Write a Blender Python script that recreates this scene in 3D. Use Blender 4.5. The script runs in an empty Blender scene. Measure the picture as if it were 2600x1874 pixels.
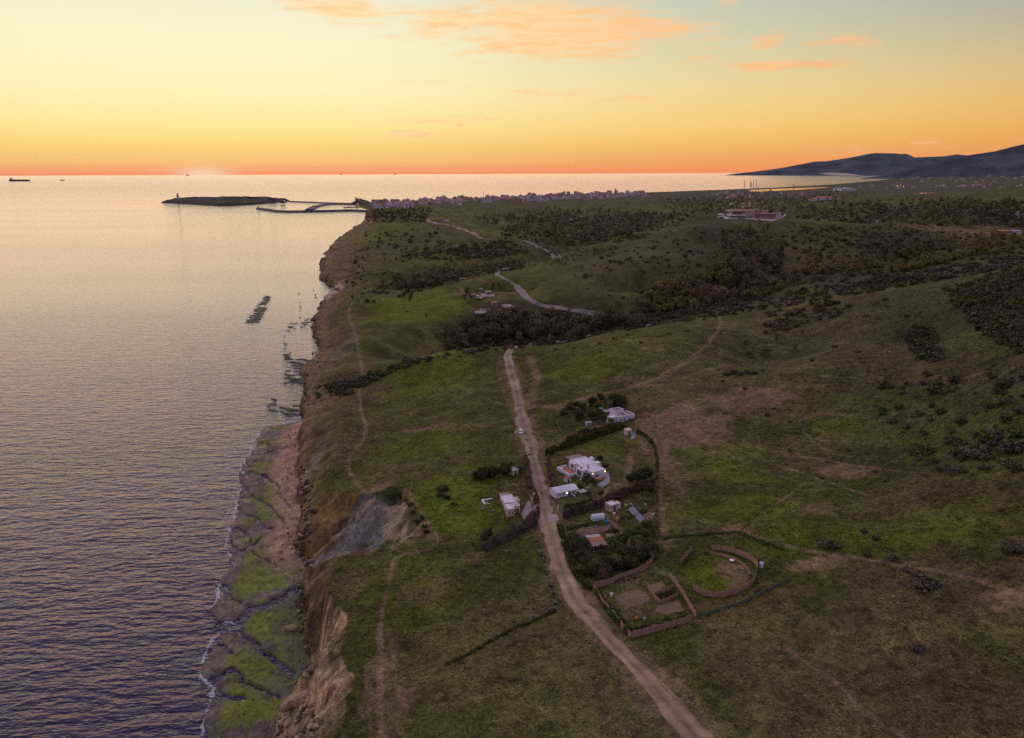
import bpy, bmesh, math, random
import numpy as np
from mathutils import Vector, Matrix

random.seed(7)
RNG = np.random.default_rng(7)
sc = bpy.context.scene
COL = sc.collection

# ------------------------------------------------------------------ camera
CAM_H = 150.0
FPX = 1950.0                       # focal length in pixels of the 2600 px wide photograph
PITCH = math.atan((937 - 437) / FPX)
ROLL = 0.0036
cd = bpy.data.cameras.new('camera'); cam = bpy.data.objects.new('camera', cd); COL.objects.link(cam)
cd.sensor_width = 36.0; cd.lens = 36.0 * FPX / 2600.0
cd.clip_start = 1.0; cd.clip_end = 300000.0
cam.location = (0, 0, CAM_H)
cam.rotation_euler = (Matrix.Rotation(math.pi / 2 - PITCH, 3, 'X') @ Matrix.Rotation(-ROLL, 3, 'Z')).to_euler()
sc.camera = cam

# ------------------------------------------------------------------ dusk sky
SUN_AZ = math.radians(-21.2)       # measured from +Y towards +X
SUN_EL = math.radians(1.2)
sc.view_settings.view_transform = 'Standard'; sc.view_settings.look = 'None'
sc.view_settings.gamma = 1.0; sc.view_settings.exposure = 0.08

def lin(r, g, b):
    f = lambda c: (c / 255 / 12.92) if c / 255 <= 0.04045 else ((c / 255 + 0.055) / 1.055) ** 2.4
    return (f(r), f(g), f(b), 1.0)

class NT:
    """tiny helper round a node tree"""
    def __init__(s, tree): s.t = tree
    def n(s, kind, **kw):
        nd = s.t.nodes.new(kind)
        for k, v in kw.items(): setattr(nd, k, v)
        return nd
    def link(s, a, b): s.t.links.new(a, b)
    def math(s, op, a, b=None, c=None, clamp=False):
        nd = s.n('ShaderNodeMath', operation=op, use_clamp=clamp)
        for i, v in enumerate((a, b, c)):
            if v is None: continue
            if isinstance(v, (int, float)): nd.inputs[i].default_value = v
            else: s.link(v, nd.inputs[i])
        return nd.outputs[0]
    def mix(s, fac, a, b, blend='MIX'):
        nd = s.n('ShaderNodeMix', data_type='RGBA', blend_type=blend)
        for idx, v in ((0, fac), (6, a), (7, b)):
            if isinstance(v, (int, float)): nd.inputs[idx].default_value = v
            elif isinstance(v, tuple): nd.inputs[idx].default_value = v if len(v) == 4 else (*v, 1)
            else: s.link(v, nd.inputs[idx])
        return nd.outputs[2]
    def ramp(s, fac, stops, interp='LINEAR'):
        nd = s.n('ShaderNodeValToRGB'); cr = nd.color_ramp; cr.interpolation = interp
        while len(cr.elements) < len(stops): cr.elements.new(0.5)
        for e, (p, c) in zip(cr.elements, stops):
            e.position = p; e.color = c if len(c) == 4 else (*c, 1)
        s.link(fac, nd.inputs[0]); return nd.outputs[0]
    def noise(s, vec, scale, detail=3, rough=0.55, dist=0.0, out=0):
        nd = s.n('ShaderNodeTexNoise'); nd.inputs['Scale'].default_value = scale
        nd.inputs['Detail'].default_value = detail; nd.inputs['Roughness'].default_value = rough
        nd.inputs['Distortion'].default_value = dist
        if vec is not None: s.link(vec, nd.inputs['Vector'])
        return nd.outputs[out]
    def maprange(s, v, a, b, c=0.0, d=1.0, smooth=True):
        nd = s.n('ShaderNodeMapRange', interpolation_type='SMOOTHSTEP' if smooth else 'LINEAR')
        s.link(v, nd.inputs[0])
        for i, x in zip((1, 2, 3, 4), (a, b, c, d)): nd.inputs[i].default_value = x
        return nd.outputs[0]

def build_sky():
    w = bpy.data.worlds.new('World'); sc.world = w; w.use_nodes = True
    g = NT(w.node_tree); bg = w.node_tree.nodes['Background']
    tc = g.n('ShaderNodeTexCoord'); sep = g.n('ShaderNodeSeparateXYZ'); g.link(tc.outputs['Generated'], sep.inputs[0])
    x, y, z = sep.outputs
    zc = g.math('MAXIMUM', z, 0.0)
    el = g.math('MULTIPLY', g.math('ARCSINE', zc), 180 / math.pi)           # degrees above the horizon
    pos = g.math('POWER', g.math('DIVIDE', el, 90.0), 0.5)
    hl = g.math('SQRT', g.math('ADD', g.math('MULTIPLY', x, x), g.math('ADD', g.math('MULTIPLY', y, y), 1e-6)))
    cosd = g.math('DIVIDE', g.math('ADD', g.math('MULTIPLY', x, math.sin(SUN_AZ)), g.math('MULTIPLY', y, math.cos(SUN_AZ))), hl)
    dd = g.math('MULTIPLY', g.math('ARCCOSINE', g.math('MINIMUM', g.math('MAXIMUM', cosd, -1.0), 1.0)), 180 / math.pi)
    P = lambda e: math.sqrt(e / 90.0)
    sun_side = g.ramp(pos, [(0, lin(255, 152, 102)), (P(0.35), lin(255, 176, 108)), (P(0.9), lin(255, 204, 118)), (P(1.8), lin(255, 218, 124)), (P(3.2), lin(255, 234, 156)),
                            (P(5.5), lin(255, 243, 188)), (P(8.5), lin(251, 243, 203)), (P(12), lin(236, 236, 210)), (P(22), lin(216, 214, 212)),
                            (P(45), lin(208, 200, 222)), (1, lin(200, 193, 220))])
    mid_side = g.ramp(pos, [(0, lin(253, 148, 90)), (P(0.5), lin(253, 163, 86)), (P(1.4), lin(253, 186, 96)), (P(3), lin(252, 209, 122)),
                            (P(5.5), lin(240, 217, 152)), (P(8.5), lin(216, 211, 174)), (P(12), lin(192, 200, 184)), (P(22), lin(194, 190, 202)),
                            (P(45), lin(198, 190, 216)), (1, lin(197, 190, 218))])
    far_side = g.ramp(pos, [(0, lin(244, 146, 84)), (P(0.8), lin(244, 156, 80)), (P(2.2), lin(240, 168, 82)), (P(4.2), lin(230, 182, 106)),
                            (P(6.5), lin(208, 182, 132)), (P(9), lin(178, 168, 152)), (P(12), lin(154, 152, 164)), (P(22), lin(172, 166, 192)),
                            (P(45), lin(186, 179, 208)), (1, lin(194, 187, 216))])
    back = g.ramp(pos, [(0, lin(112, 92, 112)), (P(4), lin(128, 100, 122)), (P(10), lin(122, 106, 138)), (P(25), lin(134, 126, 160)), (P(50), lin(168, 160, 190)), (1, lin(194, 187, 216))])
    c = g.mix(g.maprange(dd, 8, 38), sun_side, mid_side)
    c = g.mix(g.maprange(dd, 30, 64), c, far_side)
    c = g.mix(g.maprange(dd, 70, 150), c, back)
    # physical sky adds its own dusk gradient
    sk = g.n('ShaderNodeTexSky', sky_type='NISHITA'); sk.sun_disc = False
    sk.sun_elevation = SUN_EL; sk.sun_rotation = SUN_AZ; sk.altitude = 150; sk.dust_density = 1.5
    nz = g.mix(1.0, sk.outputs[0], (0.07, 0.07, 0.07, 1), 'MULTIPLY')
    c = g.mix(0.04, c, nz, 'MIX')
    # pale glow where the sun has just gone below the sea
    az = g.math('ARCTAN2', x, y)
    ga = g.math('DIVIDE', g.math('SUBTRACT', az, SUN_AZ), 0.030); ge = g.math('DIVIDE', el, 0.42)
    glow = g.math('EXPONENT', g.math('MULTIPLY', g.math('ADD', g.math('MULTIPLY', ga, ga), g.math('MULTIPLY', ge, ge)), -1.0))
    c = g.mix(g.math('MULTIPLY', glow, 0.75), c, lin(255, 226, 190))
    # thin cirrus: streaky noise inside a few long patches (own Background, only worked out where clouds are)
    comb = g.n('ShaderNodeCombineXYZ'); g.link(g.math('MULTIPLY', az, 57.3), comb.inputs[0]); g.link(el, comb.inputs[1])
    st_ = g.n('ShaderNodeVectorMath', operation='MULTIPLY'); g.link(comb.outputs[0], st_.inputs[0]); st_.inputs[1].default_value = (0.7, 4.2, 1)
    nz1 = g.noise(st_.outputs[0], 0.22, 5, 0.56); nz2 = g.noise(st_.outputs[0], 0.6, 4, 0.55)
    dens = None
    def sky_pix(px, py):
        dx = (px - 1300) / FPX; dy = (937 - py) / FPX
        v = Vector((dx, math.cos(PITCH) + dy * math.sin(PITCH), -math.sin(PITCH) + dy * math.cos(PITCH))).normalized()
        return math.degrees(math.atan2(v.x, v.y)), math.degrees(math.asin(v.z))
    # px, py, half width, half height (photo pixels), slope, strength
    for (px, py, rx, ry, sl, st) in [(1400, 76, 425, 82, -.05, 1.35), (1600, 112, 260, 40, -.10, .9), (850, 20, 200, 36, -.14, .95),
                                     (1110, 98, 130, 16, -.05, .6), (1990, 168, 180, 16, -.02, .8), (1960, 98, 60, 24, .3, .75),
                                     (1150, 308, 190, 17, -.03, .85), (1050, 340, 75, 10, -.03, .85), (1420, 236, 400, 18, -.08, .6),
                                     (2380, 384, 330, 20, .05, .5), (2130, 118, 90, 30, 0, .45), (1820, 28, 70, 18, .2, .6)]:
        a0, e0 = sky_pix(px, py); deg = 180 / math.pi / FPX
        mp = g.n('ShaderNodeMapping', vector_type='TEXTURE'); g.link(comb.outputs[0], mp.inputs[0])
        mp.inputs['Location'].default_value = (a0, e0, 0); mp.inputs['Rotation'].default_value = (0, 0, math.atan(sl)); mp.inputs['Scale'].default_value = (rx * deg, ry * deg, 1)
        dp = g.n('ShaderNodeVectorMath', operation='DOT_PRODUCT'); g.link(mp.outputs[0], dp.inputs[0]); g.link(mp.outputs[0], dp.inputs[1])
        m = g.math('MULTIPLY_ADD', dp.outputs['Value'], -st, st)
        dens = m if dens is None else g.math('MAXIMUM', dens, m)
    dens = g.math('MAXIMUM', dens, -0.6)
    cl = g.math('ADD', g.math('MULTIPLY', dens, 0.62), g.math('ADD', g.math('MULTIPLY', g.math('SUBTRACT', nz1, 0.5), 1.9), g.math('MULTIPLY', g.math('SUBTRACT', nz2, 0.5), 0.7)))
    cl = g.math('MULTIPLY', g.maprange(cl, 0.06, 0.74), g.maprange(dens, -0.4, 0.1))
    ccol = g.mix(g.maprange(dd, 12, 55), lin(255, 222, 166), lin(250, 160, 104))
    ccol = g.mix(g.maprange(nz2, 0.35, 0.75), ccol, lin(255, 196, 130))
    c2 = g.mix(g.math('MULTIPLY', cl, 0.86), c, ccol)
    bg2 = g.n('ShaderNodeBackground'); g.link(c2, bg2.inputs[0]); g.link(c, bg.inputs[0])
    box = g.math('MULTIPLY', g.math('MULTIPLY', g.math('GREATER_THAN', el, 0.9), g.math('LESS_THAN', el, 14.5)), g.math('LESS_THAN', g.math('ABSOLUTE', az), 0.72))
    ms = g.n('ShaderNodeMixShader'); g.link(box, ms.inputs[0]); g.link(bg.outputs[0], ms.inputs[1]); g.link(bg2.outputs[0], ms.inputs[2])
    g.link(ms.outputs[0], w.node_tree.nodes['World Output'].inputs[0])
build_sky()

sl = bpy.data.lights.new('sun', 'SUN'); sun = bpy.data.objects.new('sun', sl); COL.objects.link(sun)
sl.energy = 0.55; sl.angle = math.radians(80); sl.color = (1.0, 0.60, 0.57)      # broad afterglow over the place where the sun went down
_el = math.radians(14.0)
sun.rotation_euler = Vector((math.sin(SUN_AZ) * math.cos(_el), math.cos(SUN_AZ) * math.cos(_el), math.sin(_el))).to_track_quat('Z', 'Y').to_euler()
sc.cycles.use_denoising = False; sc.render.filter_size = 1.3; sc.cycles.sample_clamp_indirect = 2.0
sc.cycles.max_bounces = 4; sc.cycles.diffuse_bounces = 1; sc.cycles.glossy_bounces = 2; sc.cycles.transmission_bounces = 2
sc.cycles.transparent_max_bounces = 6; sc.cycles.caustics_reflective = False; sc.cycles.caustics_refractive = False
sc.world.cycles.sampling_method = 'NONE'

# ------------------------------------------------------------------ noise and geometry on arrays
def _hash(ix, iy, seed):
    h = (ix.astype(np.int64) * 374761393 + iy.astype(np.int64) * 668265263 + seed * 1442695041) & 0xFFFFFFFF
    h = ((h ^ (h >> 13)) * 1274126177) & 0xFFFFFFFF
    return ((h ^ (h >> 16)) & 0xFFFF) / 65535.0
def vnoise(x, y, seed=0):
    fx = np.floor(x); fy = np.floor(y); tx = x - fx; ty = y - fy
    tx = tx * tx * (3 - 2 * tx); ty = ty * ty * (3 - 2 * ty)
    a = _hash(fx, fy, seed); b = _hash(fx + 1, fy, seed); c = _hash(fx, fy + 1, seed); d = _hash(fx + 1, fy + 1, seed)
    return (a + (b - a) * tx) * (1 - ty) + (c + (d - c) * tx) * ty - 0.5
def fbm(x, y, seed=0, oct=3):
    s = 0.0; a = 1.0
    for i in range(oct):
        s = s + a * vnoise(x, y, seed + i * 17); x = x * 2.03 + 11.3; y = y * 2.03 - 7.1; a *= 0.5
    return s
def sstep(a, b, v):
    t = np.clip((v - a) / (b - a), 0, 1); return t * t * (3 - 2 * t)
def inside(px, py, poly):
    r = np.zeros(px.shape, bool); n = len(poly)
    for i in range(n):
        x0, y0 = poly[i]; x1, y1 = poly[(i + 1) % n]
        if y0 == y1: continue
        c = ((y0 > py) != (y1 > py)) & (px < (x1 - x0) * (py - y0) / (y1 - y0) + x0)
        r ^= c
    return r
def dist_poly(px, py, line, closed=False):
    d = np.full(px.shape, 1e18); n = len(line)
    for i in range(n if closed else n - 1):
        ax, ay = line[i]; bx, by = line[(i + 1) % n]; vx, vy = bx - ax, by - ay
        t = np.clip(((px - ax) * vx + (py - ay) * vy) / (vx * vx + vy * vy + 1e-9), 0, 1)
        d = np.minimum(d, (px - ax - t * vx) ** 2 + (py - ay - t * vy) ** 2)
    return np.sqrt(d)

# photo pixel (2600 x 1874) -> ray; with a height -> ground point
_R = cam.rotation_euler.to_matrix()
def ray(px, py):
    return (_R @ Vector(((px - 1300) / FPX, (937 - py) / FPX, -1.0)))
def pz(px, py, z=0.0):
    d = ray(px, py); t = (z - CAM_H) / d.z
    return (d.x * t, d.y * t)
D = 1.14638
def dz(dx, dy, z=0.0): return pz(dx * D, dy * D, z)

# ------------------------------------------------------------------ the lie of the land
# foot of the cliffs (photo pixels, at sea level), from the near end northwards
FOOT_P = [(640, 2100), (691, 1820), (742, 1762), (780, 1731), (784, 1690), (780, 1633), (768, 1610), (762, 1560), (765, 1502), (777, 1456), (800, 1437), (775, 1425), (755, 1416),
          (750, 1375), (769, 1311), (762, 1270), (755, 1226), (750, 1182), (755, 1133), (766, 1091), (768, 1055), (768, 1017), (771, 977), (768, 940), (800, 922),
          (808, 912), (804, 869), (797, 825), (797, 804), (810, 776), (847, 729), (816, 711), (817, 683), (813, 668), (841, 653), (824, 642), (853, 622), (872, 603), (909, 588), (916, 576), (922, 560), (935, 545)]
# brink of the cliffs (photo pixels and height)
TOP_P = [(905, 2150, 25), (857, 1874, 25), (882, 1780, 25), (897, 1708, 25), (872, 1668, 24), (863, 1610, 24), (851, 1522, 23), (837, 1467, 23), (848, 1424, 22), (885, 1409, 23), (943, 1406, 24),
         (1006, 1397, 25), (1063, 1393, 26), (1109, 1363, 27), (1078, 1318, 27), (1044, 1272, 27), (1013, 1242, 27), (980, 1248, 26), (940, 1259, 25), (895, 1262, 22), (845, 1250, 18),
         (838, 1225, 17), (848, 1180, 18), (862, 1133, 19), (868, 1085, 18), (852, 1048, 16), (868, 1012, 15), (880, 985, 14), (852, 952, 15), (884, 930, 12), (892, 905, 17), (890, 860, 17), (872, 822, 16), (868, 792, 14),
         (890, 762, 11), (915, 735, 15), (915, 708, 19), (905, 685, 22), (915, 660, 24), (930, 640, 26), (945, 615, 28), (958, 596, 31), (966, 578, 34), (966, 560, 37), (964, 546, 38)]
CTRL_D = [(1134, 1635, 30), (900, 1635, 27), (1500, 1635, 31), (2268, 1635, 41), (2268, 1400, 46), (1800, 1500, 37), (1300, 1450, 30), (950, 1450, 27), (1250, 1350, 30), (900, 1300, 26),
          (1050, 1200, 26), (1200, 1180, 28), (1300, 1050, 29), (1180, 950, 28), (1000, 1000, 25), (900, 900, 20), (820, 900, 15), (800, 1000, 17), (840, 1050, 21), (1130, 820, 29), (1000, 830, 22), (900, 830, 18),
          (1400, 1330, 32), (1600, 1300, 34), (1450, 1100, 31), (1550, 960, 34), (1350, 850, 37), (1250, 850, 34), (1900, 1300, 40), (1700, 1100, 37), (1900, 1050, 42), (2268, 1150, 52), (1700, 880, 43), (1900, 900, 46),
          (2100, 950, 52), (2268, 850, 72), (2040, 770, 52), (1930, 760, 58), (1800, 770, 44), (1600, 760, 46), (1700, 800, 37), (1640, 740, 42), (2130, 680, 74), (2268, 680, 84), (1900, 690, 58), (1990, 700, 62),
          # brow of the near fields
          (890, 803, 19), (1000, 780, 24), (1140, 768, 30), (1250, 760, 33), (1430, 718, 41), (1590, 703, 46), (1800, 662, 54), (2000, 620, 62), (2268, 582, 76),
          # first valley, behind the brow
          (830, 800, 4), (890, 785, 5), (1000, 765, 4), (1140, 752, 5), (1250, 742, 7), (1430, 702, 13), (1590, 690, 18), (1800, 648, 26), (2000, 610, 36), (2268, 570, 54),
          # second hill
          (850, 765, 14), (950, 735, 17), (1100, 720, 17), (1300, 703, 21), (1430, 690, 27), (1090, 685, 26), (1060, 660, 27), (1000, 628, 27), (900, 700, 22), (820, 720, 18), (820, 670, 18),
          (1290, 685, 27), (1200, 675, 27), (1150, 650, 28), (1110, 612, 27), (1250, 640, 37), (1400, 600, 53), (1400, 640, 44), (1500, 600, 60), (1130, 598, 29), (1250, 588, 42), (1350, 560, 57), (1430, 520, 70), (1530, 484, 80),
          (1600, 560, 60), (1620, 600, 53), (1700, 560, 60), (1800, 600, 56), (1900, 560, 64), (2000, 535, 70), (2268, 545, 78), (2268, 512, 84), (2100, 510, 76), (1660, 487, 78), (1730, 487, 78), (1600, 482, 79), (1850, 500, 70),
          (2000, 480, 72), (2268, 470, 92), (2140, 430, 95), (2268, 440, 100), (1900, 455, 62), (1800, 448, 48), (1700, 440, 35),
          # gully and ridges towards the town
          (760, 640, 6), (850, 642, 8), (950, 622, 10), (1050, 598, 12), (1130, 583, 14), (850, 600, 22), (950, 578, 26), (1050, 562, 22), (800, 560, 26), (900, 535, 28), (850, 510, 34), (1240, 574, 16), (1200, 560, 20), (1350, 546, 18), (1430, 508, 26), (1180, 545, 25),
          (1100, 534, 28), (1050, 515, 31), (960, 490, 36), (1010, 500, 34), (830, 475, 40), (870, 470, 36), (950, 475, 28), (1000, 468, 20), (1100, 458, 15), (1300, 480, 26), (1300, 450, 14), (1200, 510, 24), (1300, 530, 24), (1400, 500, 28), (1490, 474, 34),
          (1500, 440, 14), (1500, 455, 24), (1600, 450, 30), (1650, 432, 14), (1800, 420, 8), (2000, 412, 10), (2268, 412, 40), (2268, 404, 60), (2100, 415, 14), (860, 455, 7), (940, 450, 8), (1100, 445, 10)]
SHORE_P = [(985, 546), (972, 536), (930, 532), (915, 527), (905, 519), (940, 513), (1000, 511), (1150, 504), (1300, 498), (1500, 492), (1650, 488), (1820, 482), (1950, 477), (2100, 469), (2190, 463), (2235, 459), (2300, 455), (2700, 453)]

FOOT = [pz(x, y, 0.6) for x, y in FOOT_P]
TOP = [pz(x, y, z) for x, y, z in TOP_P]
SHORE = [pz(x, y, 0.3) for x, y in SHORE_P]
LAND = FOOT + SHORE + [(60000, 26000), (3000, -200), (FOOT[0][0], -200)]
STRIP = FOOT + TOP[::-1]

_cp = [(*dz(x, y, z), z) for x, y, z in CTRL_D] + [(a[0], a[1], t[2]) for a, t in zip(TOP, TOP_P)]
_cp += [(-60, 60, 26), (60, 60, 30), (200, 60, 36), (400, 100, 44), (0, 20, 29)]
_cp = np.array(_cp)
def _uv(x, y):
    yy = np.maximum(y, -60) + 80.0
    return x / yy, np.log(yy)
_cu, _cv = _uv(_cp[:, 0], _cp[:, 1])
def _tps(r2): return 0.5 * r2 * np.log(r2 + 1e-12)
def _solve():
    n = len(_cp); K = _tps((_cu[:, None] - _cu) ** 2 + (_cv[:, None] - _cv) ** 2)
    K[np.arange(n), np.arange(n)] += 3e-4
    Pm = np.stack([np.ones(n), _cu, _cv], 1)
    A = np.zeros((n + 3, n + 3)); A[:n, :n] = K; A[:n, n:] = Pm; A[n:, :n] = Pm.T
    return np.linalg.solve(A, np.concatenate([_cp[:, 2], np.zeros(3)]))
_w = _solve()
def rbf(x, y):
    u, v = _uv(x, y); out = np.empty(x.shape)
    for i in range(0, len(x), 60000):
        a, b = u[i:i + 60000, None], v[i:i + 60000, None]
        out[i:i + 60000] = _tps((a - _cu) ** 2 + (b - _cv) ** 2) @ _w[:-3] + _w[-3] + _w[-2] * a[:, 0] + _w[-1] * b[:, 0]
    return out

# wave-cut rock platform at the foot of the cliffs: seaward edges in photo pixels
REEF_P = [[(470, 2100), (512, 1874), (519, 1817), (536, 1772), (545, 1742), (516, 1725), (504, 1708), (519, 1665), (533, 1628), (553, 1605), (596, 1598), (600, 1580), (560, 1569), (533, 1545), (556, 1516), (553, 1487), (573, 1464),
           (596, 1447), (596, 1422), (571, 1391), (577, 1367), (585, 1339), (596, 1306), (604, 1270), (612, 1237), (621, 1182), (637, 1146), (640, 1122), (654, 1102), (687, 1083), (764, 1064), (800, 1062), (800, 1437), (830, 1440), (860, 1500), (860, 1874), (860, 2100)],
          [(671, 1046), (693, 992), (717, 970), (723, 937), (717, 900), (723, 853), (733, 819), (767, 816), (797, 800), (830, 800), (830, 920), (795, 938), (800, 1050), (760, 1060)],
          [(620, 820), (650, 775), (672, 748), (690, 752), (684, 775), (672, 800), (660, 818), (640, 822)],
          [(756, 742), (763, 742), (766, 770), (764, 808), (757, 808), (760, 775)],
          [(793, 735), (800, 735), (808, 755), (812, 775), (804, 772), (797, 752)]]
REEF = [[pz(x, y, 0.3) for x, y in p] for p in REEF_P]
CHAN_P = [([(545, 1600), (600, 1588), (640, 1553), (690, 1532), (740, 1500), (770, 1490)], 3.2), ([(505, 1735), (548, 1741), (575, 1722), (600, 1700)], 1.6), ([(540, 1765), (570, 1770), (600, 1778)], 1.2), ([(530, 1640), (560, 1648), (590, 1662)], .8),
          ([(590, 1600), (640, 1625), (690, 1675), (720, 1700)], 1.0), ([(600, 1700), (650, 1745), (700, 1770)], .7), ([(570, 1390), (610, 1402), (640, 1390), (660, 1372)], 1.1), ([(590, 1345), (625, 1360)], .7), ([(600, 1262), (650, 1262), (690, 1300)], .8),
          ([(615, 1190), (660, 1200), (690, 1225)], .9), ([(630, 1150), (680, 1150), (730, 1140)], 1.2), ([(640, 1125), (690, 1132), (710, 1140)], .8), ([(600, 1305), (650, 1325), (680, 1345)], .8), ([(560, 1480), (600, 1520), (620, 1535)], .6), ([(620, 1160), (700, 1240), (740, 1290)], .5),
          ([(610, 1230), (690, 1300), (720, 1330)], .5), ([(585, 1340), (650, 1400), (700, 1440)], .5), ([(690, 1060), (730, 1072), (766, 1060)], 1.0)]
POOL = [[pz(775, 840, 0), pz(778, 900, 0)], [pz(735, 985, 0), pz(742, 1020, 0)]]
CHAN = [([pz(x, y, 0.4) for x, y in l], w) for l, w in CHAN_P]

HOLLOW = [pz(985, 1275, 22), pz(935, 1325, 14), pz(880, 1375, 7), pz(825, 1415, 3)]
RIB = [pz(945, 1272, 24), pz(905, 1318, 16), pz(860, 1358, 9), pz(828, 1390, 5)]
def H(x, y, want_mask=False):
    """height of the ground; masks: 1 land, 2 cliff strip (with t), 3 rock platform"""
    x = np.atleast_1d(np.asarray(x, float)); y = np.atleast_1d(np.asarray(y, float))
    h = rbf(x, y)
    h += fbm(x / 70, y / 70, 3, 3) * 2.2 + fbm(x / 11, y / 11, 9, 2) * 0.35
    gul = sstep(430, 640, y) * (1 - .8 * sstep(2600, 4000, y)); h += gul * (np.abs(fbm(x / 85 + 3, y / 110, 27, 3)) - .22) * 14
    far = sstep(700, 2000, y)
    h += far * fbm(x / 330, y / 330, 21, 3) * 7 * (1 - 0.7 * sstep(3500, 5000, y))
    near = (y < 2600) & (x < 200)
    # ragged coast: bays and noses a few metres wide
    wa = np.where(near, 1, 0) * sstep(2500, 1800, y) * (.75 + np.clip(y - 400, 0, 1500) / 900)
    x0_, y0_ = x, y
    x = x + wa * (fbm(x / 17, y / 17, 601, 3) * 6.5 + fbm(x / 4.5, y / 4.5, 611, 2) * 1.6); y = y + wa * (fbm(x0_ / 17, y0_ / 17, 621, 3) * 6.5 + fbm(x0_ / 4.5, y0_ / 4.5, 631, 2) * 1.6)
    land = inside(x, y, LAND)
    strip = np.zeros(x.shape, bool); tt = np.ones(x.shape)
    idx = np.where(near)[0]
    if len(idx):
        s = inside(x[idx], y[idx], STRIP); strip[idx] = s; si = idx[s]
        if len(si):
            df = dist_poly(x[si], y[si], FOOT); dt = dist_poly(x[si], y[si], TOP)
            t = df / (df + dt + 1e-6); tt[si] = t
            wob = fbm(x[si] / 9, y[si] / 9, 31, 3) * 0.22 * np.minimum(1, 4 * t * (1 - t) * 1.3)
            t2 = np.clip(t + wob, 0, 1); prof = np.where(t2 < 1, np.where(y[si] < 222, 0.55 * t2 + 0.45 * sstep(0.05, 0.85, t2), 0.3 * sstep(0, .1, t2) + 0.7 * t2), 1)
            nearc = 1 - sstep(205, 240, y[si])
            crag = ((np.abs(fbm(x[si] / 5, y[si] / 5, 41, 3)) - 0.25) * (2.2 + 2.2 * nearc) + nearc * (np.round(fbm(x[si] / 7, y[si] / 7, 43, 2) * 4) / 4 * 2.6 + np.abs(fbm(x[si] / 1.7, y[si] / 1.7, 45, 2)) * 1.1)) * np.minimum(1, 5 * t * (1 - t))
            hol = np.exp(-(dist_poly(x[si], y[si], HOLLOW) / 5.0) ** 2) * np.minimum(1, 6 * t * (1 - t)); rib = np.exp(-(dist_poly(x[si], y[si], RIB) / 3.0) ** 2) * np.minimum(1, 6 * t * (1 - t))
            h[si] = 0.9 + (np.maximum(h[si], 6) - 0.9) * prof + crag - 5.5 * hol + 3.0 * rib
    fl = land & ~strip & (y > 1500)
    if fl.any():
        fi = np.where(fl)[0]; d = dist_poly(x[fi], y[fi], SHORE)
        h[fi] = 0.5 + (np.maximum(h[fi], 1.0) - 0.5) * sstep(0, 140, d)
    h[land & ~strip] = np.maximum(h[land & ~strip], 0.7)
    sea = ~land & ~strip
    h[sea] = -6.0
    reef = np.zeros(x.shape, int)
    si = np.where(sea & near & (y < 1250))[0]
    if len(si):
        xs, ys = x[si], y[si]; hr = np.full(len(si), -6.0); rr = np.zeros(len(si), int)
        for k, poly in enumerate(REEF):
            if k == 1: xs, ys = x0_[si] * .5 + x[si] * .5, y0_[si] * .5 + y[si] * .5
            if k > 1: xs, ys = x0_[si], y0_[si]
            m = inside(xs, ys, poly)
            if not m.any(): continue
            xm, ym = xs[m], ys[m]; de = dist_poly(xm, ym, poly, True)
            if k == 0:
                hh = 0.35 + 0.45 * sstep(0, 7, de) + fbm(xm / 14, ym / 14, 51, 3) * 0.5
                q = (xm * 0.55 + ym * 0.84) / 5.5 + fbm(xm / 20, ym / 20, 5, 2) * 1.5
                hh += 0.45 * (q - np.floor(q) - 0.5) * (1 - sstep(10, 34, de))
                for l, w in CHAN:
                    hh -= 1.5 * (1 - sstep(w * 0.4, w, dist_poly(xm, ym, l) + fbm(xm / 4, ym / 4, 61, 2) * w * 0.5))
                hh = np.where(hh < 0.1, hh, np.maximum(hh, 0.14))
            else:
                w1 = fbm(xm / 16, ym / 16, 71, 3); w2 = fbm(xm / 4.5, ym / 2.6, 81, 3)
                ledge = np.sin((ym * .94 + .3 * xm) / (1.35 if k == 1 else 1.1) + 7 * w1)
                hh = (0.5 if k == 1 else .3) * ledge + 1.0 * w2 + 0.6 * w1 + (0, -.12, 0.25, 0.2, 0.2)[k]
                if k == 1:                      # still pools between the outer ledges and the cliff
                    pool = (1 - sstep(13, 17, dist_poly(xm, ym, POOL[0]) + 5 * w1)) + (1 - sstep(9, 13, dist_poly(xm, ym, POOL[1]) + 5 * w1))
                    hh = hh + .1 - 1.2 * np.clip(pool, 0, 1)
                hh -= .5 * (1 - sstep(0, 4, de))
            hr[m] = hh; rr[m] = k + 1
        h[si] = hr; reef[si] = rr
    if want_mask: return h, land | strip, strip, tt, reef
    return h

def G(px, py): return Vector(on_ground([(px, py)])[0])
def GL(pts): return [Vector(p) for p in on_ground(pts)]
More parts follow.
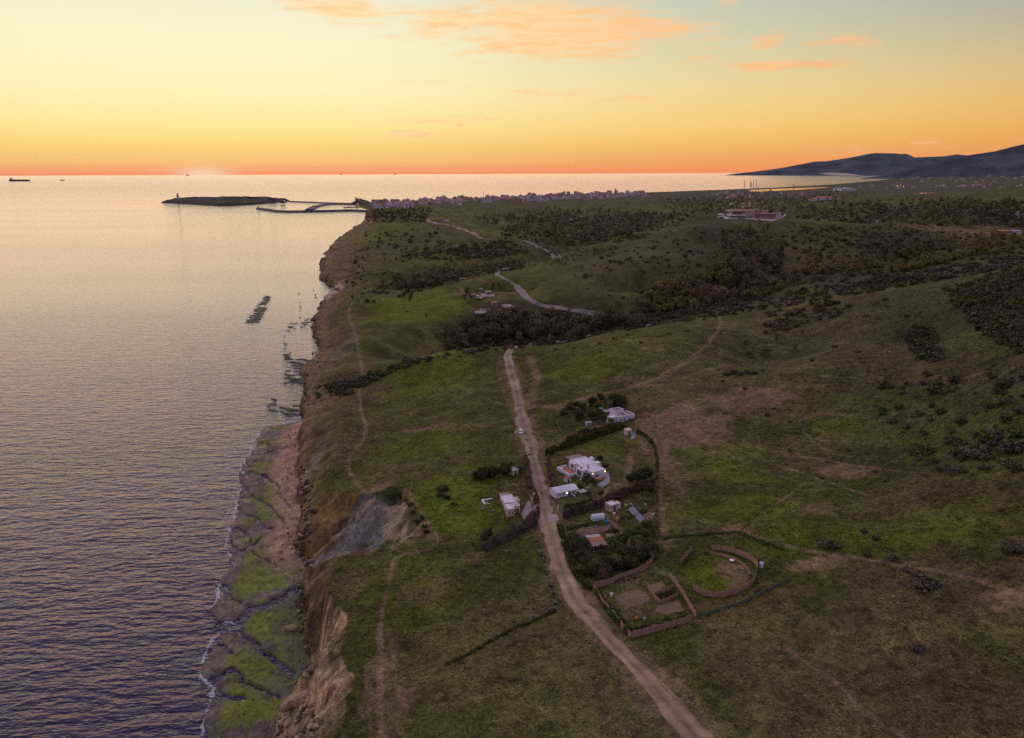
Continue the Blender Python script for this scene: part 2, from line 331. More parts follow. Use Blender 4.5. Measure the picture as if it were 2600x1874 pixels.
# ------------------------------------------------------------------ materials
MATS = {}
def mat(name, col=(.5, .5, .5), rough=0.8, var=0.0, scale=1.0, metallic=0.0, emit=None, spec=0.3, bump=0.0, bscale=8.0):
    """plain procedural material: colour with soft noise variation and fine relief"""
    if name in MATS: return MATS[name]
    m = bpy.data.materials.new(name); m.use_nodes = True; g = NT(m.node_tree); b = m.node_tree.nodes['Principled BSDF']
    b.inputs['Roughness'].default_value = rough; b.inputs['Metallic'].default_value = metallic; b.inputs['Specular IOR Level'].default_value = spec
    if var > 0 or bump > 0:
        tc = g.n('ShaderNodeTexCoord')
        n = g.noise(tc.outputs['Object'], scale, 3, 0.6)
        f = g.maprange(n, 0.3, 0.7, 1 - var, 1 + var)
        c = g.n('ShaderNodeMix', data_type='RGBA', blend_type='MULTIPLY'); c.inputs[0].default_value = 1; c.inputs[6].default_value = (*col, 1)
        cc = g.n('ShaderNodeCombineColor'); [g.link(f, cc.inputs[i]) for i in range(3)]; g.link(cc.outputs[0], c.inputs[7]); g.link(c.outputs[2], b.inputs['Base Color'])
        if bump > 0:
            bp = g.n('ShaderNodeBump'); bp.inputs['Strength'].default_value = bump; bp.inputs['Distance'].default_value = 0.1
            g.link(g.noise(tc.outputs['Object'], bscale, 3), bp.inputs['Height']); g.link(bp.outputs[0], b.inputs['Normal'])
    else: b.inputs['Base Color'].default_value = (*col, 1)
    if emit: b.inputs['Emission Color'].default_value = (*emit[:3], 1); b.inputs['Emission Strength'].default_value = emit[3]
    MATS[name] = m; return m

def attr_mat(name, rough, fine, bump, spec=0.2):
    """ground colour comes from the 'soil' attribute (what grows or lies there), noise adds blades, clods and stones"""
    m = bpy.data.materials.new(name); m.use_nodes = True; g = NT(m.node_tree); b = m.node_tree.nodes['Principled BSDF']
    at = g.n('ShaderNodeAttribute'); at.attribute_name = 'soil'
    ge = g.n('ShaderNodeNewGeometry'); pos = ge.outputs['Position']
    n1 = g.noise(pos, 0.55, 4, 0.7); n2 = g.noise(pos, 0.06, 3, 0.6); n3 = g.noise(pos, 2.2, 2, 0.6)
    f = g.math('MULTIPLY', g.maprange(n1, 0.28, 0.72, 1 - fine, 1 + fine, False), g.math('MULTIPLY', g.maprange(n2, 0.3, 0.7, 0.84, 1.16), g.maprange(n3, 0.3, 0.7, 1 - fine * .7, 1 + fine * .7, False)))
    hs = g.n('ShaderNodeHueSaturation'); g.link(at.outputs['Color'], hs.inputs['Color']); g.link(f, hs.inputs['Value'])
    g.link(g.maprange(n2, 0.25, 0.75, 0.482, 0.518, False), hs.inputs['Hue'])
    g.link(hs.outputs[0], b.inputs['Base Color']); b.inputs['Roughness'].default_value = rough; b.inputs['Specular IOR Level'].default_value = spec
    bp = g.n('ShaderNodeBump'); bp.inputs['Strength'].default_value = bump; bp.inputs['Distance'].default_value = 0.6
    g.link(g.math('ADD', n1, g.math('MULTIPLY', n3, 0.4)), bp.inputs['Height']); g.link(bp.outputs[0], b.inputs['Normal'])
    return m

# ------------------------------------------------------------------ objects
def tag(o, label=None, cat=None, group=None, kind=None):
    for k, v in (('label', label), ('category', cat), ('group', group), ('kind', kind)):
        if v: o[k] = v
    return o
def link(name, me, parent=None, loc=None):
    o = bpy.data.objects.new(name, me); COL.objects.link(o)
    if parent is not None: o.parent = parent
    if loc is not None: o.location = loc
    return o
def fast_mesh(name, verts, quads, smooth=True, mats=()):
    me = bpy.data.meshes.new(name); verts = np.asarray(verts, np.float32); quads = np.asarray(quads, np.int32); k = quads.shape[1]
    me.vertices.add(len(verts)); me.vertices.foreach_set('co', verts.ravel())
    me.loops.add(quads.size); me.loops.foreach_set('vertex_index', quads.ravel())
    me.polygons.add(len(quads)); me.polygons.foreach_set('loop_start', np.arange(0, quads.size, k, dtype=np.int32))
    me.polygons.foreach_set('use_smooth', np.full(len(quads), smooth))
    for m in mats: me.materials.append(m)
    me.update(calc_edges=True); return me
def col_attr(me, name, rgb):
    a = me.attributes.new(name, 'FLOAT_COLOR', 'POINT'); c = np.ones((len(rgb), 4), np.float32); c[:, :3] = rgb
    a.data.foreach_set('color', c.ravel())

# ------------------------------------------------------------------ ground
NC, NR = 700, 940
rows = np.concatenate([np.geomspace(70, 1500, 700, endpoint=False), np.geomspace(1500, 26000, NR - 700)])
cols = np.linspace(-0.47, 0.93, NC)
UU, VV = np.meshgrid(cols, rows); TX = (UU * (VV + 60)).ravel(); TY = VV.ravel()
TH, LANDM, STRIPM, TT, REEFM = H(TX, TY, True)

_lr = np.arange(NR)
def Hg(x, y):
    """height read off the built ground mesh (fast)"""
    x = np.atleast_1d(np.asarray(x, float)); y = np.atleast_1d(np.asarray(y, float))
    r = np.interp(y, rows, _lr); c = np.clip((x / (y + 60) - cols[0]) / (cols[1] - cols[0]), 0, NC - 1.001)
    r0 = np.minimum(r.astype(int), NR - 2); c0 = c.astype(int); fr = r - r0; fc = c - c0; k = r0 * NC + c0
    return (TH[k] * (1 - fc) + TH[k + 1] * fc) * (1 - fr) + (TH[k + NC] * (1 - fc) + TH[k + NC + 1] * fc) * fr
_ts = np.geomspace(120, 26000, 700)
def on_ground(pts):
    """photo pixels -> points on the ground (first hit of the ray)"""
    pts = np.asarray(pts, float); out = np.zeros((len(pts), 3))
    for i0 in range(0, len(pts), 400):
        d = np.array([ray(px, py) for px, py in pts[i0:i0 + 400]])
        h = np.maximum(Hg((d[:, :1] * _ts).ravel(), (d[:, 1:2] * _ts).ravel()), 0).reshape(len(d), -1)
        hit = (CAM_H + d[:, 2:] * _ts) <= h; k = np.where(hit.any(1), hit.argmax(1), len(_ts) - 1)
        lo, hi = _ts[np.maximum(k - 1, 0)], _ts[k]
        for _ in range(12):
            mid = (lo + hi) / 2; below = CAM_H + d[:, 2] * mid <= np.maximum(Hg(d[:, 0] * mid, d[:, 1] * mid), 0)
            hi = np.where(below, mid, hi); lo = np.where(below, lo, mid)
        out[i0:i0 + 400] = np.stack([d[:, 0] * hi, d[:, 1] * hi, np.maximum(Hg(d[:, 0] * hi, d[:, 1] * hi), 0)], 1)
    return out
def blob(px, py, rx, ry):
    """soft patch of ground round a photo pixel, as a world-space ellipse"""
    c = G(px, py); t = math.sqrt(c.x ** 2 + c.y ** 2 + (CAM_H - c.z) ** 2)
    wx = rx * t / FPX; wy = ry * t / FPX / max(0.03, (CAM_H - c.z) / t)
    return c.x, c.y, wx, wy
def patch_mask(lst, seed=0, ns=1.0):
    m = np.zeros(len(TX))
    for (px, py, rx, ry, st) in lst:
        cx, cy, wx, wy = blob(px, py, rx, ry)
        k = np.where((np.abs(TX - cx) < 1.6 * wx) & (np.abs(TY - cy) < 1.6 * wy))[0]
        q = ((TX[k] - cx) / wx) ** 2 + ((TY[k] - cy) / wy) ** 2
        s = min(wx, wy) * 0.5 * ns
        v = (1 - np.sqrt(q)) * 1.3 + fbm(TX[k] / s, TY[k] / s, 100 + seed, 4) * 0.95
        m[k] = np.maximum(m[k], sstep(0.0, 0.55, v) * st)
    return m
def line_mask(lst, seed=0, rag=0.5):
    m = np.zeros(len(TX))
    for (pts, w, st) in lst:
        L = [(p.x, p.y) for p in GL(pts)]; ax = np.array(L)
        lo, hi = ax.min(0) - 4 * w - 4, ax.max(0) + 4 * w + 4
        k = np.where((TX > lo[0]) & (TX < hi[0]) & (TY > lo[1]) & (TY < hi[1]))[0]
        d = dist_poly(TX[k], TY[k], L) + fbm(TX[k] / (w * 2.2), TY[k] / (w * 2.2), 200 + seed, 3) * w * rag
        cell = np.maximum(0.25, 0.0012 * TY[k])
        m[k] = np.maximum(m[k], (1 - sstep(w * 0.5 - cell * 0.5, w * 0.5 + cell + w * 0.25, d)) * st)
    return m
def mixc(c, m, col):
    col = np.asarray(col, float); m = m[:, None]
    return c * (1 - m) + col * m
GREEN = np.array([.060, .068, .013]); GREEN2 = np.array([.086, .088, .020]); LUSH = np.array([.106, .136, .010]); DRY = np.array([.118, .085, .036]); DIRT = np.array([.27, .168, .10])
TAN = np.array([.40, .27, .15]); BROWN = np.array([.175, .112, .058]); CLAY = np.array([.165, .145, .130]); OCHRE = np.array([.33, .19, .07])

def paint():
    n1 = fbm(TX / 45, TY / 45, 301, 4); n2 = fbm(TX / 8, TY / 8, 311, 3); n3 = fbm(TX / 160, TY / 160, 321, 3); n4 = fbm(TX / 2.2, TY / 2.2, 331, 2)
    c = GREEN + (GREEN2 - GREEN) * sstep(-.4, .4, n1)[:, None]
    dry = sstep(-0.05, 0.75, n3 * 0.9 + n2 * 0.7 + n1 * 0.5 - 0.05) * 0.75
    dry = np.maximum(dry, sstep(0.25, 0.6, n2 + 0.6 * n4) * 0.5)
    # drier fields and hillsides
    dry = np.maximum(dry, patch_mask([(2250, 1720, 420, 190, .85), (1900, 1560, 200, 90, .6), (2450, 1480, 260, 90, .75), (2350, 1250, 260, 60, .6), (1900, 1200, 180, 40, .45), (1130, 1680, 240, 140, .55), (1340, 1560, 160, 90, .5), (1200, 1720, 170, 70, .5),
                                        (2080, 800, 150, 60, .8), (2250, 900, 160, 70, .7), (1650, 690, 190, 60, .55), (1950, 670, 160, 40, .55), (2100, 630, 300, 40, .5), (900, 1010, 90, 80, .75), (860, 1130, 70, 60, .8), (950, 1080, 70, 50, .5), (980, 1220, 60, 40, .55),
                                        (870, 830, 60, 60, .6), (900, 920, 70, 45, .7), (880, 700, 60, 40, .6), (1000, 640, 90, 20, .45), (1700, 590, 160, 30, .45), (1650, 780, 120, 40, .5), (2200, 740, 60, 80, .5), (1780, 1000, 160, 60, .5), (1200, 1080, 120, 30, .35), (1180, 1010, 90, 40, .3), (1340, 960, 40, 60, .3)], 1))
    c = mixc(c, dry, DRY)
    lush = patch_mask([(1150, 1240, 130, 60, .9), (1180, 1320, 120, 50, .8), (1100, 940, 150, 50, .55), (1080, 1130, 130, 50, .55), (1050, 770, 150, 40, .75), (1180, 700, 60, 24, .55), (960, 590, 110, 22, .7), (1530, 1120, 110, 40, .5), (1800, 1460, 60, 50, .9), (1060, 1440, 90, 30, .6), (1130, 640, 110, 22, .5),
                       (1500, 930, 130, 40, .5), (2500, 1090, 140, 80, .55), (2250, 1080, 160, 60, .6), (1850, 1180, 160, 60, .55), (1850, 1300, 150, 50, .5), (2050, 1370, 180, 40, .45), (1080, 1560, 150, 40, .3), (1000, 1470, 110, 60, .4), (2300, 1350, 250, 40, .45), (1620, 870, 160, 30, .4), (1400, 590, 200, 14, .4), (1250, 545, 220, 10, .5), (1600, 540, 160, 8, .4), (2560, 860, 80, 60, .6)], 2)
    c = mixc(c, lush * 0.85, LUSH)
    # bare, trodden or eroded soil
    bare = patch_mask([(1760, 1075, 110, 60, .8), (1660, 1120, 40, 60, .75), (1900, 1010, 110, 26, .6), (1690, 1190, 26, 90, .45), (2150, 1195, 70, 30, .55), (2090, 1430, 90, 20, .7), (1860, 1345, 40, 26, .5), (2570, 1520, 70, 20, .6), (1860, 1450, 50, 45, .75), (2080, 1290, 40, 18, .4), (1560, 965, 40, 12, .45),
                       (1060, 1090, 50, 6, .8), (960, 1240, 30, 26, .7), (990, 1660, 20, 40, .5), (960, 1720, 40, 60, .55), (1010, 1800, 36, 70, .55), (930, 1790, 26, 60, .55), (880, 1480, 40, 40, .35), (1290, 1395, 12, 5, .9), (1490, 1540, 30, 60, .45), (1120, 710, 60, 6, .6), (1640, 870, 60, 20, .35), (2050, 660, 60, 20, .4), (2420, 590, 150, 7, .6), (2550, 586, 60, 8, .8), (1250, 787, 60, 8, .4), (1180, 880, 40, 20, .0)], 3)
    c = mixc(c, bare * 0.85, DIRT * np.array([.88, .84, .86]))
    # darker ground under the woods and along the gullies
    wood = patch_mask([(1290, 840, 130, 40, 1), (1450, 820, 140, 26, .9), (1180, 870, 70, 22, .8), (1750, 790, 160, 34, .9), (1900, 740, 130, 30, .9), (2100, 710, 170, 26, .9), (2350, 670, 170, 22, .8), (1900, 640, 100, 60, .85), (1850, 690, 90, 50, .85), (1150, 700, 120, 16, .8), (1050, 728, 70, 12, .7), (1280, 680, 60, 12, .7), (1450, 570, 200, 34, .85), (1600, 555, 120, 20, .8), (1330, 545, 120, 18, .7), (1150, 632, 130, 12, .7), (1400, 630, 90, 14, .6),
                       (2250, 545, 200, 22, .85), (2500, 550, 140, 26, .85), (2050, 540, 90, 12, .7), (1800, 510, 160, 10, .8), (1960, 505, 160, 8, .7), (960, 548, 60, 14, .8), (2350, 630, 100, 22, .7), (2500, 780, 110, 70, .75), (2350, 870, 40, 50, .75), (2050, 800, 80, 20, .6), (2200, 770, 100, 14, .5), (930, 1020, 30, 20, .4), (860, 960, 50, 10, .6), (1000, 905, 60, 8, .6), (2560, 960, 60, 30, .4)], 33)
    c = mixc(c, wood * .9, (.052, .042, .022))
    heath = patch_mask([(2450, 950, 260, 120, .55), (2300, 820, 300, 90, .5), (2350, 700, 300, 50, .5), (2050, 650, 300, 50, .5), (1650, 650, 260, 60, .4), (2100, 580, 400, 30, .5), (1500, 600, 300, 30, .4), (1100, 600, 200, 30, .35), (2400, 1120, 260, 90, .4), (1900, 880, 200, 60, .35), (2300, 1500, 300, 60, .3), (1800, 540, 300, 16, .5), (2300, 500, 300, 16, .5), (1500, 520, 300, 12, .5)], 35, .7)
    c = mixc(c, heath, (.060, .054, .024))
    # foot paths and wheel tracks
    tracks = [([(1800, 1905), (1690, 1780), (1536, 1616), (1456, 1522), (1421, 1433), (1397, 1353), (1383, 1284), (1367, 1215), (1352, 1155), (1334, 1098), (1312, 997), (1289, 912)], 11, .5), ([(970, 1874), (962, 1790), (965, 1700), (963, 1600), (975, 1530), (990, 1460), (1000, 1415)], 1.7, .9), ([(1000, 1415), (1050, 1404), (1085, 1396), (1110, 1372), (1100, 1345), (1080, 1318), (1050, 1270), (1040, 1250), (1012, 1240), (985, 1248), (950, 1262), (935, 1275)], 1.0, .85),
              ([(930, 1262), (905, 1225), (880, 1180), (892, 1150), (922, 1115), (928, 1080), (915, 1040), (912, 1010), (915, 970), (920, 940), (912, 900), (905, 860), (890, 820), (885, 790), (895, 770), (915, 762)], 1.7, .85), ([(940, 1262), (900, 1310), (860, 1360), (835, 1390)], 3.0, .6),
              ([(915, 762), (880, 770), (820, 778)], 1.2, .6), ([(950, 748), (940, 725), (935, 710)], 1.5, .6), ([(960, 690), (930, 670), (900, 660)], 1.2, .5), ([(1000, 1720), (1015, 1760), (1030, 1790)], 1.0, .6), ([(985, 1600), (1000, 1680), (1004, 1720)], .8, .5), ([(925, 1690), (930, 1750), (935, 1820), (945, 1874)], .7, .55),
              ([(1325, 1030), (1400, 1030), (1450, 1022), (1520, 1000), (1600, 985), (1660, 965), (1740, 920), (1800, 870), (1830, 820), (1826, 800)], 1.8, .85), ([(1600, 985), (1700, 975), (1760, 950), (1830, 930)], 1.4, .5), ([(1520, 1005), (1620, 975), (1700, 950), (1780, 900)], 1.2, .6), ([(1340, 1032), (1430, 1036), (1480, 1030)], 4.0, .6),
              ([(1620, 1070), (1680, 1055), (1760, 1040), (1850, 1015), (1930, 992)], 4.0, .7), ([(1620, 1090), (1650, 1115), (1670, 1160), (1674, 1240), (1680, 1330), (1690, 1365)], 2.2, .6), ([(1740, 1080), (1830, 1110), (1930, 1140), (2080, 1165), (2200, 1185), (2320, 1200)], 1.2, .7), ([(1770, 1090), (1900, 1150), (2050, 1205), (2150, 1240), (2240, 1270)], 1.2, .7),
              ([(1800, 1100), (1950, 1130), (2100, 1170), (2240, 1190)], .9, .5), ([(1740, 1090), (1880, 1170), (2000, 1215)], .9, .4), ([(1960, 1135), (2100, 1140)], .9, .4), ([(2060, 1210), (2000, 1260), (1920, 1320), (1895, 1360)], 1.3, .35), ([(1680, 1375), (1780, 1350), (1880, 1345), (1930, 1370), (2060, 1400), (2200, 1420), (2350, 1445), (2480, 1470), (2600, 1510)], 2.0, .6),
              ([(1930, 985), (1965, 1010), (1990, 1035), (2020, 1060), (2060, 1120), (2110, 1150), (2160, 1160)], 1.6, .45), ([(2000, 1650), (2060, 1690), (2110, 1725), (2150, 1760), (2200, 1810), (2290, 1870)], 1.3, .6), ([(1500, 1505), (1560, 1600), (1600, 1650), (1660, 1700)], 3.5, .4), ([(1010, 1040), (1080, 1065), (1180, 1080), (1310, 1085)], 1.2, .5), ([(1130, 960), (1200, 1000), (1280, 1030), (1310, 1040)], .9, .4),
              ([(1270, 900), (1262, 940), (1280, 985), (1290, 1030)], 1.2, .5), ([(1345, 1874), (1420, 1830), (1500, 1810), (1560, 1815)], 0.1, 0), ([(1450, 1560), (1410, 1600), (1380, 1640)], .9, .4), ([(1110, 1690), (1050, 1740), (1000, 1772)], .8, .25), ([(1110, 1420), (1060, 1470), (1010, 1500)], .8, .4), ([(1570, 1300), (1560, 1330), (1590, 1360), (1605, 1390)], 1.3, .9), ([(1530, 1280), (1535, 1305), (1570, 1345)], 1.2, .8),
              ([(1510, 1278), (1545, 1240), (1590, 1220), (1600, 1170), (1605, 1140)], 2.2, .65), ([(1172, 735), (1180, 750), (1200, 748)], 2, .8), ([(1120, 712), (1180, 712), (1230, 714)], 2.5, .6), ([(1230, 765), (1280, 750), (1310, 742)], 2.2, .8), ([(1345, 905), (1365, 960), (1350, 1000), (1345, 1030)], 5, .55), ([(960, 560), (990, 548), (1050, 545)], 3, .5), ([(1480, 530), (1505, 548)], 3, .8), ([(1595, 545), (1650, 530), (1690, 525)], 3, .5), ([(2330, 580), (2420, 592), (2520, 594), (2600, 588)], 3.5, .8)]
    c = mixc(c, np.clip(line_mask([(p, w * .8, st * .8) for p, w, st in tracks], 4), 0, 1), DIRT * .9)
    # tilled beds in the walled garden
    till = patch_mask([(1600, 1518, 44, 22, .95), (1668, 1487, 24, 13, .95), (1690, 1540, 40, 22, .9), (1500, 1342, 50, 16, .9), (1640, 1310, 30, 16, .8), (1590, 1475, 38, 12, .7), (1590, 1560, 60, 14, .5)], 6, .5)
    c = mixc(c, till, (.17, .11, .07))
    # cliffs: tan rock near the camera, brown scrubby slopes further on, grey clay in the slip
    s = STRIPM.astype(float) * sstep(-.2, .18, 0.5 * (1 - TT) + 0.5 * n2 * 0.5 + .0)
    rk = np.where(TY[:, None] < 214, TAN, BROWN) * (1 + 0.35 * n2 + 0.35 * n4)[:, None]
    gy, gx = np.gradient(TH.reshape(NR, NC), axis=0), None
    far_slope = sstep(214, 300, TY)
    grassy = sstep(-0.15, 0.35, n2 + n1 * .6 + (TT - 0.55) * 1.4)
    c = mixc(c, s * (1 - far_slope * grassy * 0.75), rk) if False else c * (1 - (s * (1 - far_slope * grassy * .75))[:, None]) + rk * (s * (1 - far_slope * grassy * .75))[:, None]
    slip = patch_mask([(920, 1350, 90, 48, .95), (855, 1402, 60, 24, .9), (980, 1335, 50, 40, .7)], 7, .6) * STRIPM
    strat = np.sin((TX * 0.75 - TY * 0.65) / 1.6 + n2 * 3) * 0.5 + 0.5
    crk = (1 - sstep(.0, .07, np.abs(fbm(TX / 3.2, TY / 3.2, 541, 3)))) * STRIPM * (1 - far_slope); c = c * (1 - .55 * crk)[:, None] * (1 + .35 * np.round(fbm(TX / 2.6, TY / 2.6, 551, 2) * 3)[:, None] / 3 * (STRIPM * (1 - far_slope))[:, None])
    c = c * (1 - slip[:, None]) + (CLAY * (0.75 + 0.5 * strat)[:, None]) * slip[:, None]
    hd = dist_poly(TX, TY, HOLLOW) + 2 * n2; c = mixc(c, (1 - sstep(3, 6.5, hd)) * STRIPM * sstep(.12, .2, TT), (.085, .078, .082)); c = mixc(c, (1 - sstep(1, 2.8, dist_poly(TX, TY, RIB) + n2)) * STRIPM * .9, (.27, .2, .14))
    c = mixc(c, patch_mask([(1000, 1310, 36, 36, .8), (1030, 1355, 40, 26, .75)], 8) * STRIPM, (.34, .25, .16))
    c = mixc(c, patch_mask([(930, 1385, 30, 8, .9), (985, 1385, 34, 9, .9), (985, 1262, 40, 14, .9), (1075, 1375, 30, 22, .9), (1050, 1300, 16, 40, .8), (960, 1400, 50, 6, .8)], 9) * STRIPM, (.055, .07, .02))
    c = mixc(c, patch_mask([(820, 1310, 60, 50, .75), (800, 1370, 45, 40, .85), (860, 1290, 50, 25, .6)], 10) * STRIPM, OCHRE * .62)
    c = mixc(c, patch_mask([(880, 880, 20, 30, .2), (845, 745, 26, 18, .0), (860, 905, 26, 10, .5), (800, 1180, 22, 60, .5)], 11), (.20, .17, .15))
    # sandy cove and the long beach of the bay
    c = mixc(c, patch_mask([(842, 742, 24, 20, 1)], 12), (.40, .27, .20))
    shore_d = np.full(len(TX), 1e9); k = TY > 4000; shore_d[k] = dist_poly(TX[k], TY[k], SHORE)
    c = mixc(c, (1 - sstep(60, 130, shore_d)) * (TX > 900) * LANDM, (.42, .30, .20))
    c = mixc(c, sstep(0.05, .3, fbm(TX / 300, TY / 120, 401, 3)) * sstep(2500, 4000, TY) * .5, (.05, .065, .03))
    c = mixc(c, sstep(0.0, .4, fbm(TX / 500, TY / 200, 411, 3)) * sstep(4500, 7000, TY) * .6, (.16, .16, .07))
    # wind-combed dead grass in long streaks, and tussocks
    al, ac = TX * .80 - TY * .60, TX * .60 + TY * .80
    stre = sstep(.12, .42, fbm(al / 16, ac / 1.5, 431, 3)) * sstep(-.3, .3, n1 + n3) * LANDM * (1 - STRIPM) * (1 - sstep(420, 800, TY)) * sstep(-40, 60, TX - 10)
    c = mixc(c, stre * .5, (.185, .130, .075))
    tus = sstep(.10, .34, fbm(TX / 1.5, TY / 1.5, 441, 2)) * (1 - sstep(300, 520, TY)); c = c * (1 - .38 * tus)[:, None]
    tu2 = sstep(.18, .45, fbm(TX / 5.5, TY / 5.5, 451, 3)) * (1 - sstep(900, 1500, TY)); c = c * (1 - .25 * tu2)[:, None]
    c = mixc(c, sstep(2800, 5000, TY) * .65, (.058, .055, .038))  # far plain dulled with distance: haze painted into the ground colour
    return np.clip(c * 1.14 * (1 + 0.30 * n4 + 0.28 * n2)[:, None], 0.01, 0.8)
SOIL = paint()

def paint_reef():
    n1 = fbm(TX / 9, TY / 9, 501, 4); n2 = fbm(TX / 2.5, TY / 2.5, 511, 3); n3 = fbm(TX / 26, TY / 18, 521, 3)
    c = np.array([.15, .115, .095]) * (1 + .5 * n1 + .4 * n2)[:, None]
    de = np.full(len(TX), 0.0); df = np.full(len(TX), 99.0); k = np.where(REEFM == 1)[0]
    de[k] = dist_poly(TX[k], TY[k], REEF[0][:-6]); df[k] = dist_poly(TX[k], TY[k], FOOT)
    m = np.zeros(len(TX))
    # bare brown ledges outside, weed on the middle, flat wet inner part (orange sky reflection painted in pinkish to the north, grey to the south)
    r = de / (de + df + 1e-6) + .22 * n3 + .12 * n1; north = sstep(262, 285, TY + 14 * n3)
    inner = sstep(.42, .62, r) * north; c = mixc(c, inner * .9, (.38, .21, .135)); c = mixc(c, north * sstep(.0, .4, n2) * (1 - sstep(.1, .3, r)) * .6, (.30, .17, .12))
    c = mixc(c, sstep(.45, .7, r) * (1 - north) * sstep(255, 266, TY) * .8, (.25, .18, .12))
    weed = sstep(.14, .30, r) * (1 - sstep(.52, .80, r) * north * .9) * sstep(-.34, .12, n1 + .8 * n3 + .35 * n2 - .10 * north)
    weed = np.maximum(weed * np.where(north > .5, .85, .95), patch_mask([(640, 1470, 50, 40, .9), (600, 1800, 80, 70, .9), (650, 1700, 80, 60, .8)], 15) * sstep(2, 7, de))
    c = mixc(c, weed, (.140, .158, .014))
    strk = np.sin((TX * .8 - TY * .6) / 1.3 + 4 * n1); c = c * (1 + .16 * strk * north)[:, None]
    grey = patch_mask([(740, 1560, 40, 60, .9), (745, 1680, 45, 70, .95), (690, 1740, 40, 30, .6), (720, 1620, 40, 40, .5)], 16)
    c = mixc(c, grey * .75, (.085, .095, .06)); crk = 1 - sstep(.0, .055, np.abs(fbm(TX / 6.5, TY / 4.5, 531, 3))); c = c * (1 - .6 * crk)[:, None]
    c = mixc(c, (REEFM > 1) * 1.0, (.06, .055, .045)); c = mixc(c, ((REEFM > 1) & (n1 > 0.05)) * .8, (.07, .085, .02))
    wet = sstep(.35, .0, TH) ; c = c * (1 - .45 * wet)[:, None]
    return np.clip(c * (1 + .25 * n2)[:, None], .01, .7)
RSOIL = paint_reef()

def build_ground():
    i = np.arange((NR - 1) * (NC - 1)); r = i // (NC - 1); c = i % (NC - 1); a = r * NC + c
    q = np.stack([a, a + 1, a + NC + 1, a + NC], 1)
    verts = np.stack([TX, TY, TH], 1)
    lm = LANDM[q]; rm = (REEFM[q] > 0)
    isl = lm.any(1); isr = ~isl & rm.any(1)
    for name, sel, soil, m, kind in (('ground', isl, SOIL, attr_mat('ground', .95, .46, 1.0, .08), 'structure'), ('rock_platform', isr, RSOIL, attr_mat('reef', .7, .4, .55, .2), 'structure')):
        qq = q[sel]; u, inv = np.unique(qq, return_inverse=True)
        v = verts[u].copy()
        if name == 'ground': v[:, 2] = np.where(LANDM[u] , v[:, 2], np.where(REEFM[u] > 0, np.minimum(v[:, 2], .5), -1.5))
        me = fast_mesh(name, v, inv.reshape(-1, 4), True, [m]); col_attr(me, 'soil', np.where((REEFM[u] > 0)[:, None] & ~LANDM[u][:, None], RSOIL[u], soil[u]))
        tag(link(name, me), kind=kind)
build_ground()

# ------------------------------------------------------------------ sea
def build_sea():
    m = bpy.data.materials.new('sea_water'); m.use_nodes = True; g = NT(m.node_tree); b = m.node_tree.nodes['Principled BSDF']
    ge = g.n('ShaderNodeNewGeometry')
    def rot(ax, sx, sy):
        mp = g.n('ShaderNodeMapping'); g.link(ge.outputs['Position'], mp.inputs[0]); mp.inputs['Rotation'].default_value = (0, 0, ax); mp.inputs['Scale'].default_value = (sx, sy, 1); return mp.outputs[0]
    v1 = rot(-.22, .17, .40); v2 = rot(-.08, .055, .14); v3 = rot(-.45, .6, 1.1)
    n1 = g.noise(v1, 1.0, 2, .5); n2 = g.noise(v2, 1.0, 2, .5); n3 = g.noise(v3, 1.0, 1, .5)
    hgt = g.math('ADD', g.math('MULTIPLY', n1, 1.0), g.math('ADD', g.math('MULTIPLY', n2, 1.25), g.math('MULTIPLY', n3, .2)))
    bp = g.n('ShaderNodeBump'); bp.inputs['Strength'].default_value = 1.0; g.link(hgt, bp.inputs['Height'])
    sp = g.n('ShaderNodeSeparateXYZ'); g.link(ge.outputs['Position'], sp.inputs[0]); g.link(g.math('ADD', g.maprange(sp.outputs[1], 120, 1000, 1.35, .30), g.maprange(sp.outputs[1], 2200, 9000, 0, 1.3)), bp.inputs['Distance'])   # choppier close inshore
    g.link(bp.outputs[0], b.inputs['Normal'])
    b.inputs['Base Color'].default_value = (.009, .011, .040, 1); b.inputs['IOR'].default_value = 1.36; b.inputs['Specular Tint'].default_value = (.98, .73, 1.0, 1)
    # wind lanes: smoother and rougher belts far out
    lane = g.noise(rot(.12, .0006, .0035), 1.0, 5, .62)
    g.link(g.maprange(lane, .3, .7, .07, .14), b.inputs['Roughness'])
    me = bpy.data.meshes.new('sea'); me.from_pydata([(-70000, -400, 0), (80000, -400, 0), (80000, 70000, 0), (-70000, 70000, 0)], [], [(0, 1, 2, 3)]); me.materials.append(m)
    tag(link('sea', me), kind='structure')
build_sea()
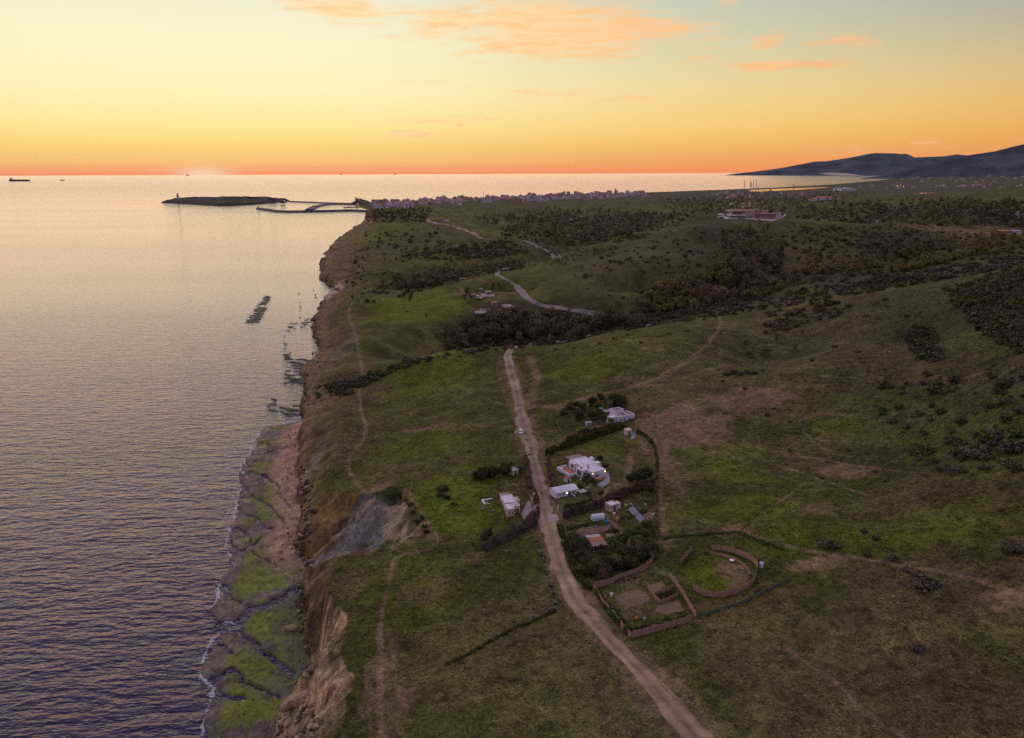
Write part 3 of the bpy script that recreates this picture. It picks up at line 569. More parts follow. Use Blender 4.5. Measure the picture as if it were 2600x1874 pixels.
# ------------------------------------------------------------------ mesh kit
class MB:
    """collects simple solids, then becomes one mesh"""
    def __init__(s): s.v = []; s.f = []; s.mi = []; s.cur = 0
    def add(s, vs, fs):
        k = len(s.v); s.v += [tuple(v) for v in vs]; s.f += [tuple(i + k for i in f) for f in fs]; s.mi += [s.cur] * len(fs); return s
    def box(s, x0, x1, y0, y1, z0, z1, taper=0.0):
        t = taper
        return s.add([(x0, y0, z0), (x1, y0, z0), (x1, y1, z0), (x0, y1, z0), (x0 + t, y0 + t, z1), (x1 - t, y0 + t, z1), (x1 - t, y1 - t, z1), (x0 + t, y1 - t, z1)],
                     [(0, 3, 2, 1), (4, 5, 6, 7), (0, 1, 5, 4), (1, 2, 6, 5), (2, 3, 7, 6), (3, 0, 4, 7)])
    def gable(s, x0, x1, y0, y1, z0, z1, over=0.0, th=0.12, ridge_y=None):
        """pitched roof slab pair, ridge along x"""
        ry = (y0 + y1) / 2 if ridge_y is None else ridge_y; a, b = x0 - over, x1 + over; c, d = y0 - over, y1 + over
        for (ya, za, yb, zb) in ((c, z0, ry, z1), (d, z0, ry, z1)):
            s.add([(a, ya, za), (b, ya, za), (b, yb, zb), (a, yb, zb), (a, ya, za + th), (b, ya, za + th), (b, yb, zb + th), (a, yb, zb + th)],
                  [(0, 1, 2, 3), (4, 7, 6, 5), (0, 4, 5, 1), (1, 5, 6, 2), (3, 2, 6, 7), (0, 3, 7, 4)])
        return s
    def hip(s, x0, x1, y0, y1, z0, z1, over=0.25, ridge=0.5):
        a, b, c, d = x0 - over, x1 + over, y0 - over, y1 + over; cx, cy = (a + b) / 2, (c + d) / 2
        rx, ry = ((b - a) / 2 * ridge, 0) if (b - a) >= (d - c) else (0, (d - c) / 2 * ridge)
        return s.add([(a, c, z0), (b, c, z0), (b, d, z0), (a, d, z0), (cx - rx, cy - ry, z1), (cx + rx, cy + ry, z1), (a, c, z0 - .12), (b, c, z0 - .12), (b, d, z0 - .12), (a, d, z0 - .12)],
                     ([(0, 1, 5, 4), (1, 2, 5), (2, 3, 4, 5), (3, 0, 4)] if rx else [(0, 1, 4), (1, 2, 5, 4), (2, 3, 5), (3, 0, 4, 5)]) + [(0, 6, 7, 1), (1, 7, 8, 2), (2, 8, 9, 3), (3, 9, 6, 0), (6, 9, 8, 7)])
    def tube(s, p0, p1, r0, r1=None, n=8, cap=True):
        r1 = r0 if r1 is None else r1; p0 = Vector(p0); p1 = Vector(p1); d = (p1 - p0).normalized()
        u = d.orthogonal().normalized(); w = d.cross(u); vs = []
        for p, r in ((p0, r0), (p1, r1)):
            vs += [p + (u * math.cos(2 * math.pi * i / n) + w * math.sin(2 * math.pi * i / n)) * r for i in range(n)]
        fs = [(i, (i + 1) % n, n + (i + 1) % n, n + i) for i in range(n)]
        if cap: fs += [tuple(range(n))[::-1], tuple(range(n, 2 * n))]
        return s.add(vs, fs)
    def quad(s, a, b, c, d): return s.add([a, b, c, d], [(0, 1, 2, 3)])
    def lathe(s, prof, n=12, c=(0, 0, 0)):
        vs = []; m = len(prof)
        for i in range(n):
            a = 2 * math.pi * i / n; vs += [(c[0] + r * math.cos(a), c[1] + r * math.sin(a), c[2] + z) for r, z in prof]
        return s.add(vs, [(i * m + j, ((i + 1) % n) * m + j, ((i + 1) % n) * m + j + 1, i * m + j + 1) for i in range(n) for j in range(m - 1)])
    def mesh(s, name, mats, smooth=False):
        me = bpy.data.meshes.new(name); me.from_pydata(s.v, [], s.f)
        for m in (mats if isinstance(mats, (list, tuple)) else [mats]): me.materials.append(m)
        if any(s.mi): me.polygons.foreach_set('material_index', s.mi)
        if smooth: me.polygons.foreach_set('use_smooth', [True] * len(s.f))
        me.update(); return me
    def build(s, name, mats, parent=None, smooth=False): return link(name, s.mesh(name, mats, smooth), parent)
def empty(name, loc, rz=0.0, label=None, cat=None, group=None):
    o = link(name, None, None, loc); o.rotation_euler = (0, 0, rz); o.empty_display_size = 0.5
    return tag(o, label, cat, group)
def zat(x, y): return float(Hg(x, y)[0])

# ------------------------------------------------------------------ roads
def strip_road(name, pts, widths, colour, lift=0.10, step=2.0, seed=0):
    L = GL(pts); P = [L[0]]; W = [widths[0]]
    for i in range(1, len(L)):
        n = max(1, int((L[i].xy - L[i - 1].xy).length / step))
        for k in range(1, n + 1): P.append(L[i - 1].lerp(L[i], k / n)); W.append(widths[i - 1] + (widths[i] - widths[i - 1]) * k / n)
    A = np.array([(p.x, p.y) for p in P]); W = np.array(W)
    for _ in range(6): A[1:-1] = (A[:-2] + 2 * A[1:-1] + A[2:]) / 4
    T = np.gradient(A, axis=0); T /= np.linalg.norm(T, axis=1)[:, None] + 1e-9; N = np.stack([-T[:, 1], T[:, 0]], 1)
    K = 9; s = np.linspace(-1, 1, K); n = len(A)
    jl = fbm(np.arange(n) * .35, np.zeros(n), seed + 7, 3) * .3; jr = fbm(np.arange(n) * .35, np.ones(n) * 9, seed + 8, 3) * .3
    off = s[None, :] * (W / 2)[:, None]; off[:, 0] += jl * W; off[:, -1] += jr * W; off[:, 1] += jl * W * .5; off[:, -2] += jr * W * .5
    XY = A[:, None, :] + N[:, None, :] * off[:, :, None]
    x = XY[..., 0].ravel(); y = XY[..., 1].ravel()
    lf = np.maximum(lift, lift + (y - 350) * 0.0009)
    z = Hg(x, y) + lf * np.tile(np.where(np.abs(s) > .99, -0.6, 1.0), n)
    i = np.arange((n - 1) * (K - 1)); a = (i // (K - 1)) * K + i % (K - 1)
    me = fast_mesh(name, np.stack([x, y, z], 1), np.stack([a, a + 1, a + K + 1, a + K], 1), True, [ROADM])
    c = np.tile(np.asarray(colour, float), (len(x), 1)) if np.ndim(colour) == 1 else np.repeat(np.asarray([colour[0] * (1 - t) + colour[1] * t for t in np.linspace(0, 1, n)]), K, 0)
    nn = fbm(x / 3, y / 3, seed + 20, 3); ss = np.tile(s, n)
    rut = np.exp(-((np.abs(ss) - .45) / .16) ** 2) * .16 - np.exp(-(ss / .18) ** 2) * .20 + .35 * fbm(x / 14, y / 14, seed + 31, 3) - .25 * sstep(.18, .4, fbm(x / 1.6, y / 1.6, seed + 41, 2))
    c = c * (1 + .45 * nn + rut)[:, None]; edge = (np.abs(ss) > .8)[:, None]
    c = np.where(edge, c * .62 + np.array([.10, .09, .04]) * .3, c)
    col_attr(me, 'soil', np.clip(c, .01, .8)); return tag(link(name, me), kind='structure')
ROADM = attr_mat('road', .9, .16, .3, .15)
DTAN = np.array([.315, .205, .125]); LILAC = np.array([.245, .185, .165])
strip_road('road', [(2180, 2330), (2060, 2200), (1930, 2070), (1850, 1980), (1800, 1905), (1745, 1845), (1690, 1780), (1628, 1708), (1536, 1616), (1456, 1522), (1421, 1433), (1397, 1353), (1383, 1284), (1367, 1215), (1352, 1155), (1345, 1125), (1334, 1098), (1322, 1050), (1312, 997), (1301, 952), (1289, 912), (1291, 893), (1303, 884), (1325, 878), (1360, 872)],
           [6.2, 6.2, 6.2, 6.2, 6.2, 6.0, 5.6, 5.4, 5.4, 6.4, 6.2, 6.6, 6.6, 5.6, 4.4, 7.4, 9.0, 6.4, 6.2, 6.0, 6.0, 5.8, 5.6, 5, 5], [DTAN, LILAC], seed=1)
strip_road('road', [(1410, 868), (1450, 862), (1500, 850)], [5, 5, 4.5], LILAC, seed=2)
strip_road('road', [(1650, 826), (1600, 812), (1540, 801), (1490, 792), (1440, 786), (1395, 779), (1360, 772), (1338, 757), (1325, 742), (1314, 728), (1300, 718), (1275, 706), (1262, 699), (1264, 692), (1280, 684), (1294, 680)], [5, 5, 5, 5, 5, 5.5, 6.5, 8, 8.5, 8, 6.5, 5.5, 6, 7, 7, 6], LILAC, seed=3)
strip_road('road', [(1414, 664), (1420, 657), (1405, 647), (1375, 630), (1350, 619), (1330, 612)], [7, 7, 7, 7, 8, 8], LILAC, seed=4)
strip_road('road', [(1290, 611), (1240, 609), (1212, 601), (1190, 590), (1165, 580), (1140, 573), (1110, 569), (1090, 563), (1076, 558)], [8, 9, 10, 10, 9, 9, 10, 12, 12], DTAN * 1.05, seed=5)

def pad(name, px, colour, lift=0.12, label=None):
    """flat yard laid on the ground from its outline in the photograph"""
    L = GL(px); ax = np.array([(p.x, p.y) for p in L]); lo, hi = ax.min(0), ax.max(0)
    n = 26; X, Y = np.meshgrid(np.linspace(lo[0], hi[0], n), np.linspace(lo[1], hi[1], n)); x, y = X.ravel(), Y.ravel()
    ins = inside(x, y, ax.tolist()); z = Hg(x, y) + lift
    i = np.arange((n - 1) ** 2); a = (i // (n - 1)) * n + i % (n - 1); q = np.stack([a, a + 1, a + n + 1, a + n], 1); q = q[ins[q].all(1)]
    u, inv = np.unique(q, return_inverse=True)
    me = fast_mesh(name, np.stack([x, y, z], 1)[u], inv.reshape(-1, 4), True, [ROADM]); col_attr(me, 'soil', np.clip(np.asarray(colour) * (1 + .35 * fbm(x[u] / 3, y[u] / 3, 77, 3))[:, None], .01, .8))
    return tag(link(name, me), kind='structure')
pad('driveway', [(1512, 1232), (1530, 1240), (1548, 1228), (1551, 1216), (1545, 1200), (1536, 1196), (1534, 1218)], (.30, .26, .27))
pad('driveway', [(1322, 1306), (1340, 1270), (1348, 1275), (1352, 1300), (1330, 1322)], (.30, .25, .25))
pad('driveway', [(1386, 1310), (1396, 1306), (1414, 1306), (1420, 1322), (1404, 1328), (1392, 1330)], (.34, .27, .23))
pad('paved_yard', [(1216, 749), (1240, 747), (1258, 749), (1256, 754), (1226, 756)], (.38, .29, .25), .5)
pad('paved_yard', [(1202, 793), (1212, 790), (1240, 790), (1232, 797), (1206, 798)], (.36, .28, .25), .5)
pad('paved_yard', [(1270, 775), (1295, 773), (1307, 780), (1280, 783)], (.36, .28, .25), .5)
pad('garden_bed', [(1558, 1518), (1580, 1505), (1630, 1496), (1656, 1522), (1650, 1530), (1585, 1551)], (.19, .125, .085)); pad('garden_bed', [(1645, 1489), (1680, 1477), (1694, 1490), (1660, 1506)], (.20, .13, .09)); pad('garden_bed', [(1668, 1540), (1720, 1526), (1740, 1552), (1690, 1562), (1665, 1556)], (.21, .14, .095)); pad('garden_bed', [(1470, 1352), (1520, 1338), (1552, 1330), (1556, 1344), (1500, 1362), (1475, 1366)], (.15, .095, .07)); pad('garden_bed', [(1628, 1308), (1652, 1298), (1660, 1318), (1636, 1326)], (.16, .10, .07))
pad('track', [(1480, 1243), (1530, 1190), (1545, 1180), (1548, 1186), (1530, 1205), (1490, 1252)], (.24, .17, .12), .03)

# ------------------------------------------------------------------ plants
def leaf_mat(name, col, var=.35):
    m = bpy.data.materials.new(name); m.use_nodes = True; g = NT(m.node_tree); b = m.node_tree.nodes['Principled BSDF']
    oi = g.n('ShaderNodeObjectInfo'); ge = g.n('ShaderNodeNewGeometry')
    n = g.noise(ge.outputs['Position'], .45, 2, .6)
    f = g.math('MULTIPLY', g.maprange(n, .3, .7, 1 - var, 1 + var), g.maprange(oi.outputs['Random'], 0, 1, .72, 1.3, False))
    hs = g.n('ShaderNodeHueSaturation'); hs.inputs['Color'].default_value = (*col, 1); g.link(f, hs.inputs['Value'])
    g.link(g.maprange(oi.outputs['Random'], 0, 1, .475, .52, False), hs.inputs['Hue'])
    g.link(hs.outputs[0], b.inputs['Base Color']); b.inputs['Roughness'].default_value = .8; b.inputs['Specular IOR Level'].default_value = .15
    MATS[name] = m; return m
L_BROWN = leaf_mat('foliage_brown', (.172, .128, .064)); L_OLIVE = leaf_mat('foliage_olive', (.150, .115, .030)); L_GREEN = leaf_mat('foliage_green', (.078, .096, .022)); L_DARK = leaf_mat('foliage_dark', (.070, .070, .034))
L_REED = leaf_mat('reed', (.175, .118, .075)); L_MAUVE = leaf_mat('scrub', (.105, .085, .058)); L_AGAVE = leaf_mat('agave', (.165, .165, .115)); L_PALM = leaf_mat('palm', (.15, .125, .045)); L_BRIGHT = leaf_mat('foliage_bright', (.085, .105, .020))
BARK = mat('bark', (.14, .10, .075), .95, .3, 2)

def leaf_cloud(rng, lobes, n, size):
    """leaf-sized triangles spread through a few lobes: (cx, cy, cz, rx, rz)"""
    vol = np.array([l[3] ** 2 * l[4] for l in lobes]); k = rng.choice(len(lobes), n, p=vol / vol.sum()); L = np.array(lobes)[k]
    d = rng.normal(size=(n, 3)); d /= np.linalg.norm(d, axis=1)[:, None]; r = rng.random(n) ** .38 * (.82 + .36 * rng.random(n))
    c = L[:, :3] + d * (r[:, None]) * np.stack([L[:, 3], L[:, 3], L[:, 4]], 1)
    nrm = d + rng.normal(size=(n, 3)) * .7; nrm /= np.linalg.norm(nrm, axis=1)[:, None]
    u = np.cross(nrm, rng.normal(size=(n, 3))); u /= np.linalg.norm(u, axis=1)[:, None]; w = np.cross(nrm, u)
    s = size * (.6 + .8 * rng.random(n))[:, None]
    return np.stack([c + u * s, c - u * s * .5 + w * s * .87, c - u * s * .5 - w * s * .87], 1).reshape(-1, 3)
def tri_mesh(name, v, m, smooth=False): return fast_mesh(name, v, np.arange(len(v)).reshape(-1, 3), smooth, [m])
def trunk_mb(h, r, rng, limbs=4):
    mb = MB(); p = Vector((0, 0, -.4)); top = Vector((rng.normal() * .2, rng.normal() * .2, h))
    mb.tube(p, p.lerp(top, .55), r, r * .65, 6); mb.tube(p.lerp(top, .55), top, r * .65, r * .25, 5)
    for i in range(limbs):
        a = rng.random() * 6.28; s = p.lerp(top, .45 + .4 * rng.random()); e = s + Vector((math.cos(a) * h * .25, math.sin(a) * h * .25, h * .22)); mb.tube(s, e, r * .4, r * .12, 4)
    return mb
def tall_lobes(rng, h, r):
    return [(rng.normal() * r * .3, rng.normal() * r * .3, h * f, r * (1.05 - .5 * abs(f - .5)) * (.75 + .4 * rng.random()), h * .17) for f in (.3, .45, .6, .75, .88)] + [(math.cos(a) * r * .6, math.sin(a) * r * .6, h * (.35 + .4 * rng.random()), r * .55, h * .13) for a in rng.random(4) * 6.28]
def round_lobes(rng, h, r):
    return [(0, 0, h * .55, r * .8, h * .36)] + [(math.cos(a) * r * .55, math.sin(a) * r * .55, h * (.4 + .35 * rng.random()), r * (.4 + .25 * rng.random()), h * .24) for a in np.arange(6) * 1.05 + rng.random()]
def shrub_lobes(rng, h, r):
    return [(math.cos(a) * r * .5 * rng.random(), math.sin(a) * r * .6 * rng.random(), h * .35, r * (.45 + .3 * rng.random()), h * .5) for a in np.arange(5) * 1.26]
rng = np.random.default_rng(11)
TREES = {}
def make_kind(kind, lobes, h, r, n, size, m, variants, trunk=True):
    out = []
    for i in range(variants):
        v = leaf_cloud(rng, lobes(rng, h, r), n, size)
        out.append((tri_mesh(kind + '_crown', v, m), trunk_mb(h * .7, h * .022, rng).mesh(kind + '_trunk', BARK) if trunk else None))
    TREES[kind] = out
make_kind('tall_brown', tall_lobes, 10, 2.6, 420, .42, L_BROWN, 5)
make_kind('tall_dark', tall_lobes, 10, 2.4, 420, .42, L_DARK, 3)
make_kind('round_olive', round_lobes, 7, 3.4, 460, .45, L_OLIVE, 4)
make_kind('round_brown', round_lobes, 7, 3.4, 460, .45, L_BROWN, 3)
make_kind('garden', round_lobes, 6, 2.8, 1500, .26, L_GREEN, 4)
make_kind('garden_dark', round_lobes, 6, 2.8, 1500, .26, L_DARK, 3)
make_kind('garden_brown', round_lobes, 6, 2.6, 1100, .24, L_BROWN, 3)
make_kind('garden_bright', round_lobes, 6, 2.6, 1300, .26, L_BRIGHT, 2)
make_kind('shrub_dark', shrub_lobes, 1.8, 2.0, 240, .28, L_DARK, 4, False)
make_kind('shrub_mauve', shrub_lobes, 1.6, 2.0, 240, .28, L_MAUVE, 3, False)
make_kind('shrub_green', shrub_lobes, 1.8, 2.0, 240, .28, L_GREEN, 3, False)
_mix = {}
def whole_mesh(kind, i):
    """crown and trunk as one mesh, for copies too small to show their parts"""
    if (kind, i) not in _mix:
        cme, tme = TREES[kind][i]; mb = MB(); mb.v = [tuple(v.co) for v in cme.vertices]; mb.f = [tuple(p.vertices) for p in cme.polygons]; mb.mi = [0] * len(mb.f)
        if tme: mb.cur = 1; mb.add([v.co for v in tme.vertices], [tuple(p.vertices) for p in tme.polygons])
        _mix[kind, i] = mb.mesh(kind, [cme.materials[0], BARK])
    return _mix[kind, i]
def plant(name, kind, p, s, label, cat, group=None, parts=True, sz=None):
    i = random.randrange(len(TREES[kind])); rz = random.random() * 6.28; sz = sz or s
    cme, tme = TREES[kind][i]
    if parts and tme:
        o = empty(name, p, rz, label, cat, group); o.scale = (s, s, sz); link('trunk', tme, o); link('crown', cme, o)
    else:
        o = link(name, whole_mesh(kind, i) if tme else cme, None, p); o.rotation_euler = (0, 0, rz); o.scale = (s, s, sz); tag(o, label, cat, group)
    return o
def scatter_poly(poly, n):
    xs = [p[0] for p in poly]; ys = [p[1] for p in poly]; out = []
    while len(out) < n:
        q = np.column_stack([RNG.uniform(min(xs), max(xs), n * 3), RNG.uniform(min(ys), max(ys), n * 3)]); out += q[inside(q[:, 0], q[:, 1], poly)].tolist()
    return GL(out[:n])
def scatter_line(pts_z, n, spread):
    """points along a line given as (photo x, photo y, height), spread in metres"""
    L = [Vector((*dz(*p), 0)) for p in pts_z]; seg = [(L[i + 1] - L[i]).length for i in range(len(L) - 1)]; out = []
    for _ in range(n):
        k = random.choices(range(len(seg)), seg)[0]; p = L[k].lerp(L[k + 1], random.random()); x, y = p.x + random.gauss(0, spread), p.y + random.gauss(0, spread); out.append(Vector((x, y, zat(x, y))))
    return out
DS = lambda l: [(x * D, y * D) for x, y in l]
WOOD = []          # far trees that read as one mass: (point, size, kind)
def grove(points, kinds, hmin, hmax, base, label, group, name='tree', keep=999, parts=True):
    points = [p for p in points if p.z > 1.5]; points.sort(key=lambda p: p.y)
    for j, p in enumerate(points):
        k = random.choice(kinds); s = random.uniform(hmin, hmax) / base
        if j < keep: plant(name, k, p, s * random.uniform(.85, 1.15), label, 'tree', group, parts, s)
        else: WOOD.append((p, s, k))
TALL = ['tall_brown', 'tall_brown', 'tall_dark', 'tall_brown', 'round_brown', 'tall_brown', 'round_olive']
RND = ['round_olive', 'round_brown', 'round_olive', 'tall_brown']
grove(scatter_line([(985, 768, 9), (1140, 752, 10), (1250, 742, 13), (1400, 712, 19)], 80, 13) + scatter_poly(DS([(1005, 770), (1010, 745), (1045, 708), (1090, 697), (1150, 695), (1250, 700), (1360, 706), (1430, 712), (1420, 722), (1300, 745), (1150, 760)]), 130), TALL, 8.5, 14, 10,
      'brownish tree crowded in the wooded valley just behind the road brow', 'trees of the valley grove behind the road brow', parts=True, keep=120)
grove(scatter_line([(1430, 703, 20), (1590, 690, 27), (1800, 648, 36), (2000, 610, 46), (2230, 575, 60)], 230, 14), RND, 6.5, 11, 7, 'rusty olive tree in the long tree line climbing the valley to the right', 'trees of the long line below the station hill', keep=90)
grove(scatter_poly(DS([(1530, 660), (1580, 580), (1600, 510), (1680, 500), (1740, 540), (1720, 600), (1660, 665), (1560, 685)]), 230), TALL, 8, 13, 10, 'slender brown tree on the slope below the radio station', 'trees on the slope below the radio station', keep=60)
grove(scatter_line([(880, 640, 9), (950, 622, 10), (1050, 598, 12), (1130, 583, 14)], 150, 16), TALL, 8, 12, 10, 'brown tree in the gully before the far coastal headland', 'trees of the far gully', keep=50)
grove(scatter_poly(DS([(1050, 485), (1200, 462), (1330, 465), (1500, 478), (1480, 492), (1400, 525), (1300, 548), (1200, 535), (1120, 522)]), 620), ['round_brown', 'tall_dark', 'round_olive', 'tall_brown'], 7, 13, 8, '', '', keep=0)
grove(scatter_poly(DS([(1740, 480), (1800, 455), (1900, 448), (2050, 443), (2268, 450), (2268, 502), (2100, 503), (1900, 494)]), 420), ['round_brown', 'tall_dark', 'round_brown', 'shrub_dark'], 7, 12, 8, '', '', keep=0)
grove(scatter_poly(DS([(2010, 540), (2180, 525), (2250, 555), (2100, 585), (1960, 612)]), 150), ['round_brown', 'tall_brown', 'round_brown', 'round_olive'], 5, 9, 8, '', '', keep=0)
grove(scatter_poly(DS([(1450, 445), (1650, 430), (1800, 425), (1950, 430), (1800, 450), (1700, 468), (1520, 470)]), 330), ['round_brown', 'tall_dark'], 7, 11, 8, '', '', keep=0)
grove(scatter_poly(DS([(820, 470), (900, 462), (960, 466), (940, 490), (860, 492)]), 130), ['shrub_dark', 'tall_dark'], 4, 8, 5, '', '', keep=0)
grove(scatter_poly(DS([(880, 565), (1000, 542), (1120, 533), (1180, 560), (1100, 578), (950, 580)]), 170), ['round_brown', 'shrub_dark', 'tall_dark'], 4, 8, 7, '', '', keep=0)
grove(scatter_poly(DS([(1150, 545), (1250, 540), (1350, 555), (1240, 590), (1150, 590)]), 110), ['round_brown', 'tall_brown', 'shrub_dark'], 4, 9, 8, '', '', keep=0)
grove(scatter_poly(DS([(1740, 505), (1900, 500), (2000, 540), (1900, 600), (1780, 610)]), 110), ['round_brown', 'shrub_dark', 'shrub_mauve'], 3, 6, 6, '', '', keep=0)
grove(scatter_poly(DS([(1460, 640), (1560, 600), (1560, 690), (1440, 700), (1400, 690)]), 70), ['tall_brown', 'round_olive'], 5, 10, 9, '', '', keep=0)
for i, (x, y, k, s) in enumerate([(1035, 658, 'tall_dark', 1.0), (1042, 664, 'tall_brown', 1.0), (1030, 668, 'tall_brown', .8), (1118, 645, 'tall_brown', .9), (1105, 640, 'tall_brown', .8), (1092, 640, 'tall_dark', .8), (1128, 650, 'round_brown', .8)]):
    plant('tree', k, G(x * D, y * D), s, 'brown tree beside the small ruins on the second hill', 'tree', 'trees by the ruins on the second hill')
for (x, y) in [(902, 655), (912, 660), (895, 662), (908, 668), (905, 650)]:
    plant('tree', 'tall_dark', G(x * D, y * D), random.uniform(.6, .9), 'dark tree in a lone clump on the green slope by the cliff', 'tree', 'dark clump on the green slope')
for (x, y, s) in [(945, 705, .5), (1690, 790, .8), (1700, 782, .7), (1650, 770, .6), (1720, 760, .7), (1740, 735, .6), (1715, 720, .6), (1660, 790, .7), (1760, 780, .7), (1775, 745, .6), (1560, 760, .4)]:
    plant('tree', random.choice(['round_brown', 'tall_brown']), G(x * D, y * D), s, 'rusty brown tree scattered over the grassy hollow right of centre', 'tree', 'trees in the grassy hollow')

def stuff_cloud(name, items, label, cat):
    """far plants that read as one mass"""
    vs = {}
    for p, s, k in items:
        i = random.randrange(len(TREES[k])); me = TREES[k][i][0]; v = np.empty(len(me.vertices) * 3, np.float32); me.vertices.foreach_get('co', v); v = v.reshape(-1, 3, 3)
        st = 4 if p.y > 900 else 2; v = v[::st]; c = v.mean(1, keepdims=True); v = c + (v - c) * (1.5 if st == 4 else 1.25)
        v = v.reshape(-1, 3) * s; a = random.random() * 6.28; ca, sa = math.cos(a), math.sin(a)
        v = np.stack([v[:, 0] * ca - v[:, 1] * sa + p.x, v[:, 0] * sa + v[:, 1] * ca + p.y, v[:, 2] + p.z], 1); vs.setdefault(me.materials[0].name, []).append(v)
    names = list(vs); V = np.concatenate([np.concatenate(vs[n]) for n in names]); me = fast_mesh(name, V, np.arange(len(V)).reshape(-1, 3), False, [bpy.data.materials[n] for n in names])
    me.polygons.foreach_set('material_index', np.concatenate([np.full(sum(len(a) for a in vs[n]) // 3, j, np.int32) for j, n in enumerate(names)]))
    return tag(link(name, me), label, cat, kind='stuff')
stuff_cloud('woodland', WOOD, 'distant brown and dark green woodland on the far hills', 'woodland')

# shrubs one can tell apart on the fields
SHR = [(1610, 830, 2), (1625, 827, 1.8), (1640, 830, 2.1), (1655, 826, 1.6), (1670, 829, 1.5), (1690, 822, 1.2), (1600, 845, 1), (1630, 855, .8), (1650, 862, .9), (1590, 820, .9), (2110, 960, 1.6), (2100, 975, 1.3), (2120, 985, 1.5), (2140, 1005, 2.6), (2155, 1010, 2.4), (2170, 1015, 2.2), (2120, 1010, 2.0), (2200, 985, 1.6), (2230, 1000, 1.8), (2255, 990, 1.7), (2090, 1040, 1.6), (2110, 1050, 1.4), (2050, 1030, .9), (2240, 1220, 2.2), (2260, 1222, 1.8), (1838, 1210, 1.8), (1846, 1213, 1.6), (1915, 1180, .9), (1940, 1195, 1.0),
       (1980, 1240, 1.4), (1960, 1250, 1.0), (2030, 1275, 1.6), (2045, 1300, 2.4), (2060, 1296, 2.0), (2010, 1262, 1.1), (1920, 1230, .9), (1700, 920, 1), (1750, 935, .9), (1715, 905, .8), (1880, 1000, .8), (1910, 1020, 1), (1940, 1045, .9), (1960, 1065, 1), (1820, 1060, .7), (1740, 1030, .7), (980, 1085, 1.5), (985, 1083, 1.2), (1085, 905, .6), (1000, 870, .5), (950, 940, .6), (1090, 860, .5), (1040, 1000, .6), (900, 690, .9), (960, 720, .8), (985, 705, .7), (1000, 560, 1.2), (1300, 640, 1.2), (1350, 655, 1.4), (1180, 640, 1.1), (1250, 690, 1.2),
       (1420, 610, 1.2), (1450, 660, 1.6), (1480, 650, 1.4), (1500, 560, 1.4), (1530, 640, 1.6), (1380, 660, 1.4), (1460, 600, 1), (1550, 590, 1.4), (1780, 560, 2), (1810, 580, 2.2), (1830, 545, 2), (1860, 600, 2), (1900, 600, 2.2), (1930, 540, 2), (1880, 520, 2), (1960, 560, 2.2), (1950, 590, 2), (1850, 640, 2), (1820, 690, 2), (1850, 700, 2.2), (1880, 680, 2), (1920, 700, 1.8), (1960, 665, 1.8), (1780, 700, 1.8), (2010, 700, 1.6), (2040, 740, 2), (2060, 760, 2.4), (2050, 790, 2.2), (2030, 770, 2), (2070, 800, 1.8), (1900, 780, 1.4), (1850, 770, 1.6), (1800, 800, 1.2), (1950, 860, 1.2),
       (2000, 870, 1.6), (2030, 880, 1.4), (1990, 900, 1), (2180, 900, 1.6), (2210, 870, 1.8), (2240, 890, 2), (1420, 760, .9), (1480, 740, 1), (1520, 735, 1.2), (1330, 780, .7), (1270, 772, 1), (1300, 768, 1.1), (1330, 762, 1.2), (1360, 752, 1.2), (1390, 742, 1.1), (1230, 775, 1), (1080, 782, .9), (1050, 785, 1), (1020, 790, 1), (985, 793, 1), (950, 800, 1), (920, 803, 1.1), (895, 805, 1.2), (870, 930, .7), (745, 1050, .6), (2030, 1440, 1.6), (1660, 690, 1.4), (1690, 686, 1.4), (1720, 680, 1.6), (1750, 676, 1.6), (1780, 668, 1.6), (1810, 664, 1.6), (1840, 660, 1.4), (1880, 650, 1.4), (1920, 640, 1.4), (1480, 716, 1.2), (1520, 712, 1.2), (1560, 708, 1.2)]
for (x, y, s) in SHR:
    k = 'shrub_mauve' if x > 1950 and y > 850 else random.choice(['shrub_dark', 'shrub_dark', 'shrub_green', 'shrub_mauve'])
    p = G(x * D, y * D)
    zone = ('purplish scrub bush on the open slope at the right', 'scrub bushes on the right slope') if x > 1950 else ('dark bush dotted on the grassy hills at mid distance', 'bushes dotted on the mid hills') if y < 720 else ('dark bush along the brow and fields beyond the houses', 'bushes along the brow and upper fields')
    plant('shrub', k, p, s * random.uniform(.7, 1.05), zone[0], 'bush', zone[1], sz=s * random.uniform(.45, .8))
SCR = []
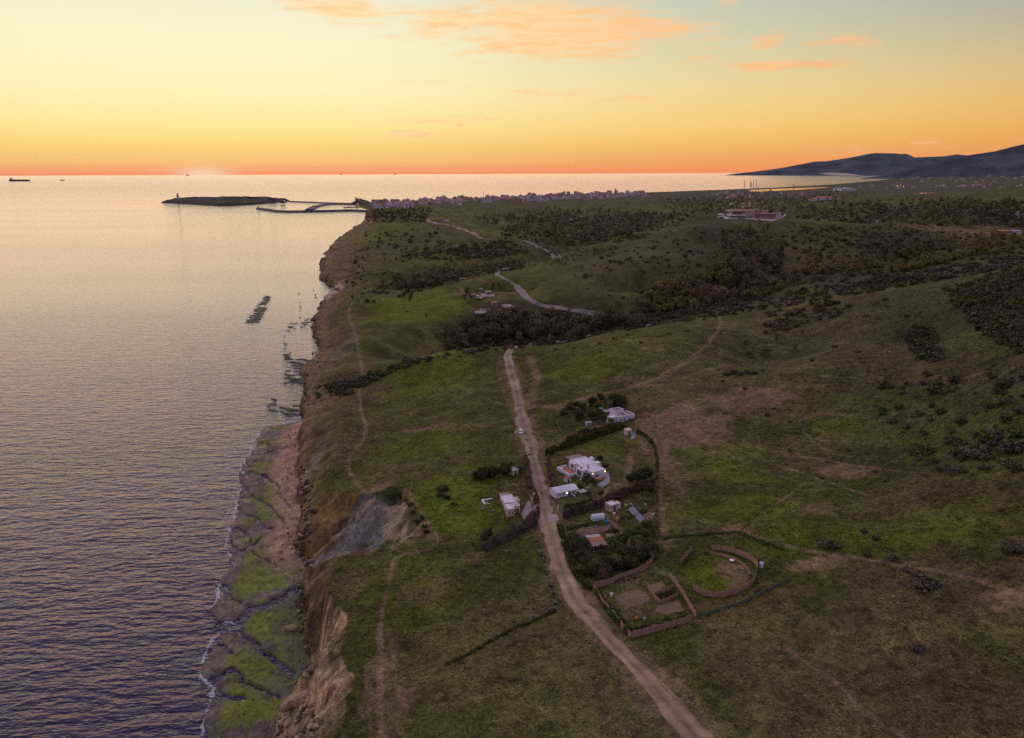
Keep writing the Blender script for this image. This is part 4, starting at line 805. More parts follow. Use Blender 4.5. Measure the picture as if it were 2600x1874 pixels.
for poly, n in ((DS([(2120, 650), (2268, 600), (2268, 760), (2190, 740), (2140, 700)]), 150), (DS([(2020, 720), (2070, 730), (2090, 800), (2040, 800), (2010, 760)]), 60), (DS([(1700, 690), (1850, 665), (1880, 690), (1760, 730), (1690, 740)]), 60), (DS([(1980, 520), (2268, 560), (2268, 590), (1900, 640), (1760, 640)]), 120), (DS([(1740, 500), (1980, 500), (1990, 540), (1800, 560)]), 70), (DS([(1400, 500), (1560, 500), (1560, 600), (1260, 620)]), 70), (DS([(1900, 850), (2268, 800), (2268, 1050), (2050, 1050)]), 60),
                (DS([(730, 640), (800, 600), (900, 600), (900, 640), (800, 680)]), 50), (DS([(800, 520), (980, 500), (1000, 560), (780, 600)]), 70), (DS([(690, 860), (780, 850), (800, 880), (700, 880)]), 16), (DS([(1300, 460), (1440, 440), (1640, 440), (1600, 450)]), 50), (DS([(1000, 785), (1020, 700), (1150, 690), (1430, 708), (1430, 725), (1150, 772)]), 240), (DS([(1430, 725), (1440, 690), (1800, 640), (2268, 560), (2268, 590), (1800, 670)]), 420), (DS([(1540, 670), (1600, 510), (1750, 520), (1720, 620), (1620, 690)]), 260), (DS([(880, 660), (900, 635), (1060, 590), (1160, 575), (1160, 595), (1050, 615)]), 200), (DS([(1100, 520), (1200, 470), (1500, 470), (1540, 480), (1400, 535), (1250, 550)]), 380), (DS([(1740, 485), (1900, 450), (2268, 445), (2268, 505), (1900, 495)]), 420), (DS([(1440, 440), (1700, 425), (1950, 425), (1750, 470), (1500, 475)]), 300), (DS([(800, 490), (830, 465), (960, 462), (940, 495)]), 120), (DS([(880, 570), (1120, 530), (1180, 560), (1000, 580)]), 160), (DS([(1740, 505), (2000, 500), (2268, 520), (2268, 560), (1980, 610), (1780, 610)]), 260), (DS([(690, 860), (800, 840), (900, 800), (1000, 785), (900, 815), (800, 860)]), 70), (DS([(2080, 640), (2268, 590), (2268, 790), (2170, 740)]), 180)):
    for p in scatter_poly(poly, int(n * 1.7)): SCR.append((p, random.uniform(.5, 1.6) * random.choice([.7, 1, 1.3]) * (1.7 if p.y > 1200 else 1.1), random.choice(['shrub_dark', 'shrub_mauve', 'shrub_dark', 'shrub_green'])))
stuff_cloud('scrub', SCR, 'low dark and purplish scrub covering the far slopes', 'scrub')
for i, (x, y, s, k) in enumerate([(975, 1098, 1, 'shrub_dark'), (990, 1105, 1, 'shrub_dark'), (1005, 1120, .9, 'shrub_green'), (925, 1158, 1.0, 'shrub_dark'), (940, 1168, .8, 'shrub_green'), (935, 1148, .7, 'shrub_dark'), (910, 1120, .9, 'shrub_dark'), (900, 1110, .7, 'shrub_green'), (885, 1100, 1.1, 'shrub_dark'), (870, 1102, .8, 'shrub_green'), (915, 1135, .7, 'shrub_green'), (945, 1180, .7, 'shrub_dark')]):
    plant('shrub', k, G(x * D, y * D), s, 'dark bush on the rim of the grey landslip above the shore', 'bush', 'bushes on the rim of the landslip')
# ------------------------------------------------------------------ near houses and gardens
VW = mat('villa_white', (.80, .74, .78), .85, .06, .8, bump=.15, bscale=3); CREAM = mat('cream_render', (.66, .54, .46), .88, .08, .8, bump=.15, bscale=3); ROOFW = mat('white_roof', (.68, .65, .72), .8, .12, .5)
TERRAC = mat('terracotta_tiles', (.42, .15, .09), .8, .2, 2.5); PINKH = mat('pink_render', (.62, .44, .37), .88, .08, .8); GLASS = mat('window_glass', (.045, .06, .075), .12, spec=.6); FRAME = mat('window_frame', (.42, .38, .36), .6); REEDROOF = mat('reed_roof', (.30, .215, .185), .95, .3, 3, bump=.5, bscale=12)
WOOD_M = mat('weathered_wood', (.24, .16, .11), .9, .3, 3); GREYW = mat('grey_sheet', (.34, .30, .30), .7, .2, 1.5, bump=.3, bscale=6); BLUE = mat('blue_plastic', (.03, .22, .52), .5); DOORB = mat('dark_door', (.08, .06, .06), .7); CONC = mat('concrete', (.40, .33, .30), .92, .2, 1.2, bump=.3, bscale=6); METAL = mat('galvanised', (.5, .5, .52), .45, .1, 2, metallic=.6)
BROWNROOF = mat('brown_roof_deck', (.24, .17, .14), .9, .2, 1)
def frame(A, B):
    """local frame on the ground: origin at A, x towards B (photo pixels)"""
    a, b = GL([A, B]); return a, math.atan2(b.y - a.y, b.x - a.x), (b.xy - a.xy).length
def house(name, A, B, label, cat='house', yaw=None, dz=0.0):
    a, r, L = frame(A, B); return empty(name, a + Vector((0, 0, dz)), r if yaw is None else yaw, label, cat), L
def P_(o, name, m, *boxes, taper=0):
    mb = MB()
    for b in boxes: mb.box(*b, taper=taper)
    return mb.build(name, m, o)
def window(o, x0, x1, y0, y1, z0, z1, n=2, glass=None):
    """window on a wall: axis along x if y0 == y1, else along y; pane proud of the wall, frame round it"""
    f = .07
    if abs(y1 - y0) < 1e-6:
        w = P_(o, 'window', FRAME, (x0, x1, y0 - .05, y0 + .03, z0, z0 + f), (x0, x1, y0 - .05, y0 + .03, z1 - f, z1), *[(x0 + (x1 - x0) * k / n - (f / 2 if 0 < k < n else (0 if k == 0 else f)), x0 + (x1 - x0) * k / n + (f / 2 if 0 < k < n else (f if k == 0 else 0)), y0 - .05, y0 + .03, z0 + f, z1 - f) for k in range(n + 1)])
        for k in range(n): P_(w, 'pane', glass or GLASS, (x0 + (x1 - x0) * k / n + f, x0 + (x1 - x0) * (k + 1) / n - f, y0 - .025, y0 + .02, z0 + f, z1 - f))
    else:
        w = P_(o, 'window', FRAME, (x0 - .05, x0 + .03, y0, y1, z0, z0 + f), (x0 - .05, x0 + .03, y0, y1, z1 - f, z1), *[(x0 - .05, x0 + .03, y0 + (y1 - y0) * k / n - (f / 2 if 0 < k < n else (0 if k == 0 else f)), y0 + (y1 - y0) * k / n + (f / 2 if 0 < k < n else (f if k == 0 else 0)), z0 + f, z1 - f) for k in range(n + 1)])
        for k in range(n): P_(w, 'pane', glass or GLASS, (x0 - .025, x0 + .02, y0 + (y1 - y0) * k / n + f, y0 + (y1 - y0) * (k + 1) / n - f, z0 + f, z1 - f))
    return w
def flat_roof(o, x0, x1, y0, y1, h, m, rim=.28, name='roof', wall=None):
    P_(o, name, m, (x0 + .2, x1 - .2, y0 + .2, y1 - .2, h - .1, h + .03))
    t = .22; P_(o, 'parapet', wall or VW, (x0 - .02, x1 + .02, y0 - .02, y0 + t, h + .001, h + rim), (x0 - .02, x1 + .02, y1 - t, y1 + .02, h + .001, h + rim), (x0 - .02, x0 + t, y0 + t, y1 - t, h + .001, h + rim), (x1 - t, x1 + .02, y0 + t, y1 - t, h + .001, h + rim))
def lamp(o, x, y, z, m, r=.16):
    MB().lathe([(0, -r), (r * .8, -r * .6), (r, 0), (r * .8, r * .6), (0, r)], 8, (x, y, z)).build('wall_lamp', m, o)
def pergola(o, x0, x1, y0, y1, h, n=9, m=REEDROOF):
    """open roof of slats on posts"""
    for i in range(n): xx = x0 + (x1 - x0) * i / n; P_(o, 'slat', m, (xx, xx + (x1 - x0) / n * .86, y0, y1, h + .12, h + .2))
    P_(o, 'beam', WOOD_M, (x0, x1, y0 + .1, y0 + .25, h, h + .12), (x0, x1, y1 - .25, y1 - .1, h, h + .12))
    for px, py in ((x0 + .1, y0 + .1), (x1 - .25, y0 + .1), (x0 + .1, y1 - .25), (x1 - .25, y1 - .25)): P_(o, 'post', WOOD_M, (px, px + .14, py, py + .14, -.6, h))
LAMPW = mat('house_lamp', (1, .85, .5), emit=(1, .72, .3, 4)); LAMPB = mat('house_lamp_cool', (1, .95, .9), emit=(1, .92, .85, 4))

# white villa
v, L = house('white_villa', (1503.6, 1219), (1530.6, 1212), 'large white flat roofed villa with red terraces inside the hedged plot')
P_(v, 'wall', VW, (0, 6.6, 0, 8, -1, 3.1), (.5, 8.2, 8, 16.5, -1, 3.0)); P_(v, 'bay_wall', VW, (-2.2, 0, 3.8, 8.4, -1, 3.0)); P_(v, 'side_wall', VW, (-.4, .5, 12, 16.2, -1, 2.95))
flat_roof(v, 0, 6.6, 0, 8, 3.1, ROOFW); flat_roof(v, .5, 8.2, 8.02, 16.5, 3.0, ROOFW); flat_roof(v, -2.2, -.02, 3.8, 8.4, 3.0, ROOFW); P_(v, 'roof_upstand', VW, (6.7, 8.6, 6.0, 7.9, -.6, 3.9)); P_(v, 'roof_upstand', VW, (8.25, 9.4, 11.5, 13.5, -.6, 3.9))
window(v, -2.2, -2.2, 4.6, 7.4, .5, 2.5, 2); window(v, -1.7, -.6, 3.8, 3.8, 1.3, 2.1, 1); window(v, 0, 0, .8, 2.6, .4, 2.2, 2); window(v, 1.5, 3.2, 0, 0, 1.0, 2.0, 2); window(v, -.4, -.4, 12.8, 14.4, .6, 2.3, 2); window(v, .5, .5, 9.2, 11.2, .2, 2.3, 3)
P_(v, 'door', DOORB, (-.06, .02, 2.75, 3.65, 0, 2.1)); P_(v, 'chimney', TERRAC, (1.2, 1.75, 4.6, 5.15, 3.14, 4.3)); P_(v, 'vent', DOORB, (-1.2, -.8, 6.2, 6.6, 3.04, 3.5), (-.7, -.4, 7.2, 7.5, 3.04, 3.4))
P_(v, 'front_terrace', TERRAC, (-2.4, 7.6, -1.7, -.02, -1.2, .08), (-2.4, -.02, -.02, 3.78, -1.2, .075)); P_(v, 'side_terrace', TERRAC, (-5.2, -.42, 8.42, 17, -1.6, .1)); P_(v, 'terrace_wall', VW, (-5.6, -5.22, 8, 17.4, -1.8, .8), (-5.22, -2.25, 8.02, 8.4, -1.8, .8), (-5.22, -.5, 17.02, 17.4, -1.6, .8))
P_(v, 'step', VW, (-3.6, -2.45, 2.4, 3.7, -1.4, -.15), (-4.4, -3.62, 2.4, 3.7, -1.6, -.5)); pergola(v, 1.2, 8.4, 16.9, 21.4, 2.5, 12); P_(v, 'garden_bench', VW, (-4.8, -3.2, 15.6, 16.2, .1, .55))
lamp(v, 6.3, -.16, 2.55, LAMPW, .2); lamp(v, .25, -.12, 2.7, LAMPW, .13)
# long white shed
s, L = house('long_shed', (1411.6, 1267.3), (1467, 1253), 'long white gabled shed with a lit door beside the road hedge', 'shed')
P_(s, 'wall', VW, (0, L, 0, 5.2, -1, 2.3)); mb = MB(); mb.add([(0, 0, 2.3), (0, 5.2, 2.3), (0, 2.9, 3.35), (.2, 0, 2.3), (.2, 5.2, 2.3), (.2, 2.9, 3.35)], [(0, 2, 1), (3, 4, 5), (0, 3, 5, 2), (1, 2, 5, 4)]); mb.add([(L - .2, 0, 2.3), (L - .2, 5.2, 2.3), (L - .2, 2.9, 3.35), (L, 0, 2.3), (L, 5.2, 2.3), (L, 2.9, 3.35)], [(0, 2, 1), (3, 4, 5), (0, 3, 5, 2), (1, 2, 5, 4)]); mb.build('gable', VW, s)
MB().gable(0, L, 0, 5.2, 2.32, 3.38, .25, .1, 2.9).build('roof', ROOFW, s); P_(s, 'door', DOORB, (L * .56, L * .66, -.05, .02, 0, 1.95)); P_(s, 'door_canopy', TERRAC, (L * .5, L * .72, -1.1, -.02, 2.05, 2.15)); window(s, L * .3, L * .38, 0, 0, 1.2, 1.7, 1); window(s, L * .14, L * .2, 0, 0, 1.2, 1.7, 1); window(s, L * .76, L * .84, 0, 0, 1.1, 1.8, 1); lamp(s, L * .5, -.14, 1.7, LAMPB, .22)
P_(s, 'doorstep', TERRAC, (L * .5, L * .95, -2.6, -.08, -.6, .06)); P_(s, 'side_wall', VW, (L * .72, L * .75, -2.4, -.1, -.4, .9))
# small white hut with a red pyramid roof
h_, L = house('garden_hut', (1439, 1227), (1450, 1224), 'tiny white hut with a red pyramid roof on the lawn', 'hut'); P_(h_, 'wall', VW, (0, 1.8, 0, 1.8, -.5, 1.9)); MB().hip(0, 1.8, 0, 1.8, 1.95, 2.7, .2, .02).build('roof', TERRAC, h_); P_(h_, 'door', DOORB, (.5, 1.2, -.05, .02, 0, 1.5))
# open sided shelter beside the shed
o, L = house('shelter', (1474, 1263), (1488, 1259), 'flat pale roofed shelter on posts right of the long white shed', 'shelter'); P_(o, 'roof', CONC, (-.2, 3.0, -.2, 2.6, 1.9, 2.02)); [P_(o, 'post', WOOD_M, (x, x + .1, y, y + .1, -.4, 1.9)) for x in (0, 2.6) for y in (0, 2.2)]; P_(o, 'bench', BLUE, (.3, 1.2, .1, .5, .3, .4), (.35, .42, .15, .45, -.3, .3), (1.08, 1.15, .15, .45, -.3, .3))
# cream house by the road
c, L = house('cream_house', (1288, 1312.7), (1302.5, 1309.5), 'cream flat roofed house with a sloping flue left of the road', yaw=math.radians(13))
P_(c, 'wall', CREAM, (0, 2.7, 0, 5, -1.2, 2.9), (0, 4.6, 5, 12.5, -1.2, 3.1)); P_(c, 'porch_wall', CREAM, (2.7, 5.2, 1.6, 5, -1.2, 3.0)); P_(c, 'tower', CREAM, (4.6, 6.0, 5.02, 8.4, -1.2, 3.6))
flat_roof(c, 0, 2.7, 0, 5, 2.9, ROOFW, .2, wall=CREAM); flat_roof(c, 0, 4.6, 5.02, 12.5, 3.1, ROOFW, .25, wall=CREAM); flat_roof(c, 2.72, 5.2, 1.6, 5, 3.0, ROOFW, .2, wall=CREAM); flat_roof(c, 4.62, 6, 5.04, 8.4, 3.6, CREAM, .2, wall=CREAM)
window(c, .5, .9, 0, 0, .6, 1.9, 1); window(c, 1.7, 2.1, 0, 0, .6, 1.9, 1); window(c, 0, 0, 6, 7.6, .7, 2.1, 2); window(c, 0, 0, 9.2, 10.8, .7, 2.1, 2); window(c, 0, 0, 1.8, 2.8, .7, 2.1, 1); P_(c, 'door', DOORB, (3.9, 4.7, 1.55, 1.62, 0, 2.1)); window(c, 2.9, 3.6, 1.6, 1.6, .8, 1.8, 1)
mb = MB(); mb.tube((3.6, 2.6, 3.2), (5.0, 5.6, 4.5), .32, .28, 6); mb.build('flue', CREAM, c); P_(c, 'chimney', CREAM, (4.7, 5.3, 5.4, 6.0, 3.6, 5.0)); pergola(c, .3, 4.2, 12.9, 16.4, 2.3, 8); P_(c, 'path_wall', TERRAC, (-5.0, -.05, 9.6, 10, -.4, .35)); P_(c, 'porch_slab', CONC, (2.72, 6.2, -.6, 1.55, -.6, .05))
o, L = house('stone_terrace', (1232, 1281), (1254, 1277), 'pale curved stone seat terrace left of the cream house', 'terrace'); P_(o, 'paving', CONC, (0, 3.4, 0, 3, -.5, .1)); P_(o, 'seat', VW, (0, 3.6, 3.0, 3.5, -.5, .65), (-.5, -.02, -.2, 3.5, -.5, .65)); P_(o, 'table', DOORB, (1.2, 2.2, 1.0, 1.8, .62, .7), (1.6, 1.8, 1.3, 1.5, .1, .62))
def lounger(px, py, rz, label, m=WOOD_M):
    o = empty('sun_lounger', G(px, py), rz, label, 'lounger', 'loungers on the lawn'); P_(o, 'seat', m, (-.35, .35, -.9, .5, .3, .38)); mb = MB(); mb.add([(-.35, .5, .3), (.35, .5, .3), (.35, 1.1, .75), (-.35, 1.1, .75), (-.35, .5, .38), (.35, .5, .38), (.35, 1.1, .83), (-.35, 1.1, .83)], [(0, 3, 2, 1), (4, 5, 6, 7), (0, 1, 5, 4), (1, 2, 6, 5), (2, 3, 7, 6), (3, 0, 4, 7)]); mb.build('backrest', m, o)
    for x in (-.3, .24):
        for y in (-.85, .4): P_(o, 'leg', m, (x, x + .06, y, y + .06, -.2, .3))
lounger(1223, 1294, .9, 'brown lounger on the lawn left of the cream house, left of a pair'); lounger(1228, 1291, .9, 'brown lounger on the lawn left of the cream house, right of a pair')
o = empty('garden_table', G(1252, 1300), .4, 'small dark garden table with stools on the lawn by the cream house', 'table'); MB().lathe([(0, .68), (.6, .68), (.6, .75), (0, .75)], 12).build('table_top', WOOD_M, o); MB().tube((0, 0, -.2), (0, 0, .68), .08, .06, 6).build('leg', WOOD_M, o); [MB().lathe([(0, -.2), (.2, -.2), (.22, .42), (0, .42)], 8, (math.cos(a) * 1.0, math.sin(a) * 1.0, 0)).build('stool', WOOD_M, o) for a in (0, 1.6, 3.1, 4.7)]
# grey shed in the hedge corner
o, L = house('grey_shed', (1302, 1208), (1318, 1203), 'small grey roofed shed in the dark hedge corner left of the road', 'shed'); P_(o, 'wall', CREAM, (0, 3, 0, 3.4, -.6, 1.9)); P_(o, 'roof', GREYW, (-.3, 3.3, -.3, 3.7, 1.92, 2.05)); P_(o, 'door', DOORB, (1.1, 1.9, -.05, .02, 0, 1.7))
# upper house with parapeted decks
u_, L = house('upper_house', (1571, 1074.6), (1611.6, 1061), 'white house with brown parapeted roof decks at the top of the hamlet')
P_(u_, 'wall', VW, (0, L, 0, 6.2, -1.2, 2.7)); P_(u_, 'left_wing', VW, (-3.4, -.02, 1.6, 6.0, -1.2, 2.5)); P_(u_, 'upper_room', VW, (1.4, 7.2, 6.22, 10.4, -1, 3.9)); P_(u_, 'partition', VW, (L * .66, L * .68, .3, 5.9, 2.75, 3.3), (L * .22, L * .24, .3, 5.9, 2.75, 3.3))
flat_roof(u_, 0, L, 0, 6.2, 2.7, BROWNROOF, .6); flat_roof(u_, -3.4, -.04, 1.6, 6.0, 2.5, ROOFW, .35); flat_roof(u_, 1.4, 7.2, 6.24, 10.4, 3.9, BROWNROOF, .4)
P_(u_, 'door', DOORB, (L * .1, L * .16, -.05, .02, 0, 2)); window(u_, L * .3, L * .42, 0, 0, .8, 1.9, 2); window(u_, L * .6, L * .72, 0, 0, .8, 1.9, 2); window(u_, -2.6, -1.4, 1.6, 1.6, .8, 1.8, 1); P_(u_, 'water_tank', VW, (L + .3, L + 2.0, 1.4, 3.2, -.6, 1.4))
# cube hut and round water tank
o, L = house('cube_hut', (1592, 1107), (1606, 1103), 'tan cube shaped hut at the top right corner of the villa lawn', 'hut'); P_(o, 'wall', CREAM, (0, 2.7, 0, 2.7, -.6, 2.6)); P_(o, 'roof', CREAM, (-.1, 2.8, -.1, 2.8, 2.602, 2.75)); P_(o, 'door', DOORB, (.9, 1.7, -.05, .02, 0, 1.9))
o = empty('water_tank', G(1609, 1112), 0, 'round white water tank with a blue lid beside the cube hut', 'tank'); MB().lathe([(0, -.4), (.85, -.4), (.85, 1.7), (0, 1.7)], 14).build('drum', VW, o); MB().lathe([(.9, 1.62), (.9, 1.95), (.5, 2.15), (0, 2.15)], 14).build('lid', BLUE, o); P_(o, 'plinth', CONC, (-1.6, 1.2, -1.2, 1.1, -.7, -.05))
# pink hut
o, L = house('pink_hut', (1552, 1301), (1571, 1294), 'pinkish hut with a rimmed flat roof and white annex in the garden', 'hut'); P_(o, 'wall', PINKH, (0, 3.2, 0, 3.2, -.8, 2.5)); flat_roof(o, -.15, 3.35, -.15, 3.35, 2.502, ROOFW, .25, wall=PINKH); P_(o, 'annex', VW, (3.22, 5.0, .6, 2.8, -.8, 2.2)); window(o, 0, 0, 1.4, 2.4, .8, 1.8, 1, mat('green_shutter', (.05, .2, .14), .6)); P_(o, 'door', DOORB, (1.2, 2, -.05, .02, 0, 1.9))
# greenhouse
POLY = mat('greenhouse_film', (.62, .66, .70), .35, .1, 1.2, spec=.5)
o, L = house('greenhouse', (1505, 1325), (1536, 1319), 'small ribbed greenhouse with milky film in the vegetable garden', 'greenhouse')
arch = [(2.8 * (.5 - .5 * math.cos(math.pi * k / 8)), 2.1 * math.sin(math.pi * k / 8) ** .7) for k in range(9)]
for k in range(8):
    x0, x1 = L * k / 8 + .02, L * (k + 1) / 8 - .02; mb = MB(); mb.add([(x, y, z) for x in (x0, x1) for y, z in arch], [(j, j + 1, 10 + j, 9 + j) for j in range(8)]); mb.build('film_panel', POLY, o)
for k in range(9):
    mb = MB(); x = L * k / 8; [mb.tube((x, arch[j][0], arch[j][1] + .02), (x, arch[j + 1][0], arch[j + 1][1] + .02), .04, .04, 4) for j in range(8)]; mb.build('rib', METAL, o)
for x in (0.03, L - .03): mb = MB(); mb.add([(x, y, z) for y, z in arch], [tuple(range(9))]); mb.build('end_panel', POLY, o)
# solar array: two banks of panels
PV = mat('solar_cells', (.035, .055, .16), .18, .12, 3, spec=.6)
a, b = GL([(1594, 1296), (1628, 1329)]); yaw = math.atan2(b.y - a.y, b.x - a.x); Ls = (b.xy - a.xy).length
o = empty('solar_array', a, yaw, 'long tilted array of blue solar panels in two banks in the garden', 'solar panels')
for k in range(10):
    x0 = Ls * k / 10 + (.25 if k > 4 else 0); w = Ls / 10 * .94
    MB().add([(x0, 0, .5), (x0 + w, 0, .5), (x0 + w, 1.9, 1.5), (x0, 1.9, 1.5), (x0, 0, .45), (x0 + w, 0, .45), (x0 + w, 1.9, 1.45), (x0, 1.9, 1.45)], [(0, 1, 2, 3), (7, 6, 5, 4), (0, 4, 5, 1), (1, 5, 6, 2), (2, 6, 7, 3), (3, 7, 4, 0)]).build('panel', PV, o)
P_(o, 'frame', METAL, (0, Ls + .2, -.03, .05, .4, .44), (0, Ls + .2, 1.84, 1.92, 1.38, 1.42)); [P_(o, 'leg', METAL, (Ls * f, Ls * f + .08, 1.8, 1.9, -.3, 1.38)) for f in (.02, .33, .66, .98)]; [P_(o, 'leg', METAL, (Ls * f, Ls * f + .08, 0, .1, -.3, .4)) for f in (.02, .33, .66, .98)]
# patched shack with a glazed front
k_, L = house('garden_shack', (1506.5, 1402), (1536, 1396), 'patched shack with glazed front and three stepped roofs in the garden', 'shack')
P_(k_, 'wall', PINKH, (-.3, L + .3, 2.2, 6.4, -.8, 2.4)); P_(k_, 'sill_wall', VW, (0, L, 0, .12, -.8, .3))
for i in range(5): x = L * i / 4; P_(k_, 'mullion', FRAME, (x - .06, x + .06, 0, .12, .3, 2.1))
for i in range(4): P_(k_, 'pane', GLASS, (L * i / 4 + .08, L * (i + 1) / 4 - .08, .04, .08, .3, 2.05))
P_(k_, 'lintel', FRAME, (-.06, L + .06, 0, .12, 2.1, 2.22))
def slope(o, name, m, x0, x1, y0, y1, z0, z1, th=.08): MB().add([(x0, y0, z0), (x1, y0, z0), (x1, y1, z1), (x0, y1, z1), (x0, y0, z0 + th), (x1, y0, z0 + th), (x1, y1, z1 + th), (x0, y1, z1 + th)], [(0, 3, 2, 1), (4, 5, 6, 7), (0, 1, 5, 4), (1, 2, 6, 5), (2, 3, 7, 6), (3, 0, 4, 7)]).build(name, m, o)
slope(k_, 'reed_roof', REEDROOF, -.5, L + .6, -.4, 2.1, 2.25, 2.6); slope(k_, 'tile_roof', TERRAC, -.4, L + .4, 2.0, 4.2, 2.7, 3.0); slope(k_, 'sheet_roof', GREYW, -.7, L + .1, 4.3, 6.9, 3.05, 2.7); P_(k_, 'gutter', FRAME, (-.7, L + .1, 4.2, 4.3, 2.95, 3.15))
o, L = house('plant_frame', (1541, 1371), (1562, 1368), 'pale wooden plant frame right of the glazed shack', 'frame'); [P_(o, 'post', CREAM, (x, x + .1, y, y + .1, -.3, 1.2)) for x in (0, 1.2, 2.4) for y in (0, 1.6)]; P_(o, 'rail', CREAM, (0, 2.5, 0, .1, 1.2, 1.3), (0, 2.5, 1.6, 1.7, 1.2, 1.3)); [P_(o, 'slat', CREAM, (x, x + .12, .1, 1.6, 1.2, 1.28)) for x in (.2, .7, 1.2, 1.7, 2.2)]
# sheds in the upper garden
o, L = house('blue_trim_shed', (1490, 1085), (1506, 1081), 'grey shed with a blue trimmed roof under trees in the upper garden', 'shed'); P_(o, 'wall', GREYW, (0, 2.8, 0, 2.4, -.6, 2)); P_(o, 'roof', GREYW, (-.2, 3, -.2, 2.6, 2.002, 2.1)); P_(o, 'fascia', BLUE, (-.22, 3.02, -.28, -.2, 1.9, 2.15))
o, L = house('tent_shelter', (1536, 1054), (1556, 1050), 'grey peaked canvas shelter between trees in the upper garden', 'shelter'); MB().hip(0, 3.6, 0, 3.0, 1.6, 2.5, .2, .3).build('canvas', GREYW, o); [P_(o, 'post', METAL, (x, x + .08, y, y + .08, -.4, 1.6)) for x in (0, 3.4) for y in (0, 2.8)]
o = empty('parasol', G(1526, 1046), 0, 'small turquoise parasol in the upper garden', 'parasol'); MB().lathe([(1.3, 1.9), (.7, 2.25), (0, 2.5)], 8).build('canopy', mat('turquoise', (.12, .42, .42), .8), o); MB().tube((0, 0, -.2), (0, 0, 2.45), .04, .04, 6).build('pole', METAL, o)
# little things in the gardens
def drum(px, py, r, h, m, label, name='barrel', cat='barrel', group=None, lid=None):
    o = empty(name, G(px, py), random.random(), label, cat, group); MB().lathe([(0, -.1), (r * .92, -.1), (r, h * .5), (r * .94, h), (r * .8, h), (r * .78, h * .85), (0, h * .85)], 12).build('body', m, o)
    MB().lathe([(r * 1.0, h * .96), (r * 1.06, h), (r * 1.0, h * 1.04), (r * .86, h * 1.04)], 12).build('rim', lid or m, o)
drum(1541, 1329, .55, 1.1, BLUE, 'bright blue barrel beside the tilled bed in the garden'); drum(1933, 1440, .6, 1.5, VW, 'white barrel standing outside the oval paddock fence'); drum(1552, 1514, .45, 1.0, VW, 'white tub in the near left corner of the walled garden', 'tub', 'tub'); drum(1616, 1573, .5, .7, mat('orange_plastic', (.5, .16, .04), .6), 'orange tub by the hedge of the walled garden', 'tub', 'tub'); drum(1637, 1575, .4, .8, GREYW, 'grey bin beside the orange tub', 'bin', 'bin'); drum(1559, 1307, .5, .8, VW, 'white tub before the pink hut, left one', 'tub', 'tub'); drum(1565, 1303, .45, .8, mat('red_plastic', (.5, .08, .05), .6), 'red topped tub before the pink hut', 'tub', 'tub'); drum(1659, 1309, .45, .7, VW, 'white tub against the garden fence right of the solar panels', 'tub', 'tub'); drum(1590, 1285, .6, .6, mat('yellow_green', (.4, .42, .12), .7), 'yellow green heap behind the pink hut', 'heap', 'heap')
for px, py, label, m in ((1604, 1283, 'leaning metal frame behind the solar panels', METAL), (1622, 1276, 'rusty red metal scrap pile behind the solar panels', mat('scrap_rust', (.28, .10, .06), .85, .3, 4)), (1640, 1284, 'pale sheet metal scrap near the right garden fence', CREAM), (1612, 1296, 'pale blue upturned boat shaped trough above the solar panels', mat('pale_blue', (.35, .45, .5), .6))):
    o = empty('scrap_pile', G(px, py), random.random() * 3, label, 'scrap', 'scrap behind the garden'); [MB().box(-.9 + .3 * i, .7 + .1 * i, -.1 + .25 * i, .05 + .25 * i, .1 * i, .5 + .18 * i, .04).build('sheet', m, o) for i in range(3)]
def chair(px, py, rz, m, label, group):
    o = empty('garden_chair', G(px, py), rz, label, 'chair', group); P_(o, 'seat', m, (-.3, .3, -.3, .3, .38, .44)); P_(o, 'backrest', m, (-.3, .3, .25, .32, .44, .95)); [P_(o, 'leg', m, (x, x + .06, y, y + .06, -.1, .38)) for x in (-.3, .24) for y in (-.3, .24)]
YEL = mat('yellow_plastic', (.62, .52, .18), .6)
chair(1878, 1442, .6, YEL, 'yellow garden chair in the oval paddock, left of a pair', 'chairs in the paddock'); chair(1884, 1446, 1.1, YEL, 'yellow garden chair in the oval paddock, right of a pair', 'chairs in the paddock')
o = empty('garden_table', G(1874, 1449), 0, 'low dark table beside the yellow chairs in the paddock', 'table'); P_(o, 'table_top', DOORB, (-.5, .5, -.35, .35, .5, .56)); [P_(o, 'leg', DOORB, (x, x + .05, y, y + .05, -.1, .5)) for x in (-.45, .4) for y in (-.3, .25)]
o = empty('garden_table', G(1858, 1427), 0, 'round white table against the inner paddock fence', 'table'); MB().lathe([(0, .62), (.75, .62), (.75, .7), (0, .7)], 14).build('table_top', VW, o); MB().tube((0, 0, -.1), (0, 0, .62), .1, .08, 6).build('leg', VW, o)

